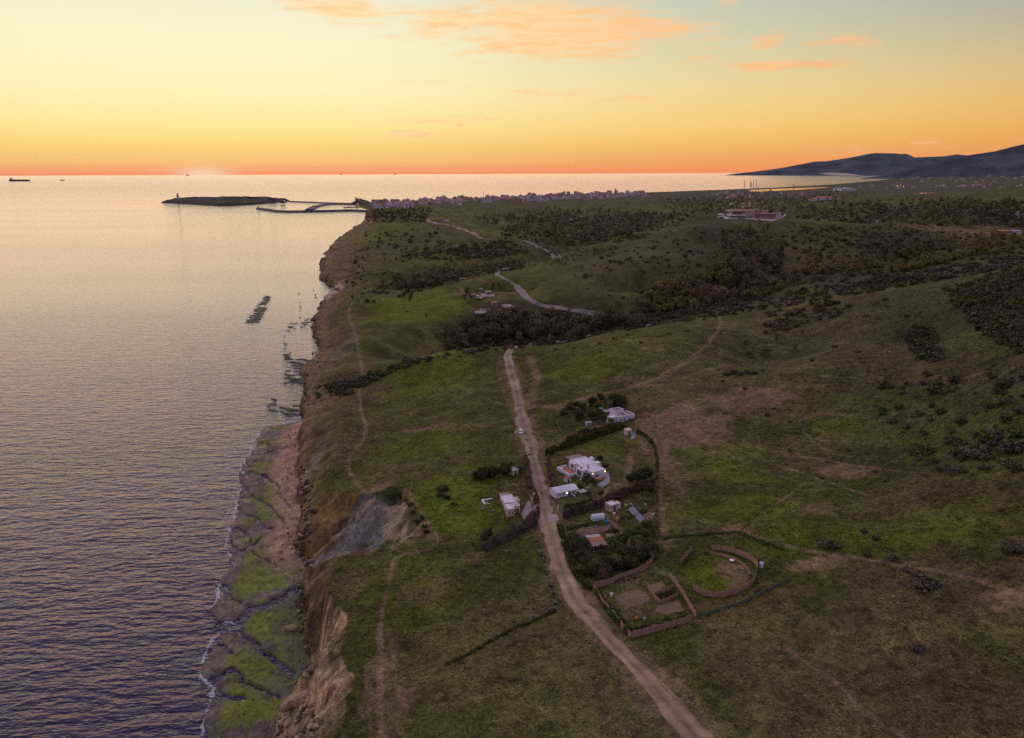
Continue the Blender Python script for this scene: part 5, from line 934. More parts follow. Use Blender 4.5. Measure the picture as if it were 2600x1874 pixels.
# ------------------------------------------------------------------ fences
REEDF = mat('reed_fence', (.40, .24, .165), .95, .35, 2.5, bump=.6, bscale=14); NET = mat('green_net', (.10, .16, .10), .8, .35, .8); POSTM = mat('fence_post', (.16, .11, .085), .9, .2, 3)
def fence(name, px, h, label, m=REEDF, seg=2.2, thick=.07, jag=.22, post=True, group=None, lean=.0, cat='fence'):
    """fence of panels between posts along a line in the photograph"""
    L = GL(px); pts = [L[0]]
    for i in range(1, len(L)):
        n = max(1, round((L[i].xy - L[i - 1].xy).length / seg)); pts += [L[i - 1].lerp(L[i], k / n) for k in range(1, n + 1)]
    pts = [Vector((p.x, p.y, zat(p.x, p.y))) for p in pts]; o = empty(name, pts[0], 0, label, cat, group); b0 = pts[0]
    for i in range(len(pts) - 1):
        a, b = pts[i] - b0, pts[i + 1] - b0; t = (b - a); s = Vector((-t.y, t.x, 0)).normalized() * thick / 2; n = 9; vs = []; hh = h * random.uniform(.9, 1.08); ln = Vector((random.gauss(0, lean), random.gauss(0, lean), 0))
        for k in range(n + 1):
            q = a + t * (k / n); z = hh * (1 + random.uniform(-jag, jag) * .5)
            vs += [q - s + Vector((0, 0, -.25)), q + s + Vector((0, 0, -.25)), q - s + ln + Vector((0, 0, z)), q + s + ln + Vector((0, 0, z))]
        MB().add(vs, [f for k in range(n) for f in ((4 * k, 4 * k + 4, 4 * k + 6, 4 * k + 2), (4 * k + 1, 4 * k + 3, 4 * k + 7, 4 * k + 5), (4 * k + 2, 4 * k + 6, 4 * k + 7, 4 * k + 3))] + [(0, 2, 3, 1), (4 * n, 4 * n + 1, 4 * n + 3, 4 * n + 2)]).build('panel', m, o)
    if post:
        for p in pts: q = p - b0; MB().tube(q + Vector((0, 0, -.4)), q + Vector((random.gauss(0, .03), random.gauss(0, .03), h * 1.08)), .075, .06, 5).build('post', POSTM, o)
    return o
fence('reed_fence', [(1507.5, 1497), (1550, 1483), (1590, 1468), (1620, 1456), (1638, 1447), (1655, 1430), (1666, 1412)], 2.0, 'reed fence along the far side of the walled garden, beside the dark trees')
fence('reed_fence', [(1507.5, 1497), (1530, 1535), (1555, 1565), (1580, 1596), (1601.5, 1621)], 1.9, 'reed fence of the walled garden on the road side'); fence('reed_fence', [(1601.5, 1621), (1650, 1608), (1700, 1594), (1755, 1578)], 2.0, 'reed fence closing the near end of the walled garden')
fence('reed_fence', [(1767, 1570), (1750, 1542), (1735, 1515), (1715, 1485), (1698, 1465)], 1.9, 'reed fence between the walled garden and the paddock lawn'); fence('reed_fence', [(1643, 1492), (1652, 1505), (1662, 1520), (1675, 1534)], 1.3, 'low reed fence running through the middle of the walled garden'); fence('reed_fence', [(1662, 1512), (1690, 1503), (1712, 1492)], 1.2, 'low reed fence behind the small planted bed'); fence('reed_fence', [(1675, 1534), (1700, 1524), (1722, 1513)], 1.2, 'low reed fence in front of the small planted bed')
fence('paddock_fence', [(1806, 1395), (1830, 1398), (1856, 1403), (1879, 1411), (1904, 1422), (1919, 1434), (1923, 1447), (1920, 1465), (1910, 1483), (1897, 1495), (1873, 1507), (1842, 1516), (1811, 1518), (1793, 1514), (1774, 1507), (1759, 1495)], 1.9, 'long reed fence curving round the oval paddock', seg=1.9)
fence('paddock_fence', [(1803, 1406), (1830, 1412), (1858, 1421), (1883, 1433), (1898, 1448), (1903, 1461), (1902, 1475)], 1.0, 'lower inner reed fence along the right side of the paddock', seg=1.9); fence('paddock_fence', [(1756, 1401), (1741, 1417), (1727, 1434)], 1.7, 'short reed fence at the upper left of the paddock', seg=1.9)
fence('net_fence', [(1767, 1571), (1800, 1561), (1830, 1551), (1880, 1536), (1930, 1511), (1980, 1487), (2006, 1474)], 1.0, 'green netting fence running off below the paddock', NET, 3.0, .03, .3); fence('net_fence', [(1413, 1072), (1420, 1090), (1428, 1106)], 1.1, 'bright green netting fence beside the upper garden', mat('bright_net', (.06, .30, .10), .8, .3, 1), 2.5, .03, .3)
WIRE = mat('wire', (.2, .18, .17), .6)
def wire_fence(px, h, label, seg=5.0, group='wire fences'):
    L = GL(px); pts = [L[0]]
    for i in range(1, len(L)):
        n = max(1, round((L[i].xy - L[i - 1].xy).length / seg)); pts += [L[i - 1].lerp(L[i], k / n) for k in range(1, n + 1)]
    pts = [Vector((p.x, p.y, zat(p.x, p.y))) for p in pts]; o = empty('wire_fence', pts[0], 0, label, 'fence', group); b0 = pts[0]
    for p in pts: q = p - b0; MB().tube(q + Vector((0, 0, -.3)), q + Vector((random.gauss(0, .06), random.gauss(0, .06), h * random.uniform(.9, 1.2))), .09, .07, 5).build('post', POSTM, o)
    for f in (.45, .85):
        mb = MB(); [mb.tube(pts[i] - b0 + Vector((0, 0, h * f)), pts[i + 1] - b0 + Vector((0, 0, h * f)), .02, .02, 3, False) for i in range(len(pts) - 1)]; mb.build('wire', WIRE, o)
wire_fence([(1690, 1362), (1760, 1356), (1830, 1350), (1885, 1348), (1930, 1372), (2010, 1392), (2110, 1410), (2200, 1425), (2290, 1448), (2400, 1458), (2510, 1472), (2600, 1495)], 1.3, 'wire fence with wooden posts running right from the paddock hedge'); wire_fence([(1012, 1410), (1010, 1480), (1008, 1560), (1005, 1640)], 1.2, 'old wire fence beside the cliff path'); wire_fence([(1010, 1505), (1060, 1475), (1110, 1430), (1180, 1450)], 1.1, 'wire fence cutting the field above the cliff path')
wire_fence([(1625, 1060), (1700, 1045), (1800, 1020), (1920, 992)], 1.2, 'wire fence along the track above the bare ground', 8); wire_fence([(1540, 990), (1600, 975), (1700, 962), (1720, 975), (1660, 990), (1640, 1020)], 1.2, 'wire fence of the small pen beyond the upper garden', 8)
# corral of dark wood and gate posts, cattle grid, timber beside the road
for px, py, label in ((1356, 1262, 'white gate pillar on the left of the road by the cream house, far one'), (1350, 1275, 'white gate pillar on the left of the road by the cream house, near one'), (1402, 1300, 'white gate pillar at the garden entrance, left one'), (1417, 1296, 'white gate pillar at the garden entrance, right one')):
    o = empty('gate_pillar', G(px, py), .2, label, 'pillar', 'gate pillars along the road'); P_(o, 'shaft', VW, (-.25, .25, -.25, .25, -.4, 1.7)); P_(o, 'cap', CONC, (-.32, .32, -.32, .32, 1.702, 1.85))
a, r, L = frame((1343, 1155), (1359, 1155)); o = empty('cattle_grid', a, r, 'dark cattle grid across the road above the houses', 'cattle grid'); P_(o, 'pit', DOORB, (-.3, L + .3, -.9, .9, .02, .16)); [P_(o, 'bar', DOORB, (-.3, L + .3, y, y + .1, .17, .24)) for y in np.linspace(-.85, .75, 9)]; P_(o, 'rail', CONC, (-.7, -.35, -1.2, 1.2, -.2, .6), (L + .35, L + .7, -1.2, 1.2, -.2, .6))
def log(px0, px1, r, label):
    a, b = GL([px0, px1]); o = tag(MB().tube((0, 0, r * .7), (b - a) + Vector((0, 0, r * .7)), r, r * .85, 8).build('timber_beam', mat('pale_timber', (.36, .25, .16), .9, .25, 2)), label, 'log', 'timber beside the road'); o.location = a
log((1682, 1738), (1718, 1776), .28, 'pale timber beam lying right of the road near the bottom'); log((1640, 1752), (1668, 1784), .22, 'pale timber beam lying left of the road near the bottom'); log((1345, 1074), (1350, 1086), .18, 'short timber beam right of the parked car')
# broad four blade wind rotor on a pole by the cream house
p = G(1357, 1308); o = empty('wind_rotor', p, .5, 'white four bladed wind rotor on a short pole by the road', 'wind rotor'); MB().tube((0, 0, -.3), (0, 0, 3.2), .09, .07, 8).build('pole', VW, o); MB().lathe([(0, -.2), (.2, -.1), (.22, .1), (0, .25)], 8, (0, 0, 3.3)).build('hub', VW, o)
for k in range(4):
    a_ = .5 + k * math.pi / 2; MB().add([(math.cos(a_) * r_ - math.sin(a_) * w_, yy, 3.3 + math.sin(a_) * r_ + math.cos(a_) * w_) for r_, w_ in ((.15, -.1), (1.9, -.09), (1.9, .09), (.15, .12)) for yy in (-.25, -.19)], [(0, 2, 4, 6), (1, 7, 5, 3), (0, 1, 3, 2), (2, 3, 5, 4), (4, 5, 7, 6), (6, 7, 1, 0)]).build('blade', VW, o)

# ------------------------------------------------------------------ car on the road
def car(px, py, rz, label, paint, name='parked_car', s=1.0):
    o = empty(name, G(px, py) + Vector((0, 0, .12)), rz, label, 'car'); o.scale = (s, s, s); TYRE = mat('tyre', (.02, .02, .02), .9); CG = mat('car_glass', (.02, .025, .035), .08, spec=.6)
    prof = [(-2.05, .35), (-2.1, .62), (-1.95, .86), (-1.0, .95), (1.75, .98), (2.05, .88), (2.08, .5), (2.0, .3)]
    def sweep(pr, w, inset): n = len(pr); mb = MB(); mb.add([(x * w_, y, z) for w_ in (1,) for x, y, z in [(sx * (w - (inset if z > .8 else 0)), y, z) for sx in (-1, 1) for y, z in pr]], [(i, (i + 1) % n, n + (i + 1) % n, n + i) for i in range(n)] + [tuple(range(n))[::-1], tuple(range(n, 2 * n))]); return mb
    sweep(prof, .88, .06).build('body', paint, o)
    cab = [(-1.05, .951), (-.35, 1.42), (1.25, 1.46), (1.85, .971)]
    MB().add([(sx * w, y, z) for sx in (-1, 1) for (y, z), w in zip(cab, (.78, .64, .64, .78))], [(0, 1, 5, 4), (2, 3, 7, 6), (0, 3, 2, 1), (4, 5, 6, 7)]).build('glass_house', CG, o)
    MB().add([(sx * .65, y, z + d) for sx in (-1, 1) for y, z in cab[1:3] for d in (0.003, .05)], [(0, 1, 3, 2), (4, 6, 7, 5), (0, 4, 5, 1), (2, 3, 7, 6), (1, 5, 7, 3)]).build('roof', paint, o)
    for sx in (-1, 1):
        for y in (-1.3, 1.3):
            wh = MB().tube((sx * .68, y, .32), (sx * .92, y, .32), .32, .32, 12).build('wheel', TYRE, o); MB().tube((sx * .921, y, .32), (sx * .935, y, .32), .19, .19, 8).build('rim', METAL, wh)
        P_(o, 'headlight', mat('headlamp', (.8, .8, .75), .2), (sx * .72 - .14, sx * .72 + .14, -2.1, -2.02, .6, .74)); P_(o, 'tail_light', RED_L, (sx * .72 - .12, sx * .72 + .12, 2.03, 2.09, .62, .8)); P_(o, 'mirror', paint, (sx * .96 - .07, sx * .96 + .07, -.75, -.6, .95, 1.08))
RED_L = mat('tail_lamp', (.4, .03, .02), .4)
car(1322, 1100, math.radians(6), 'small white car parked on the left side of the dirt road', mat('white_car_paint', (.72, .72, .78), .3, spec=.5), s=1.05); car(1215, 759, .9, 'pale car parked on the grass below the ruins on the second hill', mat('silver_car_paint', (.5, .42, .42), .35, spec=.5), s=2.0)

# ruins on the second hill
for (px, py, w, d, h, label, red) in [(1197, 753, 8, 6, 2.2, 'low red roofed bunker left of the paved yard on the second hill', True), (1240, 748, 5, 5, 3.0, 'square stone block on the paved yard of the second hill', False), (1255, 776, 5, 5, 3, 'small square kiosk with a red cap beside the round gun pit', True), (1175, 712, 8, 5, 2.5, 'red roofed hut on the crest of the second hill', True), (1222, 743, 2.5, 2.5, 4, 'small pinkish pillar hut with a mast on the second hill', False)]:
    o = empty('bunker', G(px, py), .15, label, 'bunker', 'ruins on the second hill'); P_(o, 'wall', CONC, (-w / 2, w / 2, -d / 2, d / 2, -2, h)); P_(o, 'roof', TERRAC if red else CONC, (-w / 2 - .4, w / 2 + .4, -d / 2 - .4, d / 2 + .4, h + .002, h + .45)); P_(o, 'doorway', DOORB, (-w * .2, w * .15, -d / 2 - .06, -d / 2 + .1, 0, h * .8))
o = empty('gun_pit', G(1231, 787), 0, 'round concrete gun pit on the second hill', 'gun pit'); MB().lathe([(4.2, -1), (4.2, .7), (4.9, .7), (5.1, -1)], 24).build('ring_wall', CONC, o); P_(o, 'gun_mount', DOORB, (1.2, 3.4, -.6, 1.2, -.6, 1.1)); MB().lathe([(0, .1), (4.15, .1)], 24).build('pit_floor', GREYW, o)
o = empty('flag_pole', G(1222, 741), 0, 'thin grey pole standing by the pillar hut on the second hill', 'pole'); MB().tube((0, 0, -1), (0, 0, 9), .14, .09, 6).build('pole', METAL, o); MB().lathe([(0, 9), (.18, 9.1), (0, 9.3)], 6).build('finial', METAL, o)

# ------------------------------------------------------------------ hedges, garden trees, agaves, palms
def hedge(px, h, w, label, m, kind='leaf', dens=26, group=None, name='hedge', cat='hedge'):
    """hedge along a line in the photograph: leaves (or upright reeds) filling a long uneven body"""
    L = GL(px); segs = [(L[i], L[i + 1]) for i in range(len(L) - 1)]; tot = sum((b - a).length for a, b in segs); n = int(tot * dens); r = np.random.default_rng(int(px[0][0] * 7 + px[0][1]))
    V = []
    for a, b in segs:
        k = int(n * (b - a).length / tot); t = r.random(k); c = np.array(a)[None] + t[:, None] * (np.array(b) - np.array(a))[None]; s = np.array([-(b - a).y, (b - a).x, 0]); s /= np.linalg.norm(s)
        c[:, 2] = Hg(c[:, 0], c[:, 1]); ht = h * (.55 + .85 * np.clip(fbm(c[:, 0] / 2.6, c[:, 1] / 2.6, 5, 3) * 1.3 + .45, 0, 1))
        ww = w * (.5 + 1.0 * np.clip(fbm(c[:, 0] / 3, c[:, 1] / 3, 15, 3) * 1.3 + .5, 0, 1)) / 2; o_ = (r.random(k) * 2 - 1); f = r.random(k) ** .75
        c = c + s[None] * (o_ * ww * np.sqrt(np.clip(1.05 - f ** 2.5, .05, 1)))[:, None]; c[:, 2] += f * ht
        if kind == 'reed':
            hgt = .55 + .7 * r.random(k); ax = np.stack([r.normal(size=k) * .16, r.normal(size=k) * .16, np.ones(k)], 1); sd = r.normal(size=(k, 3)) * .5; sd[:, 2] = 0; sd /= np.linalg.norm(sd, axis=1)[:, None]
            V.append(np.stack([c - sd * .07, c + sd * .07, c + ax * hgt[:, None]], 1).reshape(-1, 3))
        else:
            nn = r.normal(size=(k, 3)); nn /= np.linalg.norm(nn, axis=1)[:, None]; u = np.cross(nn, r.normal(size=(k, 3))); u /= np.linalg.norm(u, axis=1)[:, None]; q = np.cross(nn, u); sz = (.16 + .2 * r.random(k))[:, None]
            V.append(np.stack([c + u * sz, c - u * sz * .5 + q * sz * .87, c - u * sz * .5 - q * sz * .87], 1).reshape(-1, 3))
    V = np.concatenate(V); b0 = np.array(L[0]); o = link(name, tri_mesh(name, V - b0, m), None, L[0]); return tag(o, label, cat, group)
RB = leaf_mat('reed_brown', (.20, .135, .085)); RM = leaf_mat('reed_mauve', (.18, .125, .10))
hedge([(1388, 1160), (1398, 1150), (1425, 1142), (1460, 1130), (1500, 1116), (1545, 1100), (1588, 1086)], 3.2, 3.0, 'tall dark hedge along the top of the villa plot', L_GREEN, dens=230); hedge([(1440, 1120), (1480, 1108), (1530, 1092), (1575, 1080)], 2.6, 2.4, 'brownish hedge behind the dark one, edging the upper garden', L_BROWN, dens=160)
hedge([(1392, 1172), (1396, 1195), (1402, 1222), (1408, 1245)], 2.4, 1.8, 'straw coloured reed hedge between the villa plot and the road', RB, 'reed', 240); hedge([(1617, 1098), (1642, 1112), (1660, 1135), (1668, 1165), (1668, 1205)], 1.9, 1.3, 'dark hedge curving round the right side of the villa plot', L_GREEN, dens=90); hedge([(1668, 1205), (1666, 1260), (1665, 1320), (1667, 1370)], 1.6, 1.1, 'thin dark hedge down the right side of the gardens', L_BROWN, dens=70)
hedge([(1430, 1318), (1470, 1304), (1510, 1292), (1532, 1284)], 2.3, 2.4, 'brown reed hedge along the top of the vegetable garden, left part', RM, 'reed', 300); hedge([(1540, 1276), (1575, 1264), (1615, 1250), (1658, 1238)], 2.6, 2.2, 'brown reed hedge along the top of the vegetable garden, right part', RB, 'reed', 300)
hedge([(1226, 1398), (1258, 1383), (1291, 1368), (1330, 1348), (1362, 1329)], 2.8, 3.0, 'long thick reed hedge below the cream house', RM, 'reed', 420); hedge([(1334, 1170), (1338, 1195), (1341, 1220), (1346, 1245)], 2.4, 1.8, 'straw reed hedge between the cream house plot and the road', RB, 'reed', 240); hedge([(1352, 1310), (1350, 1325)], 2.2, 2.2, 'clump of reeds under the wind rotor', RM, 'reed', 200)
hedge([(1200, 1222), (1225, 1210), (1255, 1203), (1285, 1200), (1300, 1196)], 3.0, 3.4, 'dark overgrown hedge behind the cream house lawn', L_GREEN, dens=230); hedge([(1432, 1291), (1465, 1283), (1500, 1270), (1493, 1252), (1468, 1236)], 1.0, .9, 'low clipped hedge round the long white shed', L_GREEN, dens=90)
hedge([(1585, 1605), (1600, 1611), (1640, 1600), (1700, 1586), (1745, 1572)], 1.8, 2.0, 'clipped green hedge inside the near reed fence of the walled garden', L_GREEN, dens=230); hedge([(1514, 1505), (1530, 1528), (1552, 1555), (1578, 1588)], 1.6, 2.0, 'green hedge inside the road side fence of the walled garden', L_GREEN, dens=230); hedge([(1672, 1520), (1695, 1512), (1712, 1505)], .7, 1.8, 'dark leafy crop filling the small planted bed', L_DARK, dens=150, name='crop_bed', cat='crop')
hedge([(1545, 1480), (1575, 1473), (1610, 1465), (1625, 1462)], .9, 3.0, 'brown withered crop below the far reed fence', L_BROWN, dens=180, name='crop_bed', cat='crop'); hedge([(1440, 1345), (1480, 1335), (1520, 1328)], .7, 2.4, 'leafy green crop row left of the greenhouse path', L_GREEN, dens=150, name='crop_bed', cat='crop'); hedge([(1585, 1355), (1610, 1348), (1625, 1342)], .7, 2.6, 'dark green crop row right of the garden path, far one', L_GREEN, dens=170, name='crop_bed', cat='crop'); hedge([(1585, 1362), (1625, 1352)], .7, 2.6, 'dark green crop row right of the garden path, near one', L_GREEN, dens=170, name='crop_bed', cat='crop'); hedge([(1545, 1355), (1568, 1347)], .8, 2.4, 'dark leafy crop beside the plant frame', L_DARK, dens=170, name='crop_bed', cat='crop'); hedge([(1575, 1318), (1610, 1312)], .6, 2, 'green crop row below the pink hut', L_GREEN, dens=120, name='crop_bed', cat='crop'); hedge([(1620, 1306), (1640, 1298)], .6, 2, 'green crop row behind the solar panels', L_GREEN, dens=120, name='crop_bed', cat='crop')
hedge([(1685, 1368), (1740, 1362), (1800, 1356), (1880, 1352), (1930, 1378), (2000, 1400)], .7, 1.4, 'low green hedge line between the paddock lawn and the upper field', L_BRIGHT, dens=45); hedge([(1360, 1330), (1366, 1290), (1358, 1250)], 1.4, 1.6, 'brown weeds on the left verge of the road', L_BROWN, dens=60, name='verge_weeds', cat='weeds'); hedge([(1420, 1335), (1435, 1380), (1445, 1420), (1470, 1470), (1500, 1500)], 1.5, 2.4, 'green brown weeds on the right verge below the gardens', L_GREEN, dens=90, name='verge_weeds', cat='weeds')
# garden trees, each with its own spot
for (px, py, k, s, label) in [(1432, 1062, 'garden_brown', 1.2, 'rusty tree at the left of the upper garden'), (1447, 1050, 'garden_brown', 1.35, 'tall rusty brown tree in the upper garden'), (1470, 1066, 'garden_dark', 1.1, 'dark tree left of the blue trimmed shed'), (1480, 1045, 'garden', 1.1, 'green tree behind the left of the upper garden'), (1500, 1066, 'garden', 1.15, 'bright green bushy tree above the blue trimmed shed'), (1520, 1062, 'garden', 1.1, 'green bushy tree in the middle of the upper garden'), (1535, 1070, 'garden', .9, 'small green tree left of the white upper house'), (1505, 1032, 'garden_dark', 1.2, 'dark tree at the back of the upper garden'), (1545, 1035, 'garden_brown', .9, 'reddish tree behind the tent shelter'), (1560, 1030, 'garden_dark', 1.5, 'broad dark tree behind the white upper house, left one'), (1578, 1036, 'garden_dark', 1.4, 'broad dark tree behind the white upper house, right one'), (1550, 1078, 'garden_brown', .8, 'small brown tree in front of the white upper house'), (1525, 1020, 'garden', 1.0, 'green tree at the far edge of the upper garden'),
                              (1524, 1172, 'garden_dark', .6, 'dark round bush right of the villa pergola'), (1537, 1192, 'garden_dark', .65, 'dark round bush beside the villa drive'), (1620, 1230, 'garden_dark', 1.3, 'big dark bush at the right end of the villa lawn, left one'), (1640, 1222, 'garden_dark', 1.4, 'big dark bush at the right end of the villa lawn, right one'), (1600, 1228, 'garden_dark', .9, 'dark bush beside the track on the villa plot'), (1650, 1258, 'garden', 1.1, 'green tree at the right end of the reed hedge'), (1488, 1222, 'garden', .7, 'round green bush between villa and long shed, left one'), (1505, 1232, 'garden', .8, 'round green bush between villa and long shed, right one'), (1525, 1262, 'garden_brown', .7, 'brown bush beside the sloping track'),
                              (1455, 1385, 'garden_dark', 1.0, 'dark tree left of the glazed shack, far one'), (1465, 1410, 'garden_dark', 1.1, 'dark tree left of the glazed shack, near one'), (1480, 1392, 'garden', .9, 'green tree against the left wall of the glazed shack'), (1560, 1395, 'garden_bright', 1.1, 'bright green tree right of the glazed shack'), (1580, 1388, 'garden', 1.0, 'green tree by the end of the garden path'), (1575, 1415, 'garden', 1.1, 'broad green tree below the glazed shack'), (1642, 1350, 'garden_bright', 1.0, 'bright green tree at the right edge of the garden, far one'), (1640, 1372, 'garden_bright', .9, 'bright green tree at the right edge of the garden, near one'), (1615, 1392, 'garden', 1.0, 'green tree left of the right fence'), (1630, 1410, 'garden_brown', 1.1, 'brown tree in the right corner of the dark grove'), (1600, 1420, 'garden_brown', 1.1, 'brown tree in the middle of the dark grove'), (1650, 1400, 'garden_dark', .9, 'dark tree against the right reed fence'), (1490, 1440, 'garden_dark', 1.1, 'dark tree at the road side of the grove'), (1510, 1455, 'garden_brown', 1.1, 'brown tree at the near left of the grove'), (1540, 1450, 'garden_dark', 1.1, 'dark tree at the near middle of the grove'), (1565, 1442, 'garden_brown', 1.0, 'brown tree behind the far reed fence'), (1590, 1445, 'garden_dark', .9, 'dark tree behind the far reed fence'), (1498, 1432, 'garden', .6, 'small green tree below the shack front'), (1530, 1475, 'garden_brown', .9, 'brown tree nearest the corner of the walled garden'), (1480, 1460, 'garden_brown', .8, 'brown bushy tree leaning over the road verge'),
                              (1240, 1212, 'garden_brown', .8, 'rusty bush in front of the dark hedge by the lawn'), (1218, 1216, 'garden_brown', .7, 'brown bush at the left end of the dark lawn hedge'), (1240, 1366, 'garden_dark', .8, 'dark bush on the lawn above the thick reed hedge'), (1228, 1372, 'garden_dark', .6, 'small dark bush left end of the thick reed hedge'), (1124, 1248, 'garden_brown', .75, 'lone brown bush on the lawn by the landslip'), (1322, 1200, 'garden_brown', .7, 'brown bush beside the grey shed')]:
    plant('garden_tree', k, G(px, py), s * .82, label, 'tree', 'trees and bushes of the gardens', True)
for poly, n, label, group in (([(1446, 1380), (1476, 1372), (1484, 1432), (1552, 1436), (1570, 1400), (1600, 1385), (1655, 1375), (1663, 1430), (1600, 1448), (1530, 1474), (1488, 1468)], 32, 'bushy tree crowded into the dark grove around the glazed shack', 'trees crowding the grove around the shack'), ([(1425, 1045), (1480, 1030), (1560, 1018), (1592, 1030), (1550, 1062), (1500, 1072), (1440, 1076)], 16, 'dark tree crowded into the upper garden beside the white house', 'trees crowding the upper garden'), ([(1200, 1225), (1230, 1208), (1290, 1196), (1300, 1204), (1250, 1216)], 8, 'dark bush in the overgrown hedge behind the cream house lawn', 'bushes in the hedge behind the cream house')):
    for p in scatter_poly(poly, n): q = random.uniform(.45, .85); plant('garden_tree', random.choice(['garden', 'garden_dark', 'garden_brown', 'garden']), p, q, label, 'tree', group, True, q * random.uniform(.8, 1.25))
def palm(px, py, h, label):
    o = empty('palm_tree', G(px, py), 0, label, 'palm', 'palms of the gardens'); MB().tube((0, 0, -.3), (0, 0, h), .24, .17, 8).build('trunk', BARK, o); v = []
    for i in range(34):
        a = random.random() * 6.28; el = random.uniform(-.9, 1.1); d = Vector((math.cos(a) * math.cos(el), math.sin(a) * math.cos(el), math.sin(el))); s_ = Vector((-math.sin(a), math.cos(a), 0)); Lf = random.uniform(1.3, 1.9); c0 = Vector((0, 0, h)); mid = c0 + d * Lf * .6; end = c0 + d * Lf + Vector((0, 0, -.45))
        for q in (-1, 1): v += [c0, mid + s_ * .28 * q, end, c0 + d * .2, mid + s_ * .42 * q + Vector((0, 0, -.15)), mid]
    link('crown', tri_mesh('palm_crown', np.array([tuple(x) for x in v]), L_PALM), o)
palm(1266, 1234, 3.6, 'shaggy palm in front of the dark hedge on the cream house lawn'); palm(1534, 1428, 3.2, 'yellowish palm below the glazed shack'); palm(1528, 1404, 2.0, 'low palm clump before the glazed front of the shack')
ag = []
for i in range(15):
    a = i * 2.4; el = .35 + .9 * (i / 15); d = Vector((math.cos(a) * math.cos(el), math.sin(a) * math.cos(el), math.sin(el))); s_ = Vector((-math.sin(a), math.cos(a), 0)) * .13; Lf = .95 + .3 * math.sin(i * 1.7); m_ = d * Lf * .45
    ag += [Vector((0, 0, 0)) - s_ * .6, Vector((0, 0, 0)) + s_ * .6, m_ + s_, Vector((0, 0, 0)) - s_ * .6, m_ + s_, m_ - s_, m_ - s_, m_ + s_, d * Lf]
AG = tri_mesh('agave', np.array([tuple(x) for x in ag]), L_AGAVE)
AGL = [((1366, 1372), (1372, 1400)), ((1372, 1400), (1385, 1440)), ((1385, 1440), (1390, 1470)), ((1395, 1480), (1412, 1520)), ((1412, 1520), (1410, 1545)), ((1410, 1545), (1370, 1565)), ((1370, 1565), (1330, 1582)), ((1330, 1582), (1270, 1612)), ((1270, 1612), (1200, 1650))]
for i, (a, b) in enumerate(AGL):
    for k in range(6 if i < 6 else 4):
        f = (k + random.random()) / 8; px, py = a[0] + (b[0] - a[0]) * f + random.gauss(0, 2.5), a[1] + (b[1] - a[1]) * f + random.gauss(0, 2.0)
        o = link('agave_plant', AG, None, G(px, py)); s = random.uniform(.8, 1.5) * (1 if i < 6 else .75); o.scale = (s, s, s); o.rotation_euler = (0, 0, random.random() * 6.28); tag(o, 'grey green agave in the row along the field left of the road' if i < 5 else 'grey green agave in the row slanting across the near field', 'agave', 'agaves beside the road' if i < 5 else 'agaves across the near field')
hedge([(1410, 1552), (1370, 1572), (1310, 1595), (1240, 1632), (1180, 1668), (1130, 1690)], .5, 1.4, 'low dark bramble line slanting across the near field', L_GREEN, dens=40, name='bramble_line', cat='bramble')

# ------------------------------------------------------------------ boulders
BLD = attr_mat('boulder', .92, .3, .6, .2)
def rock_mesh(seed, flat=.7, col=(.34, .235, .145)):
    r = np.random.default_rng(seed); bm = bmesh.new(); bmesh.ops.create_icosphere(bm, subdivisions=2, radius=1.0); ax = r.normal(size=(7, 3)); ax /= np.linalg.norm(ax, axis=1)[:, None]; lim = .55 + .35 * r.random(7)
    for v in bm.verts:
        c = np.array(v.co)
        for a, l in zip(ax, lim):
            d = c @ a
            if d > l: c = c - a * (d - l) * .92
        v.co = Vector(c * np.array([1.15, .85, flat]) * (1 + .05 * r.normal()))
    me = bpy.data.meshes.new('boulder'); bm.to_mesh(me); bm.free(); me.materials.append(BLD); col_attr(me, 'soil', np.tile(np.array(col) * (.8 + .4 * r.random()), (len(me.vertices), 1))); return me
ROCKS = [rock_mesh(i) for i in range(6)]; RDARK = [rock_mesh(20 + i, .7, (.085, .065, .055)) for i in range(4)]
def boulder(px, py, s, label, group=None, rocks=ROCKS, rz=None, st=(1, 1, 1), dzz=0.0):
    o = link('boulder', random.choice(rocks), None, G(px, py) + Vector((0, 0, s * .25 + dzz))); o.scale = (s * st[0], s * st[1], s * st[2]); o.rotation_euler = (random.uniform(-.4, .4), random.uniform(-.4, .4), random.random() * 6.28 if rz is None else rz); return tag(o, label, 'rock', group)
boulder(746, 1784, 3.0, 'big upright tan slab at the shore, left of a leaning pair', None, ROCKS, .9, (1.3, .7, 1.0)); boulder(775, 1778, 3.4, 'big upright tan slab at the shore, right of a leaning pair', None, ROCKS, .9, (1.5, .7, 1.1)); boulder(783, 1840, 2.6, 'tall tan block low on the shore near the bottom', None, ROCKS, 1.4, (1.3, .7, 1)); boulder(757, 1858, 2.4, 'broad grey block at the very bottom of the shore', None, ROCKS, 1.2, (1.3, .8, .8)); boulder(740, 1599, 2.2, 'tan block standing out on the weedy platform', None, ROCKS, .2, (1.2, .9, .9)); boulder(716, 1840, 1.6, 'pale block at the edge of the weedy platform', None, ROCKS, .6); boulder(733, 1838, 1.4, 'upright pale block right of the edge block', None, ROCKS, 1.2); boulder(752, 1830, 1.0, 'small round tan block between the larger ones', None); boulder(790, 1808, 1.5, 'slanting brown block under the cliff', None, ROCKS, .5, (1.5, .7, .7)); boulder(714, 1820, 1.4, 'grey block left of the leaning slabs', None)
for i in range(64):
    f = random.random(); px, py = 690 + 110 * random.random(), 1770 + 110 * random.random()
    if px < 690 + (1880 - py) * .0 + (1874 - py) * .45: continue
    boulder(px, py, random.uniform(.4, 1.1), 'smaller fallen block in the rubble at the bottom of the cliff', 'rubble blocks at the bottom of the cliff', random.choice([ROCKS, ROCKS, RDARK]))
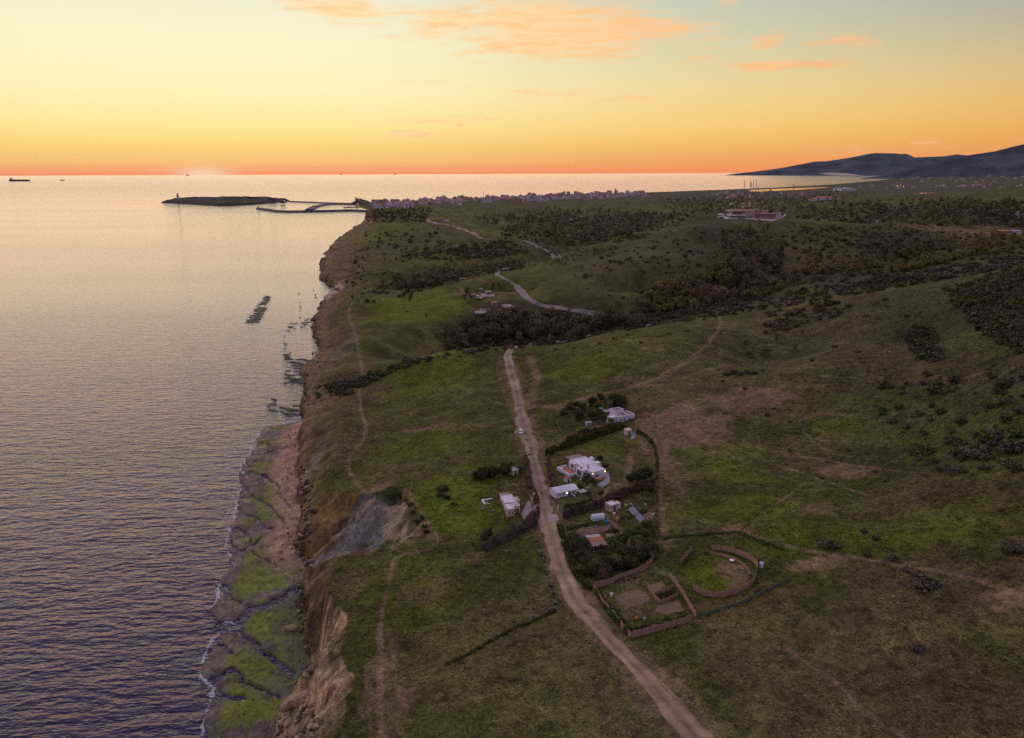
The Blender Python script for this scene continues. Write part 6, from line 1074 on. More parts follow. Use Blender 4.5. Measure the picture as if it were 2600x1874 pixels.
FT = [(760, 1470), (768, 1495), (775, 1515), (770, 1560), (772, 1600), (782, 1640), (786, 1690), (782, 1725)]
for i in range(34):
    k = random.randrange(len(FT) - 1); f = random.random(); px = FT[k][0] + (FT[k + 1][0] - FT[k][0]) * f + random.gauss(-4, 5); py = FT[k][1] + (FT[k + 1][1] - FT[k][1]) * f; boulder(px, py, random.uniform(.4, 1.0), 'dark brown rock at the foot of the tan cliff', 'rocks at the foot of the tan cliff', random.choice([RDARK, RDARK, ROCKS]))
FT2 = [(765, 1180), (768, 1220), (772, 1260), (782, 1300), (780, 1340), (765, 1380), (768, 1420), (790, 1440)]
for i in range(95):
    k = random.randrange(len(FT2) - 1); f = random.random(); px = FT2[k][0] + (FT2[k + 1][0] - FT2[k][0]) * f + random.gauss(0, 8); py = FT2[k][1] + (FT2[k + 1][1] - FT2[k][1]) * f; boulder(px, py, random.uniform(.5, 1.3), 'dark rock in the rubble band below the landslip', 'rocks of the rubble band below the landslip', random.choice([RDARK, RDARK, RDARK, ROCKS]))
for i in range(60):
    px, py = random.gauss(735, 14), random.uniform(1080, 1420); boulder(px, py, random.uniform(.25, .55), 'small black rock strewn on the pink tidal flat', 'rocks strewn on the pink tidal flat', RDARK)
for i in range(46):
    px, py = random.choice([random.gauss(745, 12), random.uniform(600, 730)]), random.uniform(1440, 1840); boulder(px, py, random.uniform(.2, .45), 'small dark rock strewn on the weedy platform', 'rocks strewn on the weedy platform', RDARK)
for i in range(40):
    px, py = 800 + random.gauss(0, 5), random.uniform(810, 1060); px -= 22 if py > 935 else 0; boulder(px, py, random.uniform(.5, 1.2), 'dark rock at the foot of the cliffs beyond the pools', 'rocks at the foot of the far cliffs', RDARK)

# ------------------------------------------------------------------ surf along the rock platform
def surf():
    m = bpy.data.materials.new('foam'); m.use_nodes = True; g = NT(m.node_tree); b = m.node_tree.nodes['Principled BSDF']; b.inputs['Base Color'].default_value = (.62, .6, .66, 1); b.inputs['Roughness'].default_value = .8
    at = g.n('ShaderNodeAttribute'); at.attribute_name = 'soil'; ge = g.n('ShaderNodeNewGeometry'); n = g.noise(ge.outputs['Position'], .9, 5, .7); n2 = g.noise(ge.outputs['Position'], .12, 2, .5)
    g.link(g.math('MULTIPLY', g.maprange(g.math('SUBTRACT', g.math('ADD', n, g.math('MULTIPLY', at.outputs['Fac'], .45)), g.math('MULTIPLY', n2, .9)), .34, .56), .75), b.inputs['Alpha'])
    V = []; Q = []; C = []
    for k, poly in enumerate(REEF[:3]):
        P = np.array(poly[:-6] if k == 0 else poly[:9] if k == 1 else poly + poly[:1]); out = [P[0]]
        for i in range(1, len(P)): n_ = max(1, int(np.linalg.norm(P[i] - P[i - 1]) / 1.5)); out += [P[i - 1] + (P[i] - P[i - 1]) * j / n_ for j in range(1, n_ + 1)]
        A = np.array(out); [A.__setitem__(slice(1, -1), (A[:-2] + 2 * A[1:-1] + A[2:]) / 4) for _ in range(3)]; T = np.gradient(A, axis=0); T /= np.linalg.norm(T, axis=1)[:, None] + 1e-9; N = np.stack([-T[:, 1], T[:, 0]], 1)
        if k != 2: N = -N if (N[len(N) // 2][0] > 0) else N
        K = 6; s = np.array([-2.0, -.8, 0, .9, 2.2, 4.5]); al = [0, .6, 1, .6, .25, 0]; b0 = len(V)
        for i in range(len(A)):
            for j in range(K): q = A[i] + N[i] * s[j] * (.7 if k else 1); V.append((q[0], q[1], .06)); C.append((al[j],) * 3)
        Q += [(b0 + i * K + j, b0 + i * K + j + 1, b0 + (i + 1) * K + j + 1, b0 + (i + 1) * K + j) for i in range(len(A) - 1) for j in range(K - 1)]
    me = fast_mesh('surf', V, Q, True, [m]); col_attr(me, 'soil', np.array(C)); tag(link('surf', me), 'thin white surf breaking along the edge of the rock platform', 'foam', kind='stuff')
surf()

# ------------------------------------------------------------------ grass
def grass():
    n = 150000; r = np.random.default_rng(5); y = 118 * np.exp(r.random(n) * math.log(520 / 118)); x = (r.uniform(-.30, .85, n)) * (y + 60)
    rr = np.clip(np.searchsorted(rows, y), 0, NR - 1); cc = np.clip(((x / (y + 60) - cols[0]) / (cols[1] - cols[0])).astype(int), 0, NC - 1); k = rr * NC + cc
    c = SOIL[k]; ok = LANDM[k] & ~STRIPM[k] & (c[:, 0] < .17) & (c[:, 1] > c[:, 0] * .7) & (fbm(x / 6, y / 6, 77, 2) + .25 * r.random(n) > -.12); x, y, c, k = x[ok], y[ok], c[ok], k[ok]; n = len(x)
    for nm in [o for o in bpy.data.objects if o.name.split('.')[0] in ('road', 'driveway')]:
        v = np.empty(len(nm.data.vertices) * 3, np.float32); nm.data.vertices.foreach_get('co', v); v = v.reshape(-1, 3)[4::9] if nm.name.startswith('road') else v.reshape(-1, 3)
        L = v[:, :2]; L = L[L[:, 1] < 560]
        if len(L) > 1:
            d = np.full(n, 99.0)
            for i in range(0, len(L), 2): d = np.minimum(d, np.hypot(x - L[i, 0], y - L[i, 1]))
            keep = d > 3.9; x, y, c = x[keep], y[keep], c[keep]; n = len(x)
    z = Hg(x, y); h = (.10 + .16 * r.random(n)) * (1 + y / 500); w = (.13 + .16 * r.random(n)) * (1 + y / 450); a = r.random(n) * 6.28
    V = []; dxy = np.stack([np.cos(a), np.sin(a)], 1)
    for s in (0, 1):
        d = dxy if s == 0 else -dxy + .3; pq = np.stack([-d[:, 1], d[:, 0]], 1)
        V.append(np.stack([np.stack([x - pq[:, 0] * w, y - pq[:, 1] * w, z + .02], 1), np.stack([x + pq[:, 0] * w, y + pq[:, 1] * w, z + .02], 1), np.stack([x + d[:, 0] * w * 2.2, y + d[:, 1] * w * 2.2, z + h], 1)], 1))
    V = np.concatenate(V).reshape(-1, 3); f = (.85 + .7 * r.random(n))[:, None]; tip = np.clip(c * f, 0, .5); col = np.repeat(np.concatenate([tip, tip]), 3, 0)
    me = fast_mesh('grass', V, np.arange(len(V)).reshape(-1, 3), False, [attr_mat('grass', .95, .15, .0, .1)]); col_attr(me, 'soil', col); tag(link('grass', me), 'rough grass tufts covering the near fields', 'grass', kind='stuff')
grass()
# ------------------------------------------------------------------ far background
def ridge_mesh(name, sil, depth, foot_p, m, seed, nz=90.0):
    """mountain from its skyline: (photo x, photo y) at a distance, slopes falling both ways"""
    az = []; top = []
    for px, py in sil:
        d = ray(px, py); t = depth / d.y; az.append(d.x * t); top.append(CAM_H + d.z * t)
    n, k = 150, 46; xs = np.linspace(az[0], az[-1], n); hs = np.maximum(np.interp(xs, az, top), 0)
    s = np.linspace(-1, 1, k); X = np.repeat(xs, k); S = np.tile(s, n); Hh = np.repeat(hs, k)
    w = np.repeat(np.clip(hs * foot_p, depth * .02, depth * .42), k); Y = depth + S * w
    Z = Hh * (1 - np.abs(S)) ** .85
    sc_ = depth * .05
    Z = Z * (1 + .55 * np.abs(S) * 2 * (np.abs(fbm(X / sc_, Y / sc_, seed, 5)) - .25)) + fbm(X / (sc_ * .3), Y / (sc_ * .3), seed + 3, 4) * nz * (1 - np.abs(S)) * np.abs(S) * np.minimum(1, Hh / 200)
    Z = np.where(np.abs(S) > .999, -5, Z)
    a = np.arange((n - 1) * (k - 1)); a = (a // (k - 1)) * k + a % (k - 1)
    me = fast_mesh(name, np.stack([X, Y, Z], 1), np.stack([a, a + 1, a + k + 1, a + k], 1), True, [m])
    return tag(link(name, me), kind='structure')
HILL = mat('hazed_scrub', (.042, .050, .058), .95, .5, .0012)  # dark green scrub shifted towards blue, distance haze painted into the colour
ridge_mesh('mountain', [(1840, 446), (1866, 441), (1914, 436), (1986, 426), (2017, 420), (2069, 410), (2097, 409), (2156, 400), (2220, 387), (2271, 388), (2283, 390), (2299, 389), (2319, 399), (2380, 416), (2470, 436)], 30000, 5.0, HILL, 901, 260)
ridge_mesh('mountain', [(2150, 440), (2260, 412), (2330, 399), (2400, 396), (2430, 391), (2454, 394), (2520, 400), (2640, 405), (2760, 420)], 38000, 4.0, HILL, 911, 200)
ridge_mesh('mountain', [(2196, 452), (2255, 444), (2300, 432), (2335, 421), (2400, 406), (2454, 394), (2533, 382), (2600, 366), (2700, 350), (2850, 352), (3000, 380)], 15500, 4.6, HILL, 921, 110)
# sand dune at the foot of the headland across the bay
DUNE = mat('dune_sand', (.50, .33, .24), .95, .1, .01)
mb = MB(); pts = []
for px, py0, py1 in ((2082, 441.0, 439.5), (2100, 443.5, 438.5), (2125, 445.5, 438.5), (2150, 446.5, 440), (2170, 446.5, 442), (2186, 446.5, 445.5)):
    for py, z, yd in ((py0, 2, 26500), (py1, 0, 27200)):
        d = ray(px, py); t = yd / d.y; pts.append((d.x * t, yd, max(1.0, CAM_H + d.z * t)))
mb.add(pts, [(2 * i, 2 * i + 2, 2 * i + 3, 2 * i + 1) for i in range(5)]); tag(mb.build('dune', DUNE, None, True), kind='structure')

STONE = mat('harbour_stone', (.16, .13, .12), .95, .25, .08); ISLE = attr_mat('island_scrub', .95, .2, .4, .1)
def island(name, outline, top, soil, seed, label, cat):
    """low rocky island from its waterline in the photograph"""
    L = [pz(x, y, 0) for x, y in outline]; ax = np.array(L); lo, hi = ax.min(0) - 5, ax.max(0) + 5; nx, ny = 150, 60
    X, Y = np.meshgrid(np.linspace(lo[0], hi[0], nx), np.linspace(lo[1], hi[1], ny)); x, y = X.ravel(), Y.ravel()
    ins = inside(x, y, L); d = dist_poly(x, y, L, True)
    z = np.where(ins, top * (1 - np.exp(-d / (top * 1.3))) + fbm(x / 60, y / 60, seed, 4) * top * .45 * np.minimum(1, d / 40), -2)
    a = np.arange((ny - 1) * (nx - 1)); a = (a // (nx - 1)) * nx + a % (nx - 1); q = np.stack([a, a + 1, a + nx + 1, a + nx], 1); q = q[ins[q].any(1)]; u, inv = np.unique(q, return_inverse=True)
    me = fast_mesh(name, np.stack([x, y, z], 1)[u], inv.reshape(-1, 4), True, [ISLE]); col_attr(me, 'soil', np.asarray(soil) * (1 + .5 * fbm(x[u] / 40, y[u] / 40, seed + 1, 3))[:, None]); o = link(name, me)
    return tag(o, kind='structure')
island('island', [(408, 515), (440, 517), (480, 519), (515, 521), (545, 523), (580, 523), (620, 521), (670, 518), (705, 514), (735, 511.5), (735, 509), (700, 506.5), (640, 505), (560, 505), (480, 507), (430, 510)], 16, (.055, .055, .035), 61, '', '')
island('castle_hill', [(888, 517), (905, 519), (930, 519), (945, 516), (930, 512), (900, 512)], 20, (.07, .07, .04), 71, '', '')
def wall_line(name, px, w, h, m, label, cat, z0=-2):
    """breakwater or pier: a long battered wall along a waterline in the photograph"""
    L = [Vector((*pz(x, y, 0), 0)) for x, y in px]; mb = MB(); n = len(L); vs = []
    for i, p in enumerate(L):
        t = (L[min(i + 1, n - 1)] - L[max(i - 1, 0)]).normalized(); s = Vector((-t.y, t.x, 0))
        vs += [p - s * w * .9 + Vector((0, 0, z0)), p - s * w * .5 + Vector((0, 0, h)), p + s * w * .5 + Vector((0, 0, h)), p + s * w * .9 + Vector((0, 0, z0))]
    fs = [(4 * i + j, 4 * i + 4 + j, 4 * i + 5 + j, 4 * i + 1 + j) for i in range(n - 1) for j in range(3)] + [(3, 2, 1, 0), (4 * n - 4, 4 * n - 3, 4 * n - 2, 4 * n - 1)]
    mb.add(vs, fs); return tag(mb.build(name, m), label, cat)
wall_line('breakwater', [(655, 531), (680, 534.5), (702, 538), (730, 539), (790, 538.5), (850, 537), (890, 536), (935, 538)], 11, 7, STONE, 'long dark stone breakwater bent at its end, closing the harbour mouth', 'breakwater')
wall_line('pier', [(785, 534), (800, 526), (822, 521.5), (845, 519), (900, 520)], 26, 6, STONE, 'short curved inner pier inside the harbour below the causeway', 'pier')
wall_line('causeway', [(735, 512.5), (770, 513.8), (820, 516), (850, 517), (900, 518)], 12, 5, STONE, 'thin straight causeway joining the island to the town', 'causeway')
wall_line('jetty', [(872, 527.3), (895, 527), (918, 526.5)], 6, 3, STONE, 'slim jetty in the harbour beside the quay', 'jetty')

def px_m(p): return (Vector(p) - cam.location).length / FPX      # metres per photo pixel at a point
WHITE = mat('town_white', (.64, .55, .57), .9, .12, .05); PINKW = mat('town_pink', (.60, .44, .42), .9, .12, .05); TERRA = mat('roof_tile', (.40, .17, .10), .9, .25, .4); SAND = mat('town_sand', (.44, .32, .22), .9, .12, .05); GLASSD = mat('far_glass', (.06, .06, .08), .3, spec=.5)
# lighthouse on the island
p = Vector((*pz(452, 507.5, 12), 10)); u = px_m(p)
lh = empty('lighthouse', p, 0, 'pale tapering lighthouse tower at the left end of the island', 'lighthouse')
MB().lathe([(0, 0), (3.4 * u * .9, 0), (2.6 * u * .9, 12 * u), (2.6 * u, 12 * u), (2.9 * u, 12.4 * u), (2.9 * u, 12.8 * u), (0, 12.8 * u)], 12).build('tower', WHITE, lh)
MB().lathe([(1.2 * u, 12.8 * u), (1.2 * u, 15 * u), (1.5 * u, 15 * u), (0, 16.6 * u)], 10).build('lantern_room', SAND, lh)
MB().box(-4 * u, 4.5 * u, -2 * u, 2 * u, -1, 2.4 * u).build('keeper_house', WHITE, lh)
for (px, py, wpx, hpx, label) in [(593, 503, 40, 5, 'long low barracks on the middle of the island'), (520, 505, 12, 3.5, 'small low block left of the barracks on the island'), (642, 502, 22, 6, 'dark blockhouse on the high right part of the island'), (690, 504, 18, 5, 'flat block at the right end of the island'), (718, 510, 10, 3, 'tiny gatehouse where the causeway meets the island'), (556, 505, 10, 3, 'tiny flat building between lighthouse and barracks')]:
    p = Vector((*pz(px, py + hpx * .6, 14), 12)); u = px_m(p); o = empty('island_building', p, .1, label, 'building', 'buildings on the island')
    MB().box(-wpx * u / 2, wpx * u / 2, -8, 8, -6, hpx * u).build('wall', STONE, o); MB().box(-wpx * u / 2 - .6, wpx * u / 2 + .6, -8.6, 8.6, hpx * u, hpx * u + 1).build('roof', SAND, o)
p = Vector((*pz(657, 531, 7), 7)); u = px_m(p); o = empty('harbour_beacon', p, 0, 'small round beacon tower on the tip of the breakwater', 'beacon')
MB().lathe([(0, 0), (1.5 * u, 0), (1.1 * u, 7 * u), (0, 7 * u)], 10).build('tower', WHITE, o); MB().lathe([(.7 * u, 7 * u), (.7 * u, 8.4 * u), (0, 9.2 * u)], 8).build('lantern', SAND, o)
p = Vector((*pz(906, 512, 14), 16)); u = px_m(p); o = empty('castle_ruin', p, .2, 'dark stub of a ruined tower on the rocky knoll by the harbour', 'tower')
MB().box(-4 * u, 4 * u, -10, 10, -8, 7 * u, 2).build('keep', STONE, o); MB().box(-4 * u, -1.5 * u, -9, 9, 7 * u, 10.5 * u, 1).build('turret', STONE, o); MB().box(2.2 * u, 4 * u, -9, 9, 7 * u, 8.6 * u, .6).build('merlon', STONE, o)

# ------------------------------------------------------------------ coastal town
rt = random.Random(3)
HOUSE = []
def town_mesh(i):
    mb = MB(); w, d, h = rt.uniform(9, 17), rt.uniform(9, 15), rt.uniform(6, 11)
    mb.cur = 0; mb.box(-w / 2, w / 2, -d / 2, d / 2, -6, h)
    if i % 3 == 0: mb.cur = 1; mb.gable(-w / 2, w / 2, -d / 2, d / 2, h, h + 2.2, .5, .3)
    else:
        mb.cur = 0; t = .5
        for b in ((-w / 2, w / 2, -d / 2, -d / 2 + t), (-w / 2, w / 2, d / 2 - t, d / 2), (-w / 2, -w / 2 + t, -d / 2 + t, d / 2 - t), (w / 2 - t, w / 2, -d / 2 + t, d / 2 - t)): mb.box(*b, h + .002, h + .9)
        mb.box(-w * .2, w * .25, -d * .1, d * .3, h + .01, h + 2.6)
    if i % 2: mb.cur = 0; mb.box(w / 2 - .01, w / 2 + w * .45, -d * .3, d / 2 - .4, -6, h * .62)
    mb.cur = 2; nw = int(w / 3.2)
    for s in range(int(h / 3)):
        for k in range(nw): x = -w / 2 + (k + .5) * w / nw; mb.box(x - .6, x + .6, -d / 2 - .06, -d / 2 + .02, 1 + s * 3, 2.5 + s * 3)
    return mb
for i in range(12): HOUSE.append(town_mesh(i))
HM = {}
def town_house(p, rz, s, i, wallm, label, group, name='town_house'):
    key = (i, wallm.name)
    if key not in HM: HM[key] = HOUSE[i].mesh('town_house', [wallm, TERRA, GLASSD])
    o = link(name, HM[key], None, p); o.rotation_euler = (0, 0, rz); o.scale = (s, s, s * (.65 + .8 * random.random())); return tag(o, label, 'house', group)
# the town's skyline and lower edge in the photograph: x, upper y, lower y
edge = [(945, 519, 533), (1000, 513, 528), (1040, 514, 530), (1080, 508, 524), (1120, 506, 520), (1180, 504, 518), (1240, 503, 517), (1300, 501, 516), (1360, 499, 514), (1420, 496, 508), (1470, 494, 506), (1520, 493, 507), (1560, 492, 503), (1610, 490, 500), (1650, 489, 497)]
ex = [e[0] for e in edge]; n_t = 0; spots = []
while n_t < 265:
    px = rt.uniform(948, 1648); u0 = np.interp(px, ex, [e[1] for e in edge]); u1 = np.interp(px, ex, [e[2] for e in edge]); py = u1 - (u1 - u0) * rt.random() ** .9
    spots.append((px, py)); n_t += 1
for (px, py), g_ in zip(spots, GL(spots)):
    if g_.y > 9000 or g_.z < .3: continue
    side = 'left, harbour end' if px < 1120 else 'middle' if px < 1400 else 'right, inland end'
    town_house(g_, rt.uniform(-.5, .5), rt.uniform(1.2, 1.8), rt.randrange(12), rt.choice([WHITE, WHITE, PINKW, WHITE, SAND]), 'small pale house packed into the %s of the distant coastal town' % side, 'houses of the coastal town, ' + side)
for (px, py, wpx, hpx, m, label) in [(965, 519, 40, 12, SAND, 'long brown apartment block, leftmost of the big blocks behind the harbour'), (1006, 515, 16, 9, SAND, 'square brown block, second of the big blocks behind the harbour'), (1030, 514, 12, 8, SAND, 'small square brown block, third from the harbour'), (1049, 515, 12, 6, PINKW, 'pinkish block just right of the brown harbour blocks'), (1397, 500, 14, 8, WHITE, 'tall white apartment block on the town skyline, left of a pair'), (1415, 500, 13, 6, WHITE, 'tall white apartment block on the town skyline, right of a pair'),
                                      (1296, 514, 22, 9, SAND, 'tan apartment block at the near edge of the town, left of a pair'), (1318, 513, 22, 9, SAND, 'tan apartment block at the near edge of the town, right of a pair'), (1530, 497, 22, 9, PINKW, 'pink apartment row below the water tower'), (1485, 508, 20, 10, PINKW, 'pink block at the lower edge of the town by dark trees'), (1590, 496, 24, 6, WHITE, 'long white low building right of the water tower')]:
    p = G(px, py + 1); u = px_m(p); w, h = wpx * u / 2, hpx * u; o = empty('apartment_block', p, rt.uniform(-.15, .15), label, 'building', 'larger blocks of the coastal town')
    MB().box(-w, w, -9, 9, -10, h).build('wall', m, o); MB().box(-w - .5, w + .5, -9.5, 9.5, h, h + 1.2).build('roof', TERRA if m is SAND else m, o)
    wm = MB()
    for s in range(max(1, int(h / 4))):
        for k in range(max(2, int(2 * w / 6))): x = -w + (k + .5) * 2 * w / max(2, int(2 * w / 6)); MB().box(x - 1, x + 1, -9.12, -8.9, 1.2 + s * 4, 3.2 + s * 4).build('window', GLASSD, o)
p = G(1563, 499); u = px_m(p); o = empty('water_tower', p, 0, 'slim dark round tower rising above the right end of the town', 'tower')
MB().lathe([(0, -4), (1.6 * u, -4), (1.5 * u, 14 * u), (0, 14 * u)], 10).build('shaft', SAND, o); MB().lathe([(0, 13 * u), (1.9 * u, 14 * u), (1.9 * u, 17.5 * u), (1.2 * u, 19 * u), (0, 19 * u)], 10).build('tank', SAND, o)
DARKM = mat('dark_metal', (.09, .07, .065), .6, metallic=.3)
for px, py, h, label in ((1228, 503, 15, 'tall thin crane mast standing over the middle of the town'), (1240, 504, 12, 'shorter crane with a slanting jib over the middle of the town')):
    p = G(px, py); u = px_m(p); o = empty('crane', p, 0, label, 'crane', 'cranes over the town'); MB().box(-.4 * u, .4 * u, -.4 * u, .4 * u, 0, h * u).build('mast', DARKM, o)
    MB().tube((-.5 * u, 0, h * u * .85), (1.6 * u if h < 14 else .6 * u, 0, h * u * (1.1 if h < 14 else .9)), .25 * u, .2 * u, 6).build('jib', DARKM, o)
LAMP_Y = mat('lamp_yellow', (.9, .7, .3), emit=(1, .72, .28, 2.5)); LAMP_O = mat('lamp_orange', (.9, .4, .1), emit=(1, .42, .08, 2.5)); LAMP_W = mat('lamp_white', (.9, .9, .8), emit=(1, .92, .75, 2.5))
for px, py, m, r, label in ((909, 519, LAMP_Y, .9, 'bright yellow quay lamp below the castle knoll'), (1026, 524, LAMP_O, 1.6, 'large orange floodlight at the harbour end of the town'), (1168, 520, LAMP_W, .7, 'white lamp at the edge of the green field before the town'), (1640, 490, LAMP_O, .6, 'orange lamp at the right end of the town'), (650, 503, LAMP_Y, .7, 'yellow lamp on the high part of the island'), (722, 511, LAMP_Y, .7, 'yellow lamp by the causeway gatehouse'), (2278, 474, LAMP_Y, .9, 'yellow street lamp, left of the row on the far plain'), (2286, 472, LAMP_O, .7, 'orange street lamp, middle of the row on the far plain'), (2294, 475, LAMP_Y, .8, 'yellow street lamp, right of the row on the far plain'), (2340, 493, LAMP_O, .8, 'orange lamp before the long shed on the plain, left one'), (2350, 493, LAMP_O, .7, 'orange lamp before the long shed on the plain, right one')):
    p = G(px, py + 1.5) if py > 511 or px > 1000 else Vector((*pz(px, py + 2, 14), 14)); u = px_m(p); o = empty('street_lamp', p, 0, label, 'lamp'); MB().tube((0, 0, 0), (0, 0, 2.2 * u), .12 * u, .1 * u, 5).build('post', DARKM, o); MB().lathe([(0, 2.0 * u), (r * u * .7, 2.2 * u), (r * u * .7, (2.2 + r) * u), (0, (2.4 + r) * u)], 8).build('lamp_head', m, o)

# shallow lagoon behind the long beach, catching the glow
LAG = mat('lagoon_water', (.05, .05, .06), .06, spec=.9)
mb = MB(); top = [(1900, 483.0), (1950, 480.5), (2010, 478.0), (2060, 476.0), (2100, 475.0)]; low = [(1905, 486.5), (1955, 485.5), (2010, 483.0), (2065, 479.5), (2103, 477.0)]
zl = max(zat(*pz(x, y, 4)) for x, y in top + low) + .6
mb.add([(*pz(x, y, zl), zl) for q in zip(top, low) for x, y in q], [(2 * i, 2 * i + 1, 2 * i + 3, 2 * i + 2) for i in range(4)]); tag(mb.build('lagoon', LAG), kind='structure')
# ships
SHIP = mat('ship_hull', (.05, .05, .08), .6); SHIPW = mat('ship_white', (.5, .45, .45), .6)
for px, py, L, label in ((49, 460, 40, 'long dark cargo ship low on the sea at the far left'), (158, 458.5, 8, 'tiny ship right of the cargo ship near the horizon'), (476, 446, 6, 'speck of a ship on the horizon beside the sunset glow'), (865, 443.5, 5, 'speck of a ship on the horizon above the island, left one'), (1003, 443, 6, 'speck of a ship on the horizon above the harbour')):
    p = Vector((*pz(px, py, 0), 0)); u = px_m(p); l = L * u; h = max(l * .06, u * 1.1); o = empty('cargo_ship', p, 0, label, 'ship', 'ships on the sea')
    MB().add([(-l / 2, -l * .07, -1), (l / 2, -l * .07, -1), (l / 2 + h, 0, -1), (l / 2, l * .07, -1), (-l / 2, l * .07, -1), (-l / 2 - h * .2, -l * .08, h), (l / 2, -l * .08, h), (l / 2 + h * 1.8, 0, h * 1.1), (l / 2, l * .08, h), (-l / 2 - h * .2, l * .08, h)], [(0, 1, 6, 5), (1, 2, 7, 6), (2, 3, 8, 7), (3, 4, 9, 8), (4, 0, 5, 9), (5, 6, 7, 8, 9), (4, 3, 2, 1, 0)]).build('hull', SHIP, o)
    MB().box(-l * .46, -l * .36, -l * .06, l * .06, h, h * 2.3).box(-l * .43, -l * .4, -l * .02, l * .02, h * 2.3, h * 3).build('bridge', SHIPW, o)
    MB().box(-l * .3, l * .42, -l * .05, l * .05, h, h * 1.4).build('hatch', SHIP, o)

# ------------------------------------------------------------------ radio and traffic control station on the hill
RED = mat('red_paint', (.45, .05, .04), .6, .15, 1); WHT = mat('white_paint', (.72, .66, .66), .7, .1, .6); TOWERW = mat('station_wall', (.50, .38, .28), .9, .18, .3); SALMON = mat('salmon_wall', (.42, .24, .19), .9, .15, .3)
base = G(1880, 556); U = px_m(base); z0 = base.z
def SP(px, py=556): d = ray(px, py); t = base.y / d.y; return Vector((d.x * t, base.y, z0))
st = empty('control_station', SP(1880), 0, 'two storey tan control station with glazed deck on the hilltop', 'building')
c0 = SP(1880).x
def bx(mb, xa, xb, za, zb, ya=-8, yb=10): return mb.box(SP(xa).x - c0, SP(xb).x - c0, ya, yb, (556 - za) * U, (556 - zb) * U)
mb = MB(); bx(mb, 1850, 1884, 562, 548); bx(mb, 1884.02, 1912, 562, 535, -7, 12); mb.build('wall', TOWERW, st)
mb = MB(); bx(mb, 1848, 1888, 547.9, 545, -11, 11); mb.build('balcony', WHT, st)
mb = MB(); bx(mb, 1855, 1884, 544.9, 537.9, -7, 9); mb.build('upper_storey', TOWERW, st)
for k, xa in enumerate((1857.5, 1860.3, 1863, 1865.8, 1870.7, 1873.3, 1876)): mb = MB(); bx(mb, xa, xa + 2.1, 544.2, 540.5, -7.25, -6.8); mb.build('window', GLASSD, st)
mb = MB(); bx(mb, 1848, 1886, 537.8, 534.8, -10, 11); mb.build('roof', TOWERW, st)
mb = MB(); bx(mb, 1912.02, 1966, 562, 545, -6, 6); mb.build('wing', SALMON, st)
mb = MB(); bx(mb, 1911, 1967, 544.9, 543, -7, 7); mb.build('wing_roof', TERRA, st)
for xa in (1900, 1904, 1916, 1922, 1934, 1944, 1954): mb = MB(); bx(mb, xa, xa + 2, 552, 548, -7.3 if xa < 1910 else -6.2, -5.8); mb.build('window', GLASSD, st)
def lattice(name, px, py_base, py_top, w, label, bands=7, bound=(RED, WHT), cat='mast', group=None):
    p = SP(px); h = (py_base - py_top) * U; o = empty(name, Vector((p.x, base.y + 6, z0 + (556 - py_base) * U)), 0, label, cat, group)
    for b in range(bands):
        mb = MB(); a0, a1 = b / bands, (b + 1) / bands; wa, wb = w * U * (1 - .6 * a0), w * U * (1 - .6 * a1)
        for sx, sy in ((-1, -1), (1, -1), (1, 1), (-1, 1)): mb.tube((sx * wa / 2, sy * wa / 2, h * a0), (sx * wb / 2, sy * wb / 2, h * a1), .36 * U, .36 * U, 4)
        for f in (0, .5):
            q0, q1 = a0 + (a1 - a0) * f, a0 + (a1 - a0) * (f + .5); ww, wx = w * U * (1 - .6 * q0) / 2, w * U * (1 - .6 * q1) / 2
            mb.tube((-ww, -ww, h * q0), (wx, -wx, h * q1), .22 * U, .22 * U, 4); mb.tube((ww, -ww, h * q0), (-wx, -wx, h * q1), .22 * U, .22 * U, 4); mb.tube((-ww, ww, h * q0), (-wx, -wx, h * q1), .22 * U, .22 * U, 4); mb.tube((ww, -ww, h * q0), (wx, wx, h * q1), .22 * U, .22 * U, 4)
        mb.build('mast_section', bound[b % 2], o)
    return o, h
o, h = lattice('radio_mast', 1903, 535, 470, 5.0, 'tall red and white lattice radio mast on the station roof')
for k, f in enumerate((.10, .19, .30)): MB().lathe([(0, 0), (1.3 * U, .3 * U), (1.5 * U, .9 * U), (1.3 * U, 1.5 * U), (0, 1.6 * U)], 10, (1.2 * U * (-1) ** k * .4, -2 * U, h * f)).build('dish', WHT, o)
MB().tube((0, 0, h), (0, 0, h * 1.08), .2 * U, .1 * U, 5).build('antenna', RED, o)
o = empty('radar_tower', Vector((SP(1886).x, base.y + 4, z0 + (556 - 534.6) * U)), 0, 'short red and white radar tower with a flat scanner bar', 'tower')
MB().lathe([(0, 0), (3 * U, 0), (2.6 * U, 4 * U), (0, 4 * U)], 10).build('base', RED, o); MB().lathe([(1.9 * U, 4 * U), (1.9 * U, 8.5 * U), (0, 8.5 * U)], 10).build('column', WHT, o)
MB().box(-8 * U, 8 * U, -.5 * U, .5 * U, 8.6 * U, 9.3 * U).build('scanner', WHT, o); MB().lathe([(0, 9.4 * U), (3 * U, 9.4 * U), (3.2 * U, 13 * U), (0, 13 * U)], 10).build('radome_base', RED, o); MB().box(-3.4 * U, 2.6 * U, -1.2 * U, 1.2 * U, 13.1 * U, 15.2 * U).build('upper_scanner', WHT, o)
mb = MB(); L = GL([(1821, 553), (1834, 551), (1850, 556.5), (1880, 556.5), (1920, 559), (1950, 561), (1967, 561), (1975, 557), (1988, 552), (1996, 546)])
pw = empty('perimeter_wall', L[0], 0, 'long pale wall curving round the front of the hilltop station', 'wall')
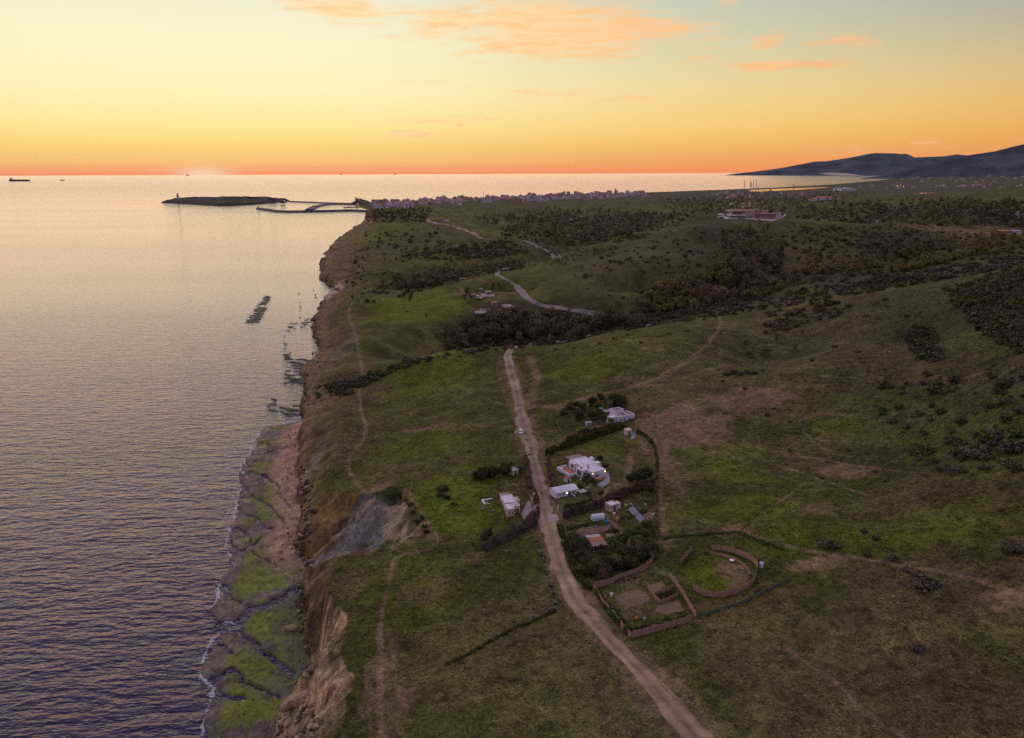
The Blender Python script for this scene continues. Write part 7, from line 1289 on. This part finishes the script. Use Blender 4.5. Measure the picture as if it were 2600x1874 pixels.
for i in range(len(L) - 1):
    a, b = L[i] - L[0], L[i + 1] - L[0]; t = (b - a).normalized(); s = Vector((-t.y, t.x, 0)) * .6; up = Vector((0, 0, 2.2)); dn = Vector((0, 0, -2))
    MB().add([a - s + dn, b - s + dn, b + s + dn, a + s + dn, a - s + up, b - s + up, b + s + up, a + s + up], [(0, 3, 2, 1), (4, 5, 6, 7), (0, 1, 5, 4), (1, 2, 6, 5), (2, 3, 7, 6), (3, 0, 4, 7)]).build('wall_panel', WHT, pw)
for (xa, xb, za, zb, m, rm, yo, label) in [(1926, 1948, 541, 537, SALMON, TERRA, 40, 'orange roofed outbuilding behind the station wing'), (1952, 1966, 542, 538, PINKW, TERRA, 36, 'low pinkish shed behind the right end of the station wing'), (1969, 1985, 547, 540.5, WHT, TERRA, 10, 'small white cabin right of the station beside a thin mast'), (1829, 1842, 549, 545, TOWERW, WHT, 14, 'low wedge roofed annex left of the station')]:
    p = SP((xa + xb) / 2); w = (SP(xb).x - SP(xa).x) / 2; o = empty('outbuilding', Vector((p.x, base.y + yo, z0 + (556 - za) * U - 1)), 0, label, 'building', 'outbuildings of the hilltop station')
    MB().box(-w, w, -5, 5, -5, (za - zb) * U).build('wall', m, o); MB().gable(-w, w, -5, 5, (za - zb) * U, (za - zb) * U + 1.4 * U, .5, .3).build('roof', rm, o); MB().box(-w * .2, w * .1, -5.15, -4.9, .6, 2.8).build('door', GLASSD, o)
for px, pb, pt, label in ((1979, 538, 497, 'thin reddish mast standing behind the white cabin at the station'), (2024, 548, 522, 'short thin pole on the slope right of the station')):
    p = SP(px); o = empty('mast', Vector((p.x, base.y + 14, z0 + (556 - pb) * U)), 0, label, 'mast', 'thin masts near the station'); MB().tube((0, 0, -4), (0, 0, (pb - pt) * U), .5 * U, .2 * U, 5).build('pole', mat('rust', (.26, .14, .09), .8, .2, 1), o); MB().tube((-.8 * U, 0, (pb - pt) * U * .7), (.8 * U, 0, (pb - pt) * U * .7), .15 * U, .15 * U, 4).build('crossbar', DARKM, o)
for px, pb, pt, label in ((1889, 484, 460, 'tall dark mast with a cage top on the plain behind the station, left one'), (1912, 483, 460, 'tall dark mast on the plain behind the station, middle one'), (1919, 484, 459, 'tall dark mast with a cage top on the plain behind the station, right one'), (2015, 480, 468, 'short thin mast by the bay beach'), (1925, 482, 473, 'short pole by the bay right of the three masts')):
    p = Vector((*pz(px, pb, 8), 6)); u = px_m(p); o = empty('mast', p, 0, label, 'mast', 'masts on the plain by the bay'); MB().tube((0, 0, 0), (0, 0, (pb - pt) * u), .7 * u, .5 * u, 5).build('pole', DARKM, o); MB().lathe([(0, (pb - pt - 1.2) * u), (1.8 * u, (pb - pt - .6) * u), (1.8 * u, (pb - pt) * u), (0, (pb - pt) * u)], 8).build('cage', DARKM, o)

# ------------------------------------------------------------------ scattered far houses
for (px, py, wpx, hpx, m, rm, label) in [(1858, 504, 22, 8, PINKW, TERRA, 'red roofed white farmhouse in dark trees left of the radio mast'), (1858, 521, 10, 6, WHT, WHITE, 'small white peaked house below the red roofed farmhouse'), (2064, 510, 18, 6, WHT, TERRA, 'white villa with red roof right of the station, left wing'), (2090, 507, 34, 7, WHT, TERRA, 'long white villa with red roof and arches right of the station'), (2130, 506, 6, 5, PINKW, TERRA, 'tiny pale house right of the long white villa'), (2127, 483, 18, 6, WHT, WHITE, 'white warehouse near the bay, left of a pair'), (2150, 484, 34, 7, WHT, WHITE, 'long white warehouse near the bay, right of a pair'), (2065, 486, 13, 4, PINKW, TERRA, 'small reddish house left of the white warehouses'), (2106, 481, 16, 6, SAND, SAND, 'tan block behind the white warehouses'),
                                          (2480, 472, 16, 4, WHT, TERRA, 'red roofed white farm on the far right plain'), (2440, 474, 14, 2.5, PINKW, TERRA, 'low red roofed sheds left of the farm on the far right plain'), (2394, 473, 10, 3, WHT, WHITE, 'small white farm on the plain near its middle'), (2350, 494, 34, 4, SAND, TERRA, 'long lit shed on the plain behind the woods'), (2150, 558, 9, 6, TOWERW, TOWERW, 'small tan hut on the grassy rise right of the station'), (2228, 565, 5, 5, SAND, SAND, 'tiny tan stump of a hut on the grassy rise'), (2545, 592, 30, 7, SALMON, TERRA, 'rusty red shed beside the pale track at the right edge'), (2575, 591, 22, 6, WHT, WHITE, 'white sheeted shed beside the rusty one at the right edge'), (2590, 545, 18, 6, PINKW, TERRA, 'half hidden pale house among trees at the right edge'),
                                          (1115, 561, 12, 6, SALMON, TERRA, 'lit orange roofed house at the end of the winding road'), (1135, 563, 9, 5, WHT, WHITE, 'small white house right of the lit one on the headland road'), (1102, 569, 6, 4, WHT, WHITE, 'white van sized shed left below the lit house on the headland'), (1085, 557, 6, 3, PINKW, TERRA, 'low shed at the turning place on the headland'), (1160, 627, 12, 4, SAND, SAND, 'long low ruin on the slope below the headland road'), (1447, 560, 10, 3.5, WHT, WHITE, 'white roof peeking out of the far woods, left one'), (1478, 552, 9, 3.5, WHT, TERRA, 'white roof peeking out of the far woods, right one'), (1640, 503, 16, 6, SAND, WHITE, 'pale terraced house right of the town among dark trees')]:
    p = G(px, py); u = px_m(p); w, h, d = wpx * u / 2, hpx * u * .62, max(3.5, wpx * u * .3); o = empty('far_house', p, rt.uniform(-.12, .12), label, 'house', 'scattered houses in the distance')
    MB().box(-w, w, -d, d, -4, h).build('wall', m, o)
    (MB().gable(-w, w, -d, d, h, h + hpx * u * .38, .35, .3) if rm is TERRA else MB().box(-w - .3, w + .3, -d - .3, d + .3, h + .002, h + .7).box(-w * .4, w * .3, -d * .5, d * .4, h + .7, h + hpx * u * .35)).build('roof', rm, o)
    nw = max(1, int(w / 2.2))
    for k in range(nw): x = -w + (k + .5) * 2 * w / nw; MB().box(x - .6, x + .6, -d - .1, -d + .05, h * .3, h * .75).build('window' if k != nw // 2 or nw < 3 else 'door', GLASSD, o)
# specks of far farms on the mountain foot
spk = [(rt.uniform(2260, 2600), rt.uniform(447, 468)) for _ in range(46)] + [(rt.uniform(2180, 2600), rt.uniform(470, 480)) for _ in range(34)] + [(rt.uniform(1800, 2050), rt.uniform(486, 500)) for _ in range(24)]
for (px, py), p in zip(spk, GL(spk)):
    where = 'on the far right plain below the mountain' if px > 2170 else 'among the trees behind the radio station'
    if p.y > 24000: continue
    town_house(p, rt.uniform(-.4, .4), max(1.0, p.y / 6500) * rt.uniform(.8, 1.2), rt.randrange(12), rt.choice([WHITE, PINKW, SAND]), 'speck of a pale house ' + where, 'specks of houses ' + where, 'far_house')

# ------------------------------------------------------------------ evening haze
def haze():
    mb = MB(); mb.box(-72000, 82000, -1000, 72000, -8, 1900); m = bpy.data.materials.new('haze'); m.use_nodes = True; g = NT(m.node_tree)
    for n in list(m.node_tree.nodes):
        if n.type == 'BSDF_PRINCIPLED': m.node_tree.nodes.remove(n)
    v = g.n('ShaderNodeVolumePrincipled'); v.inputs['Color'].default_value = (.38, .5, 1.0, 1); v.inputs['Density'].default_value = 2e-6; v.inputs['Anisotropy'].default_value = 0.0
    g.link(v.outputs[0], [n for n in m.node_tree.nodes if n.type == 'OUTPUT_MATERIAL'][0].inputs['Volume'])
    tag(mb.build('haze', m), 'thin bluish evening haze over the bay', 'haze', kind='stuff')
haze()
